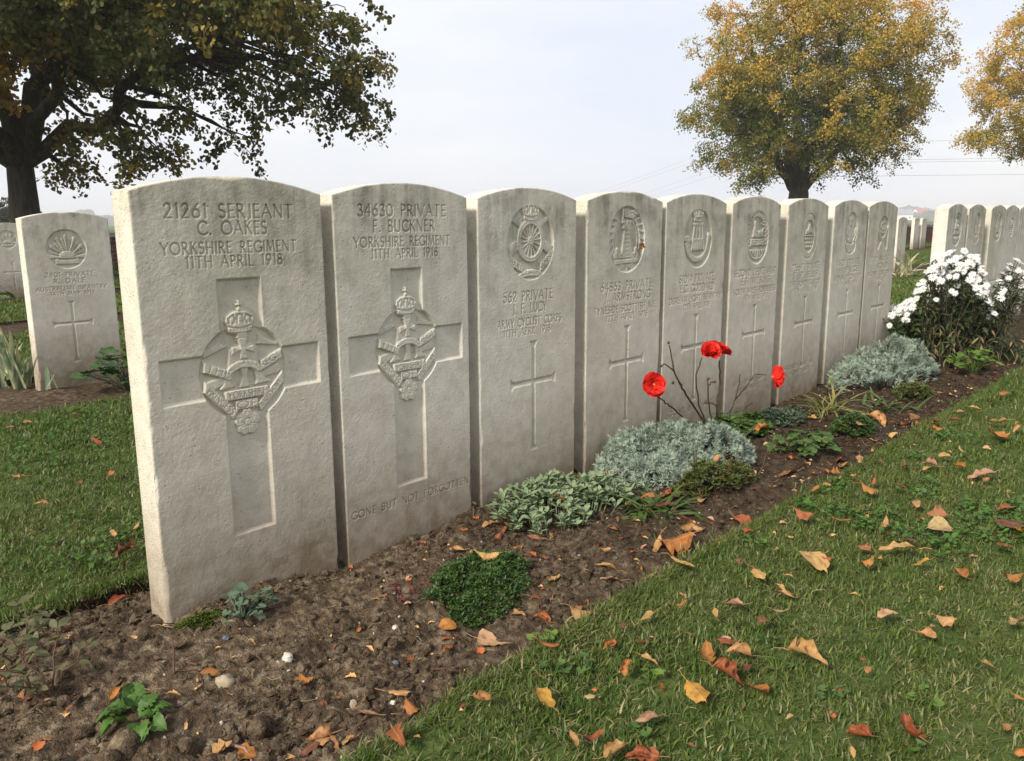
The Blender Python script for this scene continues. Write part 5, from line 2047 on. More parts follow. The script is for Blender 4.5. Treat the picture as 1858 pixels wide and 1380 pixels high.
def strap_clump(name, x, y, n, L, W, label, mat, mat2=None, seed=1, pit=(.25, 1.0), bend=(.4, 1.2), share2=.1, sp=.05):
    random.seed(seed)
    root = PL(name, (x, y, gz(x, y) if y > BED_F else -.02), label)
    a = leaf_variants(7, lambda: leaf_geo(L * random.uniform(.7, 1.15), W * random.uniform(.7, 1.2), random.uniform(*bend), random.uniform(.2, .6), 7, 'strap'), 'leaf', mat)
    b = leaf_variants(3, lambda: leaf_geo(L * random.uniform(.6, 1.0), W * random.uniform(.8, 1.2), random.uniform(*bend), .4, 7, 'strap'), 'leaf', mat2) if mat2 else a
    for i in range(n):
        red = mat2 and random.random() < share2
        o = put('leaf', random.choice(b if red else a), root, (random.gauss(0, sp), random.gauss(0, sp * .6), -.004), random.random() * 6.283, random.uniform(*pit), random.gauss(0, .3), random.uniform(.7, 1.15))
        if red:
            o['label'] = 'reddened blade'
    return root


strap_clump('strap_leaf_plant', 1.13, -.335, 70, .125, .0105, 'dark green strap leaved clump between the sage plant and the lawn', M_STRAP, M_REDBLADE, 4, sp=.055)
strap_clump('strap_leaf_plant', 2.78, -.33, 40, .11, .010, 'small dark strap leaved clump before the smaller silver plant', M_STRAP, M_REDBLADE, 5)
M_YGRASS = leaf_mat('yellow_grass_blade', (0.10, 0.13, 0.03), (0.27, 0.24, 0.085), 0.3, 0.5, 0.3, 20.0)
strap_clump('yellow_grass_tuft', 2.50, -.22, 80, .20, .0055, 'arching yellowish grass tuft at the foot of the seventh headstone', M_YGRASS, None, 6, (.35, 1.25), (.6, 1.7), sp=.03)
M_PALEBLADE = leaf_mat('straw_pale_blade', (0.32, 0.30, 0.16), (0.55, 0.50, 0.33), 0.3, 0.6, 0.2, 14.0)
o = strap_clump('pale_iris_clump', 6.6, .62, 26, .60, .034, 'withered straw coloured iris blades behind the ninth headstone', M_PALEBLADE, None, 8, (.5, 1.3), (.5, 1.6), sp=.10)
o.location = tuple(at(1643, 506, -.03))


def tiny_leaf_mat(name, x, y, rx, ry, rot, h, n, L, W, label, mat, seed, shape='oval', pl='cushion_plant', up=(.3, 1.2), stems=0, stem_h=0):
    """cushion of many little leaves: nobody could count them"""
    random.seed(seed)
    root = PL(pl, (x, y, 0), label)
    xy, r = in_ellipse(n, 0, 0, rx, ry, rot, seed)
    lob = fbm(xy[:, 0] * 16 + seed, xy[:, 1] * 16, seed * .7, 2)
    keep = (RNG.random(n) < np.clip(1.3 - 0.8 * r ** 3, 0, 1)) & (r < 0.62 + 0.9 * (fbm(xy[:, 0] * 22 + seed, xy[:, 1] * 22, 3.3, 3) - .15))
    xy, r, lob = xy[keep], r[keep], lob[keep]
    hz = h * (1 - r ** 3).clip(0, 1) * (.15 + 1.5 * lob ** 1.3)
    g = Geo()
    zz = soil_z(x + xy[:, 0], y + xy[:, 1])
    for i in range(len(xy)):
        k = random.randint(3, 5)
        a0 = random.random() * 6.28
        p = np.array([xy[i, 0], xy[i, 1], zz[i] + hz[i] * random.uniform(.75, 1.05)])
        for j in range(k):
            v, f = leaf_geo(L * random.uniform(.7, 1.2), W * random.uniform(.7, 1.2), .3, .3, 2, shape)
            g.add(v @ rotm(random.gauss(0, .3), -random.uniform(*up), a0 + 6.283 * j / k).T + p, f)
    tag(obj('foliage', g.build('foliage', mat), root), kind='stuff')
    if stems:
        for i in range(stems):
            sg = Geo()
            sx, sy = random.gauss(0, rx * .5), random.gauss(0, ry * .5)
            tube(sg, curve_pts((sx, sy, -.01), (sx * 1.5, sy * 1.5, stem_h * random.uniform(.6, 1.1)), 5, 0, .08), [.0016, .0015, .0014, .0012, .0008], 4)
            obj('stem', sg.build('stem', M_TWIG), root)
    return root


M_TWIG = plain('brown_twig', (0.085, 0.042, 0.028), 0.7, 0.4, 30.0)
M_MOSSG = leaf_mat('dark_cushion_leaf', (0.018, 0.046, 0.009), (0.058, 0.110, 0.020), 0.2, 0.5, 0.35, 60.0)
tiny_leaf_mat('m', .505, -.315, .145, .105, D2R(10), .038, 2300, .0105, .0042, 'dark green cushion plant on the soil before the second headstone', M_MOSSG, 3, up=(.3, 1.3))
M_REDG = leaf_mat('reddening_leaf', (0.046, 0.078, 0.018), (0.120, 0.135, 0.036), 0.25, 0.6, 0.25, 55.0, (0.33, 0.12, 0.04))
tiny_leaf_mat('m', 1.40, -.345, .150, .085, D2R(-10), .085, 1000, .015, .006, 'small reddening bush in front of the large silver plant', M_REDG, 5, up=(.1, 1.2), stems=14, stem_h=.12, pl='small_shrub')
M_GCOV = leaf_mat('ground_cover_leaf', (0.030, 0.070, 0.014), (0.080, 0.135, 0.030), 0.22, 0.5, 0.35, 40.0)
tiny_leaf_mat('m', 1.98, -.10, .20, .10, D2R(-5), .055, 620, .026, .019, 'leafy green ground cover at the feet of the rose stems', M_GCOV, 7, 'round', pl='ground_cover_plant', up=(-.1, .7))
tiny_leaf_mat('m', 2.32, -.385, .12, .075, 0, .05, 800, .013, .0055, 'fine dark green cushion plant by the lawn edge below the sixth headstone', M_MOSSG, 8)
M_GREYG = leaf_mat('grey_green_leaf', (0.055, 0.085, 0.05), (0.11, 0.145, 0.09), 0.2, 0.7, 0.2, 40.0)
tiny_leaf_mat('m', 2.26, -.135, .18, .085, 0, .05, 700, .016, .0065, 'dull grey green mat plant before the sixth and seventh headstones', M_GREYG, 9)
tiny_leaf_mat('m', 3.05, -.36, .16, .07, 0, .06, 600, .016, .006, 'olive green heathery cushion in front of the smaller silver plant', M_REDG, 10)
M_BRIGHT = leaf_mat('bright_green_leaf', (0.060, 0.125, 0.018), (0.130, 0.215, 0.035), 0.3, 0.5, 0.35, 30.0)
M_MOSSY = leaf_mat('moss', (0.045, 0.065, 0.012), (0.085, 0.105, 0.02), 0.1, 0.9, 0.1, 80.0)
tiny_leaf_mat('m', .045, -.045, .050, .020, D2R(-10), .012, 500, .005, .003, 'patch of yellowish moss at the foot of the largest headstone', M_MOSSY, 12, pl='moss_patch')
tiny_leaf_mat('m', -.62, -.17, .09, .16, 0, .06, 220, .018, .010, 'straggly low greenery at the bottom left corner of the bed', M_GREYG, 13, pl='ground_cover_plant')


# ---- plants whose leaves can be picked out one by one
def lobed_leaf(Rr, lobes=5, depth=.18, cup=.3):
    """rounded scalloped leaf blade with its stalk end at the origin, along +x"""
    n = lobes * 4
    a = np.linspace(-math.pi * .86, math.pi * .86, n + 1)
    rad = Rr * (1 - depth * (0.5 + 0.5 * np.cos(a / (math.pi * .86) * math.pi * lobes + math.pi * (lobes % 2))))
    c = np.array([Rr * .8, 0])
    v = [(c[0], 0, 0)]
    for ring in (.55, 1.0):
        for k in range(n + 1):
            x, y = c[0] + ring * rad[k] * math.cos(a[k]), ring * rad[k] * math.sin(a[k])
            z = cup * Rr * ring ** 2 * (0.45 + 0.25 * math.sin(a[k] * lobes * 1.2)) * .6
            v.append((x, y, z))
    m_ = n + 1
    t = [(0, 1 + k, 2 + k) for k in range(n)]
    q = [(1 + k, 1 + m_ + k, 2 + m_ + k, 2 + k) for k in range(n)]
    return np.array(v), [np.array(q), np.array(t)]


def stalked(name, loc, label, n, Rr, mat, seed, spread, hgt, lobes=5, depth=.18, tri=False, cat='plant'):
    random.seed(seed)
    root = PL(name, loc, label, cat)
    var = []
    for i in range(5):
        if tri:                                            # three leaflets
            V, Q, T, k = [], [], [], 0
            for az in (-1.0, 0, 1.0):
                v, f = leaf_geo(Rr * 1.7, Rr * 1.15, .3, .25, 5, 'oval', 0, .05)
                V.append(v @ rotm(0, 0, az).T)
                Q.append(f + k)
                k += len(v)
            var.append(mesh('leaf', np.concatenate(V), np.concatenate(Q), mat))
        else:
            v, f = lobed_leaf(Rr * random.uniform(.85, 1.1), lobes, depth, random.uniform(.1, .5))
            var.append(mesh('leaf', v, f, mat))
    g = Geo()
    for i in range(n):
        az = random.random() * 6.283
        d = spread * math.sqrt(random.random())
        p = np.array([d * math.cos(az), d * math.sin(az) * .75, hgt * (1 - .55 * (d / spread) ** 2) * random.uniform(.65, 1.15)])
        tube(g, curve_pts((p[0] * .15, p[1] * .15, -.01), p, 5, 0, .05, .1), [.0012] * 5, 4)
        put('leaf', random.choice(var), root, p, az + random.gauss(0, .5), random.gauss(.05, .25), random.gauss(0, .25), random.uniform(.65, 1.15))
    obj('stalks', g.build('stalks', mat), root)
    return root


M_COLUMB = leaf_mat('blue_green_leaf', (0.060, 0.105, 0.060), (0.115, 0.170, 0.110), 0.2, 0.6, 0.3, 30.0)
p = at(440, 1118)
stalked('scalloped_leaf_plant', (p[0], p[1], gz(p[0], p[1])), 'little blue green scalloped leaf plant at the foot of the largest headstone', 30, .0125, M_COLUMB, 3, .060, .040, 3, .22)
stalked('strawberry_plant', (1.93, -.375, gz(1.93, -.375)), 'low strawberry like plant in the bed below the fifth headstone', 40, .019, M_GCOV, 4, .12, .06, tri=True)
stalked('leafy_green_plant', (3.78, -.40, gz(3.78, -.40)), 'bright green leafy plant in front of the daisy bush', 46, .024, M_BRIGHT, 5, .13, .10, 5, .2)
M_IVY = leaf_mat('dark_broad_leaf', (0.018, 0.046, 0.014), (0.050, 0.095, 0.028), 0.15, 0.5, 0.35, 25.0)
stalked('broad_leaf_plant', (0.93, 2.45, -.03), 'dark broad leaved plant at the foot of the lone headstone', 70, .040, M_IVY, 6, .20, .15, 5, .25)
stalked('broad_leaf_plant', (1.55, 7.75, -.03), 'bright leafy plant far back by the half hidden headstone', 46, .05, M_BRIGHT, 7, .38, .20, 5, .2)
stalked('broad_leaf_plant', (4.15, 8.6, -.03), 'dark leafy plant seen in the gap left of the largest headstone', 60, .06, M_IVY, 8, .30, .35, 5, .2)
stalked('broad_leaf_plant', (9.6, 2.25, -.03), 'dark low plant before the distant stones, right of the ninth headstone', 60, .04, M_IVY, 15, .36, .20, 5, .2)
stalked('broad_leaf_plant', (14.4, 4.95, -.03), 'far dark low plants under the two distant stones', 50, .05, M_IVY, 16, .6, .20, 5, .2)

# clover in the lawn
for k, (px, py, n_, s_) in enumerate(((1000, 1215, 12, .030), (985, 1160, 6, .022), (1068, 1210, 7, .024), (1178, 1228, 6, .022), (1395, 1160, 5, .020), (1410, 1205, 5, .018), (1510, 1262, 6, .022), (1680, 1265, 6, .022), (1175, 1325, 7, .026), (1490, 955, 6, .02))):
    p = at(px, py)
    stalked('lawn_weed', (p[0], p[1], -.012), ['round leaved weed patch in the lawn, largest, by the orange leaves', 'small round leaved weed at the lawn edge below the pale folded leaf', 'round leaved weed right of the largest weed patch', 'round leaved weed near the folded tan leaf on the lawn', 'weed sprout in the middle of the lawn, upper of a pair', 'weed sprout in the middle of the lawn, lower of a pair', 'weed sprout right of the orange leaf pair', 'weed sprout left of the big red brown leaf', 'weed patch near the bottom edge of the lawn', 'weed sprout by the upper lawn edge'][k],
            n_, .0085, M_BRIGHT if k % 2 else M_GCOV, 30 + k, s_, .026, 3, .12)

# crinkled primrose
random.seed(12)
p = at(245, 1310)
root = PL('primrose_plant', (p[0], p[1], gz(p[0], p[1])), 'bright green crinkled primrose at the bottom left of the bed')


def primrose_leaf():
    L, W = random.uniform(.032, .044), random.uniform(.015, .019)
    n, m_ = 10, 6
    v = []
    for i in range(n + 1):
        t = i / n
        w = W * (0.25 + 0.75 * math.sin(math.pi * min(1, t * .92 + .08)) ** .7)
        for j in range(m_ + 1):
            s = j / m_ * 2 - 1
            cr = .0034 * (math.sin(i * 2.9) * math.cos(j * 2.4) + .6 * math.sin(i * 4.1 + j * 3.3))
            v.append((L * t, s * w * (1 + .06 * math.sin(i * 2.7)), .010 * math.sin(t * 2.2) - .016 * t * t * 1.4 + .007 * abs(s) + cr))
    f = [(i * (m_ + 1) + j, (i + 1) * (m_ + 1) + j, (i + 1) * (m_ + 1) + j + 1, i * (m_ + 1) + j + 1) for i in range(n) for j in range(m_)]
    return np.array(v), np.array(f)


M_PRIM = leaf_mat('primrose_leaf', (0.034, 0.084, 0.014), (0.078, 0.155, 0.028), 0.25, 0.5, 0.3, 50.0)
pv = leaf_variants(5, primrose_leaf, 'leaf', M_PRIM)
for px, py, az, pit, s in ((238, 1270, 1.9, .75, 1.0), (215, 1285, 3.0, .25, .9), (195, 1300, 3.6, .35, .9), (212, 1318, 4.0, .2, .95), (262, 1290, .6, .6, .6), (285, 1285, 1.2, .9, .85), (258, 1308, .3, .15, .8), (300, 1300, .7, .45, .8), (265, 1328, 5.0, .05, .85), (305, 1322, 5.6, .25, .8), (290, 1338, 4.6, -.1, .7), (246, 1282, 2.6, .9, .7)):
    q = at(px, py)
    put('leaf', random.choice(pv), root, ((q[0] - p[0]) * .55, (q[1] - p[1]) * .55, .008), az + YAW * 0 - D2R(47), pit, random.gauss(0, .2), s)

# reddish twiggy seedling at the left edge
random.seed(21)
M_TWLEAF = leaf_mat('olive_twig_leaf', (0.055, 0.070, 0.028), (0.12, 0.115, 0.05), 0.25, 0.6, 0.3, 30.0, (0.20, 0.07, 0.04))
tw_leaf = leaf_variants(4, lambda: leaf_geo(random.uniform(.020, .028), random.uniform(.011, .014), .3, .3, 4, 'oval'), 'leaf', M_TWLEAF)
for k, (px, py, nst, hh, lab) in enumerate(((95, 1265, 6, .10, 'twiggy reddish seedling with small leaves at the left of the bed'), (30, 1215, 5, .09, 'twiggy seedling cut off by the left edge of the picture'), (40, 1130, 5, .05, 'small leafy sprout under the cut turf edge at the left'), (735, 1085, 3, .05, 'tiny seedling with crimson leaves before the second headstone'))):
    p = at(px, py)
    root = PL('twiggy_seedling', (p[0], p[1], gz(p[0], p[1])), lab)
    mat_l = tw_leaf if k < 3 else leaf_variants(2, lambda: leaf_geo(.012, .007, .2, .3, 4, 'oval'), 'leaf', leaf_mat('crimson_leaf', (0.14, 0.025, 0.04), (0.26, 0.06, 0.08), .25, .6, .2))
    for i in range(nst):
        az = random.random() * 6.283
        e = np.array([math.cos(az) * hh * .7, math.sin(az) * hh * .7, hh * random.uniform(.6, 1.1)])
        cp = curve_pts((0, 0, -.01), e, 7, 0, .07, .05)
        g = Geo()
        tube(g, cp, np.linspace(.0018, .0007, 7), 4)
        obj('stem', g.build('stem', M_TWIG), root)
        for j in range(2, 7):
            for s_ in (-1, 1):
                if random.random() < .8:
                    put('leaf', random.choice(mat_l), root, cp[j], az + s_ * random.uniform(.7, 1.7), random.uniform(-.2, .6), random.gauss(0, .4), random.uniform(.6, 1.1))

# variegated iris fans by the lone headstone
def variegated(nt):
    n = noise(nt, wpos(nt, (26, 26, 3)), 1.0, 2)
    return ramp(nt, n, [(0.40, (0.10, 0.155, 0.085)), (0.50, (0.17, 0.21, 0.13)), (0.58, (0.42, 0.40, 0.22))])


M_VARIEG = leafy('variegated_blade', variegated, .25, .5, .3)
random.seed(33)
for k, (px, py, n_, L_, lab) in enumerate(((30, 700, 13, .34, 'variegated iris blades left of the lone headstone'), (3, 690, 7, .28, 'variegated iris blades cut by the left edge'), (88, 706, 3, .16, 'short single iris shoots before the lone headstone'))):
    p = at(px, py, -.03)
    root = PL('iris_clump', (p[0], p[1], -.04), lab)
    vs = leaf_variants(5, lambda: leaf_geo(L_ * random.uniform(.6, 1.1), .022, random.uniform(-.1, .55), .25, 7, 'strap'), 'blade', M_VARIEG)
    for i in range(n_):
        put('blade', random.choice(vs), root, (random.gauss(0, .035), random.gauss(0, .03), 0), random.random() * 6.283, random.uniform(1.0, 1.5), random.gauss(0, .3), random.uniform(.8, 1.1))


# ---- red rose: bare thorny stems with three open flowers
random.seed(44)
M_RSTEM = plain('rose_stem', (0.085, 0.060, 0.030), 0.6, 0.45, 60.0)
M_PETAL = leaf_mat('red_petal', (0.56, 0.012, 0.008), (0.74, 0.030, 0.018), 0.35, 0.55, 0.25, 30.0)
M_STAMEN = plain('rose_centre', (0.55, 0.18, 0.05), 0.7, 0.3, 200.0)
M_HIP = plain('dead_rose_head', (0.10, 0.06, 0.035), 0.8, 0.4, 120.0)
rb = np.array([1.885, -.075, gz(1.885, -.075)])
rose = PL('rose_bush', tuple(rb), 'leggy red rose bush with bare thorny stems before the fifth headstone', 'rose bush')


def petal_mesh(s):
    n, m_ = 6, 6
    v = []
    for i in range(n + 1):
        t = i / n
        w = s * .56 * (0.22 + 0.78 * math.sin(math.pi * .5 * min(1, t * 1.25)) ** .9) * (1 if t < .8 else math.sqrt(max(.06, 1 - ((t - .8) / .215) ** 2)))
        for j in range(m_ + 1):
            u = j / m_ * 2 - 1
            v.append((s * t, u * w, s * (.10 * math.sin(t * 2.6) + .16 * u * u * t) + .0022 * math.sin(u * 6 + i) * t))
    f = [(i * (m_ + 1) + j, (i + 1) * (m_ + 1) + j, (i + 1) * (m_ + 1) + j + 1, i * (m_ + 1) + j + 1) for i in range(n) for j in range(m_)]
    return np.array(v), np.array(f)


PET = [mesh('petal', *petal_mesh(s), M_PETAL) for s in (.031, .029, .026, .020)]


def rose_flower(pos, face, rings, s=1.0):
    fl = bpy.data.objects.new('flower', None)
    g = Geo()
    v, f = CLODS[0][:2]
    for ff in f:
        g.add(v * .0055 + np.array([0, 0, .003]), ff)
    fl = obj('flower', g.build('flower', M_STAMEN), rose)
    fl.location = pos
    fl.rotation_euler = Vector(face).to_track_quat('Z', 'Y').to_euler()
    fl.scale = (s, s, s)
    for (n, pm, pit, a0) in rings:
        for k in range(n):
            put('petal', PET[pm], fl, (0, 0, .001), a0 + 6.283 * k / n + random.gauss(0, .12), pit + random.gauss(0, .14), random.gauss(0, .15), random.uniform(.9, 1.1))
    return fl


def rstem(pts, r0, r1, thorns=6):
    cp = np.array(pts, float)
    t = np.linspace(0, len(cp) - 1, 22)
    i = np.minimum(t.astype(int), len(cp) - 2)
    P = cp[i] + (cp[i + 1] - cp[i]) * (t - i)[:, None]
    for _ in range(2):
        P[1:-1] = (P[:-2] + 2 * P[1:-1] + P[2:]) / 4
    P[1:-1] += np.random.default_rng(len(P) + int(P[-1, 0] * 999) % 77).normal(0, .0012, P[1:-1].shape)
    g = Geo()
    tube(g, P, np.linspace(r0, r1, 22) * 1.3, 6)
    for k in range(thorns):
        j = random.randint(1, 20)
        a = random.random() * 6.283
        d = np.array([math.cos(a), math.sin(a) * .7, .25])
        b_ = np.array([0, 0, .0022])
        s_ = np.array([-d[1], d[0], 0]) * .0009
        g.add([P[j] - b_, P[j] + b_ + s_, P[j] - s_, P[j] + d * .0075], [(0, 1, 3), (1, 2, 3), (2, 0, 3)])
    o = obj('stem', g.build('stem', M_RSTEM), rose)
    return P


def rp(px, py, y):
    return at_y(px, py, y) - rb


FY = -.115
rstem([(-.02, 0, -.01), rp(1225, 745, -.09), rp(1192, 716, FY)], .0026, .0017)
rstem([(0, 0, -.01), rp(1248, 720, -.09), rp(1225, 680, -.1), rp(1214, 626, -.1)], .0034, .0016, 12)
rstem([rp(1236, 700, -.095), rp(1222, 672, -.1), rp(1205, 659, -.105), rp(1200, 666, -.105)], .0018, .0013, 3)
rstem([(.0, .01, -.01), rp(1268, 735, -.08), rp(1262, 680, -.1), rp(1274, 648, FY)], .0026, .0015, 8)
rstem([(.02, .0, -.01), rp(1285, 730, -.08), rp(1284, 690, -.09), rp(1286, 686, -.09)], .0024, .0014, 7)
rstem([rp(1285, 700, -.09), rp(1290, 694, -.09), rp(1296, 692, -.09)], .0015, .0011, 1)
rstem([(.03, .0, -.01), rp(1299, 735, -.09), rp(1307, 690, -.1), rp(1305, 654, FY)], .0028, .0016, 12)
rstem([rp(1300, 735, -.09), rp(1290, 730, -.09), rp(1281, 729, -.09)], .0014, .0010, 2)
rstem([(.10, .01, -.01), rp(1326, 745, -.08), rp(1338, 712, -.09), rp(1343, 678, -.09)], .0028, .0012, 9)
rstem([rp(1332, 728, -.085), rp(1355, 700, -.09), rp(1370, 678, -.1), rp(1390, 680, FY)], .0018, .0013, 3)
rstem([rp(1348, 772, -.1), rp(1347, 750, -.09), rp(1352, 740, -.09), rp(1365, 730, -.09)], .0020, .0012, 4)
rstem([(-.01, -.16, -.01), rp(1322, 830, -.28), rp(1352, 790, -.2), rp(1372, 772, -.16)], .0032, .0016, 8)
rings = [(6, 0, .10, 0.0), (5, 1, .42, .5), (5, 2, .80, .2), (4, 3, 1.15, .9)]
tocam = np.array([CAM_C[0] - 1.5, CAM_C[1] + .1, .3])
rose_flower(rp(1186, 697, FY), (-.75, -.80, .28), [(6, 0, .06, 0), (5, 1, .28, .5), (5, 2, .45, .2), (4, 3, .7, .7)], 1.22)['label'] = 'flat open red rose, face turned to the path'
rose_flower(rp(1301, 640, FY), (.25, -.45, .75), [(6, 0, .30, .2), (6, 1, .62, .6), (5, 2, .9, .1), (4, 3, 1.2, .4)], 1.4)['label'] = 'tall cupped red rose, right of the highest pair'
rose_flower(rp(1287, 641, FY - .01), (-.45, -.35, .70), [(6, 0, .35, .5), (5, 1, .70, .2), (5, 2, 1.0, .6)], 1.2)['label'] = 'half open red rose, left of the highest pair'
rose_flower(rp(1400, 683, FY), (.62, -.75, -.10), [(6, 0, .35, .1), (6, 1, .50, .5), (5, 2, .75, .3), (4, 3, 1.0, .9)], 1.62)['label'] = 'red rose nodding to the right'
for px, py, yy in ((1213, 621, -.1), (1199, 663, -.105), (1221, 694, -.095), (1286, 686, -.09), (1297, 692, -.09), (1281, 729, -.09)):
    v, f = CLODS[3][:2]
    g = Geo()
    for ff in f:
        g.add(v * np.array([.0055, .0055, .006]), ff)
    for k in range(5):
        lv, lf = leaf_geo(.010, .003, -.5, .2, 2, 'oval')
        g.add(lv @ rotm(0, .6, k * 1.256).T + np.array([0, 0, -.003]), lf)
    obj('seed_head', g.build('seed_head', M_HIP), rose, tuple(rp(px, py, yy)))
rl = leaf_variants(3, lambda: leaf_geo(.020, .012, .3, .3, 4, 'oval'), 'leaf', M_GCOV)
for k in range(26):
    put('leaf', random.choice(rl), rose, (random.gauss(.03, .05), random.gauss(0, .02), random.uniform(.02, .10)), random.random() * 6.283, random.uniform(-.3, .6), random.gauss(0, .4), random.uniform(.6, 1.1))

# a twig with leaves that reaches over the ninth headstone, and thin red twigs beside the bush
twig = PL('rose_twig', (3.78, -.15, 0), 'leafy twig leaning over the edge of the ninth headstone', 'twig')
cp = curve_pts((.16, .0, .0), (.12, -.02, .30), 8, 0, .05)
cp2 = curve_pts((.12, -.02, .30), (-.07, -.10, .295), 8, .0, .03)
g = Geo()
tube(g, np.concatenate([cp, cp2[1:]]), np.linspace(.0035, .0014, 15), 5)
obj('stem', g.build('stem', M_TWIG), twig)
rl2 = leaf_variants(3, lambda: leaf_geo(.040, .022, .3, .3, 4, 'oval'), 'leaf', leaf_mat('dull_rose_leaf', (.045, .05, .02), (.11, .085, .04), .2, .5, .3))
for k in range(18):
    j = random.randint(5, 14)
    pp = np.concatenate([cp, cp2[1:]])[j]
    put('leaf', random.choice(rl2), twig, pp, random.random() * 6.28, random.gauss(.1, .3), random.gauss(0, .5), random.uniform(.6, 1.0))

# ---- white daisy bush in the gap of the row
random.seed(55)
dc = np.array([4.06, -.215, 0])
bush = PL('daisy_bush', tuple(dc), 'tall bush of white daisies between the two groups of headstones', 'daisy bush')
M_WPET = leaf_mat('white_petal', (0.62, 0.62, 0.64), (0.72, 0.72, 0.73), 0.25, 0.6, 0.2, 20.0)
M_YC = plain('daisy_centre', (0.55, 0.36, 0.05), 0.8, 0.3, 300.0)
M_DSTEM = plain('daisy_stem', (0.060, 0.050, 0.030), 0.8, 0.4, 60.0)
M_DLEAF = leaf_mat('daisy_leaf', (0.022, 0.040, 0.012), (0.060, 0.085, 0.025), 0.2, 0.6, 0.25, 20.0)
M_DLEAF2 = leaf_mat('dying_daisy_leaf', (0.13, 0.10, 0.05), (0.24, 0.19, 0.10), 0.2, 0.7, 0.2, 20.0)


def daisy_mesh(s, n=15):
    g = Geo()
    for k in range(n):
        a = 6.283 * k / n + random.gauss(0, .05)
        L = s * random.uniform(.9, 1.05)
        v, f = leaf_geo(L, s * .27, random.uniform(-.15, .35), .15, 3, 'oval')
        v[:, 0] += s * .12
        g.add(v @ rotm(0, -random.uniform(.0, .25), a).T, f)
    return g.build('flower', M_WPET)


DM = [daisy_mesh(s) for s in (.026, .028, .024, .027)]
g = Geo()
v, f = CLODS[1][:2]
for ff in f:
    g.add(v * np.array([.0065, .0065, .004]) + np.array([0, 0, .002]), ff)
DCM = g.build('centre', M_YC)
sg, lg, lg2 = Geo(), Geo(), Geo()
heads = []
tv = np.array([CAM_C[0] - dc[0], CAM_C[1] - dc[1]])
tv /= np.linalg.norm(tv)
rv = np.array([RV[0], RV[1]])
for k in range(375):
    # heads over a dome that leans a little; two humps as in the photograph
    u, w = random.uniform(-1, 1), random.uniform(-1, 1)
    if u * u + w * w > 1:
        continue
    s_ = u * .41
    dpt = w * .30
    hump = max(.545 * math.exp(-((u + .02) / .55) ** 4), .51 * math.exp(-((u - .72) / .30) ** 2), .30)
    z = hump * (1 - .26 * (w * w) * (1 if w < 0 else .9)) - .14 * max(0, -u - .5) + random.gauss(0, .018)
    if -w > .35 and random.random() < .25:
        z -= random.uniform(0, .12) * (-w)
    p = np.array([rv[0] * s_ - tv[0] * dpt, rv[1] * s_ - tv[1] * dpt, z])
    heads.append(p)
for k, p in enumerate(heads):
    b0 = np.array([p[0] * .55 + random.gauss(0, .06), p[1] * .55 + random.gauss(0, .05), -.02])
    P = curve_pts(b0, p, 7, .0, .03, .05)
    tube(sg, P, np.linspace(.0028, .0012, 7), 4)
    nrm = np.array([p[0] * .9 + tv[0] * .10 - .12, p[1] * .9 + tv[1] * .10, .30]) + np.array([random.gauss(0, .12), random.gauss(0, .12), 0])
    fo = bpy.data.objects.new('flower', DM[k % 4])
    fo.location = p
    fo.rotation_euler = Vector(nrm).to_track_quat('Z', 'Y').to_euler()
    s_ = random.uniform(.50, .78)
    fo.scale = (s_, s_, s_)
    link(fo, bush)
    co = bpy.data.objects.new('centre', DCM)
    link(co, fo)
    for j in range(17):
        t = random.uniform(.10, .97)
        i = min(5, int(t * 6))
        q = P[i] + (P[i + 1] - P[i]) * (t * 6 - i)
        dead = t < .45 and random.random() < .45
        lv, lf = leaf_geo(random.uniform(.045, .080) * (1.1 - .5 * t), random.uniform(.008, .013), random.uniform(.3, 1.4), .3, 4, 'oval')
        (lg2 if dead else lg).add(lv @ rotm(random.gauss(0, .4), -random.gauss(.25 if not dead else -.5, .35), random.random() * 6.283).T + q, lf)
tag(obj('stems', sg.build('stems', M_DSTEM), bush), kind='stuff')
tag(obj('foliage', lg.build('foliage', M_DLEAF), bush), kind='stuff')
tag(obj('dead_foliage', lg2.build('dead_foliage', M_DLEAF2), bush, ), kind='stuff')
strap_clump('strap_leaf_plant', 4.42, -.42, 60, .26, .011, 'long arching leaf clump at the right foot of the daisy bush', M_STRAP, None, 61, (.4, 1.2), (.6, 1.5), sp=.06)
# small pink flower stalks by the right edge
random.seed(66)
pk = PL('pink_flower_plant', (4.72, -.30, -.02), 'spindly plant with small pink flowers at the right edge')
M_PINK = leaf_mat('pink_petal', (.60, .25, .36), (.75, .38, .48), .3, .6, .2)
for k, (px, py) in enumerate(((1851, 506), (1857, 518), (1846, 560))):
    e = at_y(px, py, -.30) - np.array([4.72, -.30, -.02])
    e[0] = min(e[0], .5)
    g = Geo()
    tube(g, curve_pts((0, 0, 0), e, 7, 0, .03), np.linspace(.003, .0012, 7), 4)
    obj('stem', g.build('stem', M_TWIG), pk)
    g = Geo()
    for j in range(6):
        v, f = leaf_geo(.016, .011, .2, .2, 3, 'oval')
        g.add(v @ rotm(0, -.3, j * 1.05).T, f)
    obj('flower', g.build('flower', M_PINK), pk, tuple(e), (.8, -.6, 0))

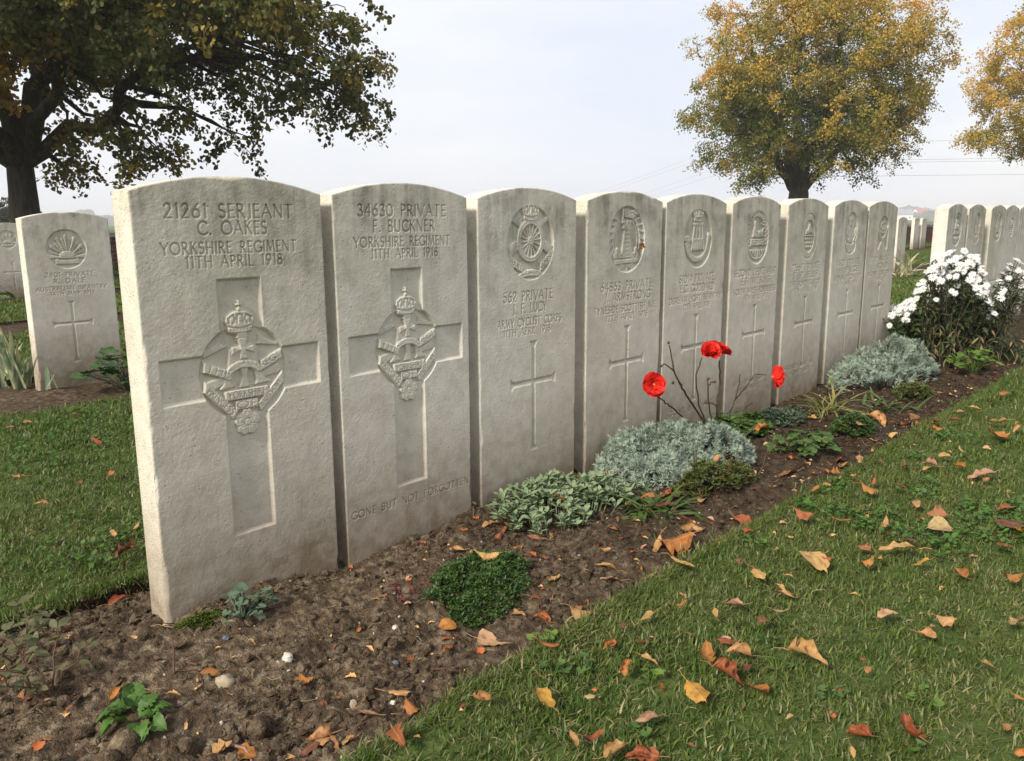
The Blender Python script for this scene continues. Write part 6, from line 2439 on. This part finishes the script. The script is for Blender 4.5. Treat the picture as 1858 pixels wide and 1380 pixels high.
# ================================================================== STONES ON THE SOIL
random.seed(88)
M_FLINT = plain('pale_flint', (0.42, 0.385, 0.32), 0.6, 0.25, 60.0, 0.001, 0.3)
M_BUFF = plain('buff_stone', (0.30, 0.25, 0.17), 0.8, 0.3, 50.0, 0.001)
M_BLUE = plain('blue_grey_pebble', (0.10, 0.115, 0.14), 0.6, 0.25, 60.0, 0.001)
PEB = [('white', M_FLINT, 712, 1249, .0055, 'white chip of stone beside the tan leaf near the lawn edge'), ('white', M_FLINT, 717, 1128, .0085, 'white pointed flint on the soil before the second headstone'),
       ('buff', M_FLINT, 522, 1191, .0120, 'whitish flint half sunk in the soil before the largest headstone'), ('buff', M_BUFF, 408, 1230, .0150, 'angular buff stone in the soil, lower left of the largest headstone'),
       ('blue', M_BLUE, 409, 1154, .0075, 'grey pebble below the scalloped leaf plant'), ('blue', M_BLUE, 717, 1179, .0070, 'blue grey pebble on the soil before the second headstone'),
       ('blue', M_BLUE, 744, 1276, .0080, 'blue grey pebble beside the tan leaf near the lawn edge'), ('white', M_FLINT, 513, 1255, .0050, 'small pale chip in the middle of the soil'),
       ('white', M_FLINT, 1278, 985, .0070, 'pale stone chip on the dark soil right of the orange leaves'), ('buff', M_BUFF, 640, 1255, .0085, 'buff pebble near the lower edge of the soil'),
       ('buff', M_BUFF, 470, 1300, .026, 'large buff clod of dry earth near the bottom of the picture'), ('buff', M_BUFF, 190, 1370, .020, 'pale clod of earth cut by the bottom edge'), ('buff', M_BUFF, 338, 1340, .018, 'upright pale clod right of the primrose'),
       ('buff', M_BUFF, 228, 1345, .024, 'brown clod under the primrose leaves'), ('buff', M_BUFF, 150, 1325, .018, 'brown clod left of the primrose'), ('white', M_FLINT, 1498, 862, .0060, 'white chip on the far soil by the lawn edge')]
for k, (nm, mt, px, py, s, lab) in enumerate(PEB):
    q = at(px, py)
    v, f = clod(1, .55 if s < .014 else .8)
    o = obj('pebble' if s < .014 else 'earth_clod', mesh('pebble', v * s, f, M_SOIL if ('clod' in lab) else mt, s > .014), None, (q[0], q[1], gz(q[0], q[1]) + s * .25), (random.gauss(0, .3), random.gauss(0, .3), random.random() * 6.28))
    tag(o, lab, 'pebble' if s < .014 else 'clod', 'stones and clods on the soil')

# twigs lying about
for k, (pts, r, lab) in enumerate((([(383, 1333), (415, 1331), (442, 1333), (453, 1345), (455, 1355)], .0030, 'bent pinkish twig lying at the bottom of the bed'), ([(357, 1345), (380, 1360), (405, 1378)], .0016, 'thin grey twig at the bottom edge of the bed'),
                                    ([(334, 1199), (350, 1203), (358, 1204)], .0026, 'short pinkish twig stub on the soil'), ([(780, 1190), (805, 1192), (830, 1188)], .0028, 'brown twig lying on the soil before the cushion plant'), ([(315, 1218), (318, 1205), (316, 1196)], .0022, 'small dark upright stub in the soil'))):
    P = []
    for j, (px, py) in enumerate(pts):
        q = at(px, py)
        P.append((q[0], q[1], gz(q[0], q[1]) + .004 + (.02 * j if 'upright' in lab else 0)))
    g = Geo()
    tube(g, P, np.linspace(r, r * .6, len(P)), 6)
    tag(obj('fallen_twig', g.build('fallen_twig', M_TWIG if k else plain('pink_twig', (.24, .13, .105), .7, .25, 60.0))), lab, 'twig', 'fallen twigs')


# ================================================================== FALLEN LEAVES
def dead_leaf_material():
    mt, nt, b = new_mat('fallen_leaf')
    oi = nt.nodes.new('ShaderNodeObjectInfo')
    c = oi.outputs['Color']
    P = wpos(nt)
    uvx = attr(nt, 'vein', 'Fac')
    n = noise(nt, P, 70.0, 4, .6)
    n2 = noise(nt, P, 300.0, 2)
    c = mixc(nt, 0.75, c, ramp(nt, n, [(0.34, (0.34, 0.27, 0.24)), (0.50, (0.80, 0.74, 0.70)), (0.68, (1.0, 1.0, 1.0))]), 'MULTIPLY')
    c = mixc(nt, math_(nt, 'MULTIPLY', ramp(nt, uvx, [(0.0, 1.0), (0.16, 0.0)]), 0.40), c, (0.42, 0.27, 0.12))
    c = mixc(nt, math_(nt, 'MULTIPLY', ramp(nt, n2, [(0.66, 0.0), (0.74, 1.0)]), 0.45), c, (0.09, 0.045, 0.025))
    set_in(nt, b.inputs['Base Color'], c)
    b.inputs['Roughness'].default_value = 0.62
    b.inputs['Specular IOR Level'].default_value = 0.3
    bump(nt, b, math_(nt, 'ADD', math_(nt, 'MULTIPLY', uvx, -0.8), n), 0.7, 0.0016)
    tr = nt.nodes.new('ShaderNodeBsdfTranslucent')
    nt.links.new(c, tr.inputs['Color'])
    mx = nt.nodes.new('ShaderNodeMixShader')
    mx.inputs[0].default_value = 0.14
    nt.links.new(b.outputs[0], mx.inputs[1])
    nt.links.new(tr.outputs[0], mx.inputs[2])
    nt.links.new(mx.outputs[0], nt.nodes['Material Output'].inputs['Surface'])
    return mt


M_LEAF = dead_leaf_material()


def dead_leaf(kind, seed):
    """one unit long lime / plane leaf; curled and folded in its own way"""
    rg = random.Random(seed)
    n, m_ = 9, 8
    V, vein = [], []
    lob = rg.uniform(.08, .20)
    a1, a2 = rg.uniform(0, 6), rg.uniform(0, 6)
    for i in range(n + 1):
        t = i / n
        if kind == 'heart':
            w = .46 * math.sin(math.pi * min(1, (t + .04) ** .62)) ** .8 if t < 1 else .0
            w = max(w, .012)
        elif kind == 'round':
            w = max(.012, .50 * math.sqrt(max(0, 1 - ((t - .5) / .51) ** 2)))
        elif kind == 'long':
            w = max(.012, .25 * math.sin(math.pi * (t * .98 + .01)) ** .8)
        else:
            w = max(.015, .52 * math.sin(math.pi * min(1, (t + .05) ** .75)) ** .7 * (1 + .34 * math.sin(t * 15 + a1)))
        for j in range(m_ + 1):
            u = j / m_ * 2 - 1
            x = t + .06 * abs(u) * math.sin(t * 9 + a1) + (.10 * abs(u) if kind in ('heart', 'maple') else 0) * (.5 - t)
            y = u * w * (1 + lob * math.sin(t * 21 + a2 + (u > 0) * 2))
            z = .012 * math.sin(i * 1.9 + a1) * math.cos(j * 1.7) + .016 * rg.gauss(0, 1) * abs(u)
            V.append([x - .5, y, z])
            # distance to the midrib and to the slanting side veins
            sv = abs(((t * 6 - abs(u) * 1.6) % 1.0) - .5) * 2
            vein.append(min(abs(u) * 1.6, .15 + sv * .9 if abs(u) > .1 else 1))
    V = np.array(V)
    k = rg.random()
    # roll the sides up (about x), bend lengthwise (about y), twist
    roll = rg.choice([.4, .9, 1.6, 2.4]) * rg.choice([1, 1, -1])
    bend = rg.uniform(-.8, 1.1)
    if kind == 'long':
        roll = rg.choice([1.8, 2.6, -1.8])
    fold_ax = rg.uniform(-.5, .5)
    y = V[:, 1] - 0
    r_ = max(.12, 1 / (abs(roll) * 2.0 + .2))
    s_ = np.sign(roll)
    ang = y / r_ * (0.75 + .35 * np.sin(V[:, 0] * 3 + fold_ax * 6))
    V[:, 1] = r_ * np.sin(ang)
    V[:, 2] = V[:, 2] + s_ * r_ * (1 - np.cos(ang))
    ph = V[:, 0] * bend
    x0, z0 = V[:, 0].copy(), V[:, 2].copy()
    rr_ = 1 / (abs(bend) + .25)
    V[:, 0] = np.sin(x0 / rr_) * rr_
    V[:, 2] = z0 + np.sign(bend) * rr_ * (1 - np.cos(x0 / rr_))
    tw = V[:, 0] * rg.uniform(-1.0, 1.0)
    yy, zz = V[:, 1].copy(), V[:, 2].copy()
    V[:, 1] = yy * np.cos(tw) - zz * np.sin(tw)
    V[:, 2] = yy * np.sin(tw) + zz * np.cos(tw)
    V[:, 2] -= V[:, 2].min()
    f = [(i * (m_ + 1) + j, (i + 1) * (m_ + 1) + j, (i + 1) * (m_ + 1) + j + 1, i * (m_ + 1) + j + 1) for i in range(n) for j in range(m_)]
    # stalk
    b0 = V[m_ // 2]
    g = Geo()
    tube(g, [b0, b0 + np.array([-.16, rg.uniform(-.05, .05), .03]), b0 + np.array([-.34, rg.uniform(-.12, .12), rg.uniform(-.02, .12)])], [.013, .010, .009], 4)
    sv, sf = g.v[0], g.q[0]
    allv = np.concatenate([V, sv])
    me = mesh('fallen_leaf', allv, np.concatenate([np.array(f), sf + len(V)]), M_LEAF, True, {'vein': ('FLOAT', 'POINT', np.r_[vein, np.zeros(len(sv))])})
    return me


KINDS = {'h': 'heart', 'r': 'round', 'l': 'long', 'm': 'maple'}
LEAF_ME = {k: [dead_leaf(v, 100 + 17 * i + ord(k)) for i in range(6)] for k, v in KINDS.items()}
COLS = {'tan': (0.54, 0.315, 0.125), 'pale': (0.60, 0.41, 0.20), 'orange': (0.47, 0.195, 0.048), 'yellow': (0.52, 0.285, 0.05), 'rust': (0.36, 0.105, 0.036), 'brown': (0.33, 0.155, 0.060), 'dark': (0.16, 0.068, 0.038), 'pink': (0.44, 0.25, 0.155), 'olive': (0.23, 0.20, 0.10)}
CNAME = {'tan': 'tan', 'pale': 'pale tan', 'orange': 'orange', 'yellow': 'yellow', 'rust': 'rust red', 'brown': 'brown', 'dark': 'dark brown', 'pink': 'pinkish brown', 'olive': 'olive brown'}
SHN = {'h': 'pointed', 'r': 'round', 'l': 'rolled', 'm': 'ragged'}
# (pixel x, pixel y, size in pixels, colour, kind, lift)
LV = '''1173 1121 40 tan h|1238 1083 26 tan l|1234 1098 30 orange l|1299 1113 34 tan l|1386 1129 52 brown l|1375 1041 38 tan m|1472 1020 52 tan r|1630 997 66 tan m|1670 1022 30 yellow h|1596 1014 36 yellow l|1573 1024 28 orange m|1704 959 38 pale r|1567 995 24 brown m|1520 944 46 brown l|1460 938 34 rust m|1577 925 24 tan l|1607 950 36 tan l|1660 915 40 tan l|1699 934 30 brown m|1653 980 26 dark m|1822 921 32 rust m|1828 950 50 dark m|1849 965 28 yellow h|1821 990 46 rust m|1743 1039 32 orange h|1834 1052 34 orange m|1613 1117 40 pale r|1718 1129 34 tan m|1683 1153 36 tan h|1851 1132 38 pale r|1802 1211 30 tan h|1468 1195 74 tan m|1283 1190 62 orange m|1340 1186 42 tan r|1320 1228 60 rust m|1379 1254 70 orange h|1264 1258 58 yellow h|1178 1197 38 tan l|1314 1163 34 rust m|1173 1304 42 pink l|1649 1327 80 rust m|1558 1333 46 rust h|1546 1363 24 tan l|1165 1372 56 rust m|1851 1266 24 orange l|1577 1214 22 brown m|1421 1079 32 tan l|1417 1066 20 tan l|1430 1045 18 tan l|1361 1212 26 dark m|1432 1300 18 pale m|1340 1018 22 brown m|1363 1028 24 rust m|1253 1151 20 brown l|1500 1018 22 rust m|1820 1319 26 brown m|1857 1368 34 orange h|880 1269 40 brown h|990 1269 52 yellow r|1137 1210 34 orange r|1069 1264 24 pale m|1040 1339 32 tan l|1075 1340 56 rust l|1120 1362 50 tan h|1157 1374 46 rust m|1130 1135 34 dark m|723 1337 56 rust m|748 1292 38 orange m|723 1263 46 tan h|680 1299 52 pink l|658 1279 40 brown m|898 1165 58 pale h|813 1135 32 orange r|982 1127 36 rust m|1058 1121 48 tan m|880 1018 40 tan r|920 1012 20 yellow h|825 1000 34 tan l|940 1067 42 tan l|1100 1030 40 tan l|1104 1052 42 pink l|938 997 22 orange m|902 980 20 rust m|838 963 22 orange m|893 953 34 tan m|917 960 34 rust m|974 955 34 brown l|1004 952 30 brown l|1110 961 34 orange m|587 1345 44 tan h|607 1350 30 brown m|633 1345 28 tan m|652 1143 24 orange l|887 1217 30 pink l|1222 1001 70 orange m|1238 1022 50 tan l|1256 963 40 tan m|1350 957 48 rust r|1192 993 48 tan l|990 850 28 yellow h|1024 840 28 orange h|1052 869 26 orange m|1009 901 30 orange m|1129 875 34 tan l|1144 872 36 pale l|1113 880 30 orange m|1207 877 46 rust m|1276 842 36 tan l|1300 829 34 tan l|1233 782 24 yellow m|1130 803 24 orange h|1175 792 24 brown l|1214 834 28 rust m|1114 850 24 orange l|1052 842 34 brown l|1085 866 44 brown l|1176 912 24 rust l|1163 1036 26 orange l|1181 1050 28 tan l|1592 766 34 tan r|1642 771 34 rust m|1671 774 22 orange h|1743 748 28 tan r|1735 764 26 orange l|1657 753 30 brown m|1588 801 22 pale l|1598 808 20 tan l|1560 840 22 tan l|1521 848 36 tan m|1428 861 48 brown l|1444 810 24 tan l|1471 760 20 tan h|1531 684 26 rust m|1526 711 22 rust l|1726 716 28 pale l|1709 713 14 tan h|1315 829 20 orange m|1340 839 20 orange r|1683 845 30 pink m|1717 829 26 tan l|1696 779 20 orange m|1744 816 16 pale l|1576 892 34 orange m|1638 884 22 rust m|1560 880 26 rust m|1502 881 16 tan h|1479 887 26 orange l|1386 780 36 orange m|1525 840 24 rust m|1516 858 24 orange m|1780 862 48 pink m|1806 766 34 tan m|1812 792 36 orange m|1770 740 20 tan m|1690 1135 16 tan l|172 800 24 rust m|148 876 26 rust l|32 866 24 tan m|205 968 20 tan r|232 1002 40 dark m|236 992 26 rust m|135 750 18 orange h|112 856 20 brown l|50 766 14 tan h|18 776 14 tan h|74 915 20 tan r|219 1067 46 rust l|246 958 26 tan l|200 858 16 orange m|92 1165 30 orange h|490 1076 42 orange l|476 1085 26 rust l|85 1340 24 brown m|207 1254 40 orange l|380 1222 40 orange l|553 1236 34 orange m|577 1341 50 tan h|560 1360 40 dark m|445 1370 60 orange r|405 1362 34 tan m|124 1120 22 orange h|40 1262 26 brown m|70 1120 30 olive h|1165 446 22 orange l'''
LV = [tuple(a.split()) for a in LV.split('|')]
LAND = [(440, 1118, 'the scalloped leaf plant'), (880, 1060, 'the dark cushion plant'), (1000, 890, 'the sage green plant'), (1180, 930, 'the strap leaved clump'), (1210, 810, 'the large silver plant'), (1285, 880, 'the reddening bush'), (1300, 780, 'the rose stems'),
        (1470, 800, 'the strawberry like plant'), (1535, 745, 'the yellowish grass tuft'), (1600, 690, 'the smaller silver plant'), (1735, 650, 'the daisy bush'), (245, 1310, 'the primrose'), (1630, 997, 'the biggest tan leaf'), (1468, 1195, 'the largest fallen leaf'), (1649, 1327, 'the big red brown leaf'),
        (1320, 1228, 'the trio of orange leaves'), (990, 1269, 'the bright yellow leaf'), (717, 1128, 'the white flint'), (898, 1165, 'the pale folded leaf'), (1173, 1121, 'the upright tan leaf'), (740, 1270, 'the lower lawn corner'), (1222, 1001, 'the big orange leaf on soil'), (1828, 950, 'the right picture edge'),
        (290, 1090, 'the largest headstone'), (100, 850, 'the left lawn'), (1100, 1370, 'the bottom picture edge')]


def on_lawn(x, y):
    return y < BED_F or y > BED_B


CUSH = [(.985, -.14, .205, .125, .062), (1.50, -.165, .285, .15, .115), (1.40, -.355, .125, .08, .08), (.505, -.315, .145, .105, .032), (1.13, -.335, .10, .07, .05), (1.98, -.10, .2, .1, .045), (3.27, -.165, .40, .145, .13), (1.93, -.375, .12, .09, .05), (2.32, -.385, .12, .075, .04)]


def rest_z(x, y):
    if on_lawn(x, y):
        return float(lawn_z(np.array(x), np.array(y))) + .026
    z = gz(x, y) + .003
    for cx, cy, rx, ry, h in CUSH:
        q = ((x - cx) / rx) ** 2 + ((y - cy) / ry) ** 2
        if q < 1:
            z = max(z, gz(x, y) + h * math.sqrt(1 - q) + .006)
    return z


labels_used = {}
random.seed(101)
ALL = [(float(a), float(b), float(s), c, k) for a, b, s, c, k in LV]
for k in range(58):                           # lesser leaves, thicker along the bed edge and towards the right distance
    x = random.choice([random.uniform(.2, 2.2), random.uniform(1.6, 4.2), random.uniform(2.2, 5.0)])
    y = BED_F - abs(random.gauss(0, .22)) - .01 if k % 3 else random.uniform(BED_F, BED_F + .22)
    d_ = np.array([x, y, 0]) - CAM_C
    zc_ = d_ @ CF
    px, py = 929 + FPX * (d_ @ CR) / zc_, 690 - FPX * (d_ @ CU) / zc_
    if 0 < px < 1858 and 0 < py < 1380:
        ALL.insert(0, (px, py, random.uniform(.020, .046) * FPX / zc_, random.choice(['tan', 'orange', 'brown', 'rust', 'rust', 'tan', 'dark', 'pink']), random.choice('hlmr')))
made = []
for i, (px, py, sz, c, kd) in enumerate(ALL):
    z = 0.0
    if i == len(ALL) - 1:                      # the leaf caught on the fourth headstone
        q = at_y(px, py, -.006)
        x, y, z = q
    else:
        for _ in range(4):
            q = at(px, py, z)
            z = rest_z(q[0], q[1])
        x, y = q[0], q[1]
    depth = (np.array([x, y, z]) - CAM_C) @ CF
    s = sz * depth / FPX * 1.12
    me = random.choice(LEAF_ME[kd])
    o = bpy.data.objects.new('fallen_leaf', me)
    o.location = (x, y, z)
    tilt = .22
    o.rotation_euler = (random.gauss(0, tilt), random.gauss(0, tilt), random.random() * 6.283)
    if i == len(ALL) - 1:
        o.rotation_euler = (D2R(80), .2, .1)
    o.scale = (s, s, s * random.uniform(.8, 1.15))
    v_ = random.uniform(.66, 1.0)
    cc = COLS[c]
    o.color = (min(1, cc[0] * v_), min(1, cc[1] * v_ * random.uniform(.9, 1.1)), min(1, cc[2] * v_), 1)
    COL.objects.link(o)
    near = sorted((math.hypot((px - a) / 1.0, (py - b) * 1.3), n, a, b) for a, b, n in LAND)
    near = [t for t in near if t[0] > 2][:3]
    surf = 'caught in the carving of the fourth headstone' if i == len(ALL) - 1 else ''
    size = 'large' if sz >= 50 else ('small' if sz < 27 else '')
    made.append((o, [size, CNAME[c], SHN[kd], 'fallen leaf'], near, surf, px, py))


def side(px, py, a, b):
    dx, dy = px - a, py - b
    if abs(dx) > abs(dy) * 1.2:
        return 'right of' if dx > 0 else 'left of'
    return 'below' if dy > 0 else 'above'


for o, w, near, surf, px, py in made:
    base = ' '.join(t for t in w if t)
    cands = [base + ' ' + surf] if surf else [f'{base} {side(px, py, a, b)} {n}' for _, n, a, b in near] + [f'{base} {side(px, py, near[0][2], near[0][3])} {near[0][1]}, {d_}' for d_ in ('nearer the camera', 'farther off', 'beside another', 'lying flatter')]
    lab = next((t for t in cands if t not in labels_used and len(t.split()) <= 16), cands[0])
    labels_used[lab] = 1
    tag(o, lab, 'leaf', 'fallen leaves on the lawn and bed')

# crumbs of leaf litter: tiny, here and there
LIT = []
for k in 'hrlm':
    for me in LEAF_ME[k][:2]:
        n = len(me.vertices)
        co = np.zeros(n * 3, np.float32)
        me.vertices.foreach_get('co', co)
        fa = np.array([tuple(p.vertices) for p in me.polygons])
        LIT.append((co.reshape(-1, 3), fa, np.tile(random.choice([COLS['brown'], COLS['dark'], COLS['tan'], COLS['rust'], COLS['pink']]), (n, 1))))
M_LITTER = leafy('leaf_litter', lambda nt: attr(nt, 'col'), .1, .8, .2)
n = 900
x, y = RNG.uniform(-.9, 4.4, n), RNG.uniform(BED_F + .02, .2, n)
n2 = 420
x = np.r_[x, RNG.uniform(-.3, 6, n2)]
y = np.r_[y, RNG.uniform(-1.6, BED_F, n2)]
z = np.where(y > BED_F, soil_z(x, y) + .002, -.004)
scatter('leaf_litter', LIT, np.stack([x, y, z], -1), np.stack([RNG.normal(0, .4, n + n2), RNG.normal(0, .4, n + n2), RNG.uniform(0, 6.28, n + n2)], -1), RNG.uniform(.006, .022, n + n2), RNG.integers(0, len(LIT), n + n2), M_LITTER)
# far lawn leaves behind the row
for a, (x0, x1, y0, y1, cnt) in enumerate(((5.5, 14, .4, 2.1, 9),)):
    for k in range(cnt):
        x, y = random.uniform(x0, x1), random.uniform(y0, y1)
        o = bpy.data.objects.new('fallen_leaf', random.choice(LEAF_ME[random.choice('hrlm')]))
        s = random.uniform(.05, .09)
        o.location = (x, y, .008)
        o.scale = (s, s, s)
        o.rotation_euler = (random.gauss(0, .3), random.gauss(0, .3), random.random() * 6.28)
        cc = COLS[('orange', 'tan', 'rust', 'yellow', 'pale', 'brown', 'orange', 'tan', 'yellow')[k]]
        o.color = (*cc, 1)
        COL.objects.link(o)
        tag(o, ['tiny ' + n_ + ' leaf on the sunny lawn seen between the ninth headstone and the daisies' for n_ in ('orange', 'tan', 'rust red', 'yellow', 'pale', 'brown', 'curled orange', 'curled tan', 'curled yellow')][k], 'leaf', 'leaves on the far lawn')

# ================================================================== AIR
hz = bpy.data.materials.new('thin_haze')
hz.use_nodes = True
hn = hz.node_tree.nodes
for n_ in list(hn):
    if n_.type == 'BSDF_PRINCIPLED':
        hn.remove(n_)
pv_ = hn.new('ShaderNodeVolumePrincipled')
pv_.inputs['Color'].default_value = (0.96, 0.97, 0.99, 1)
pv_.inputs['Density'].default_value = 0.0011
hz.node_tree.links.new(pv_.outputs[0], hn['Material Output'].inputs['Volume'])
hg = Geo()
box(hg, (-4400, -4400, -1.2), (4400, 4400, 24.0))
tag(obj('haze', hg.build('haze', hz, False)), kind='stuff')
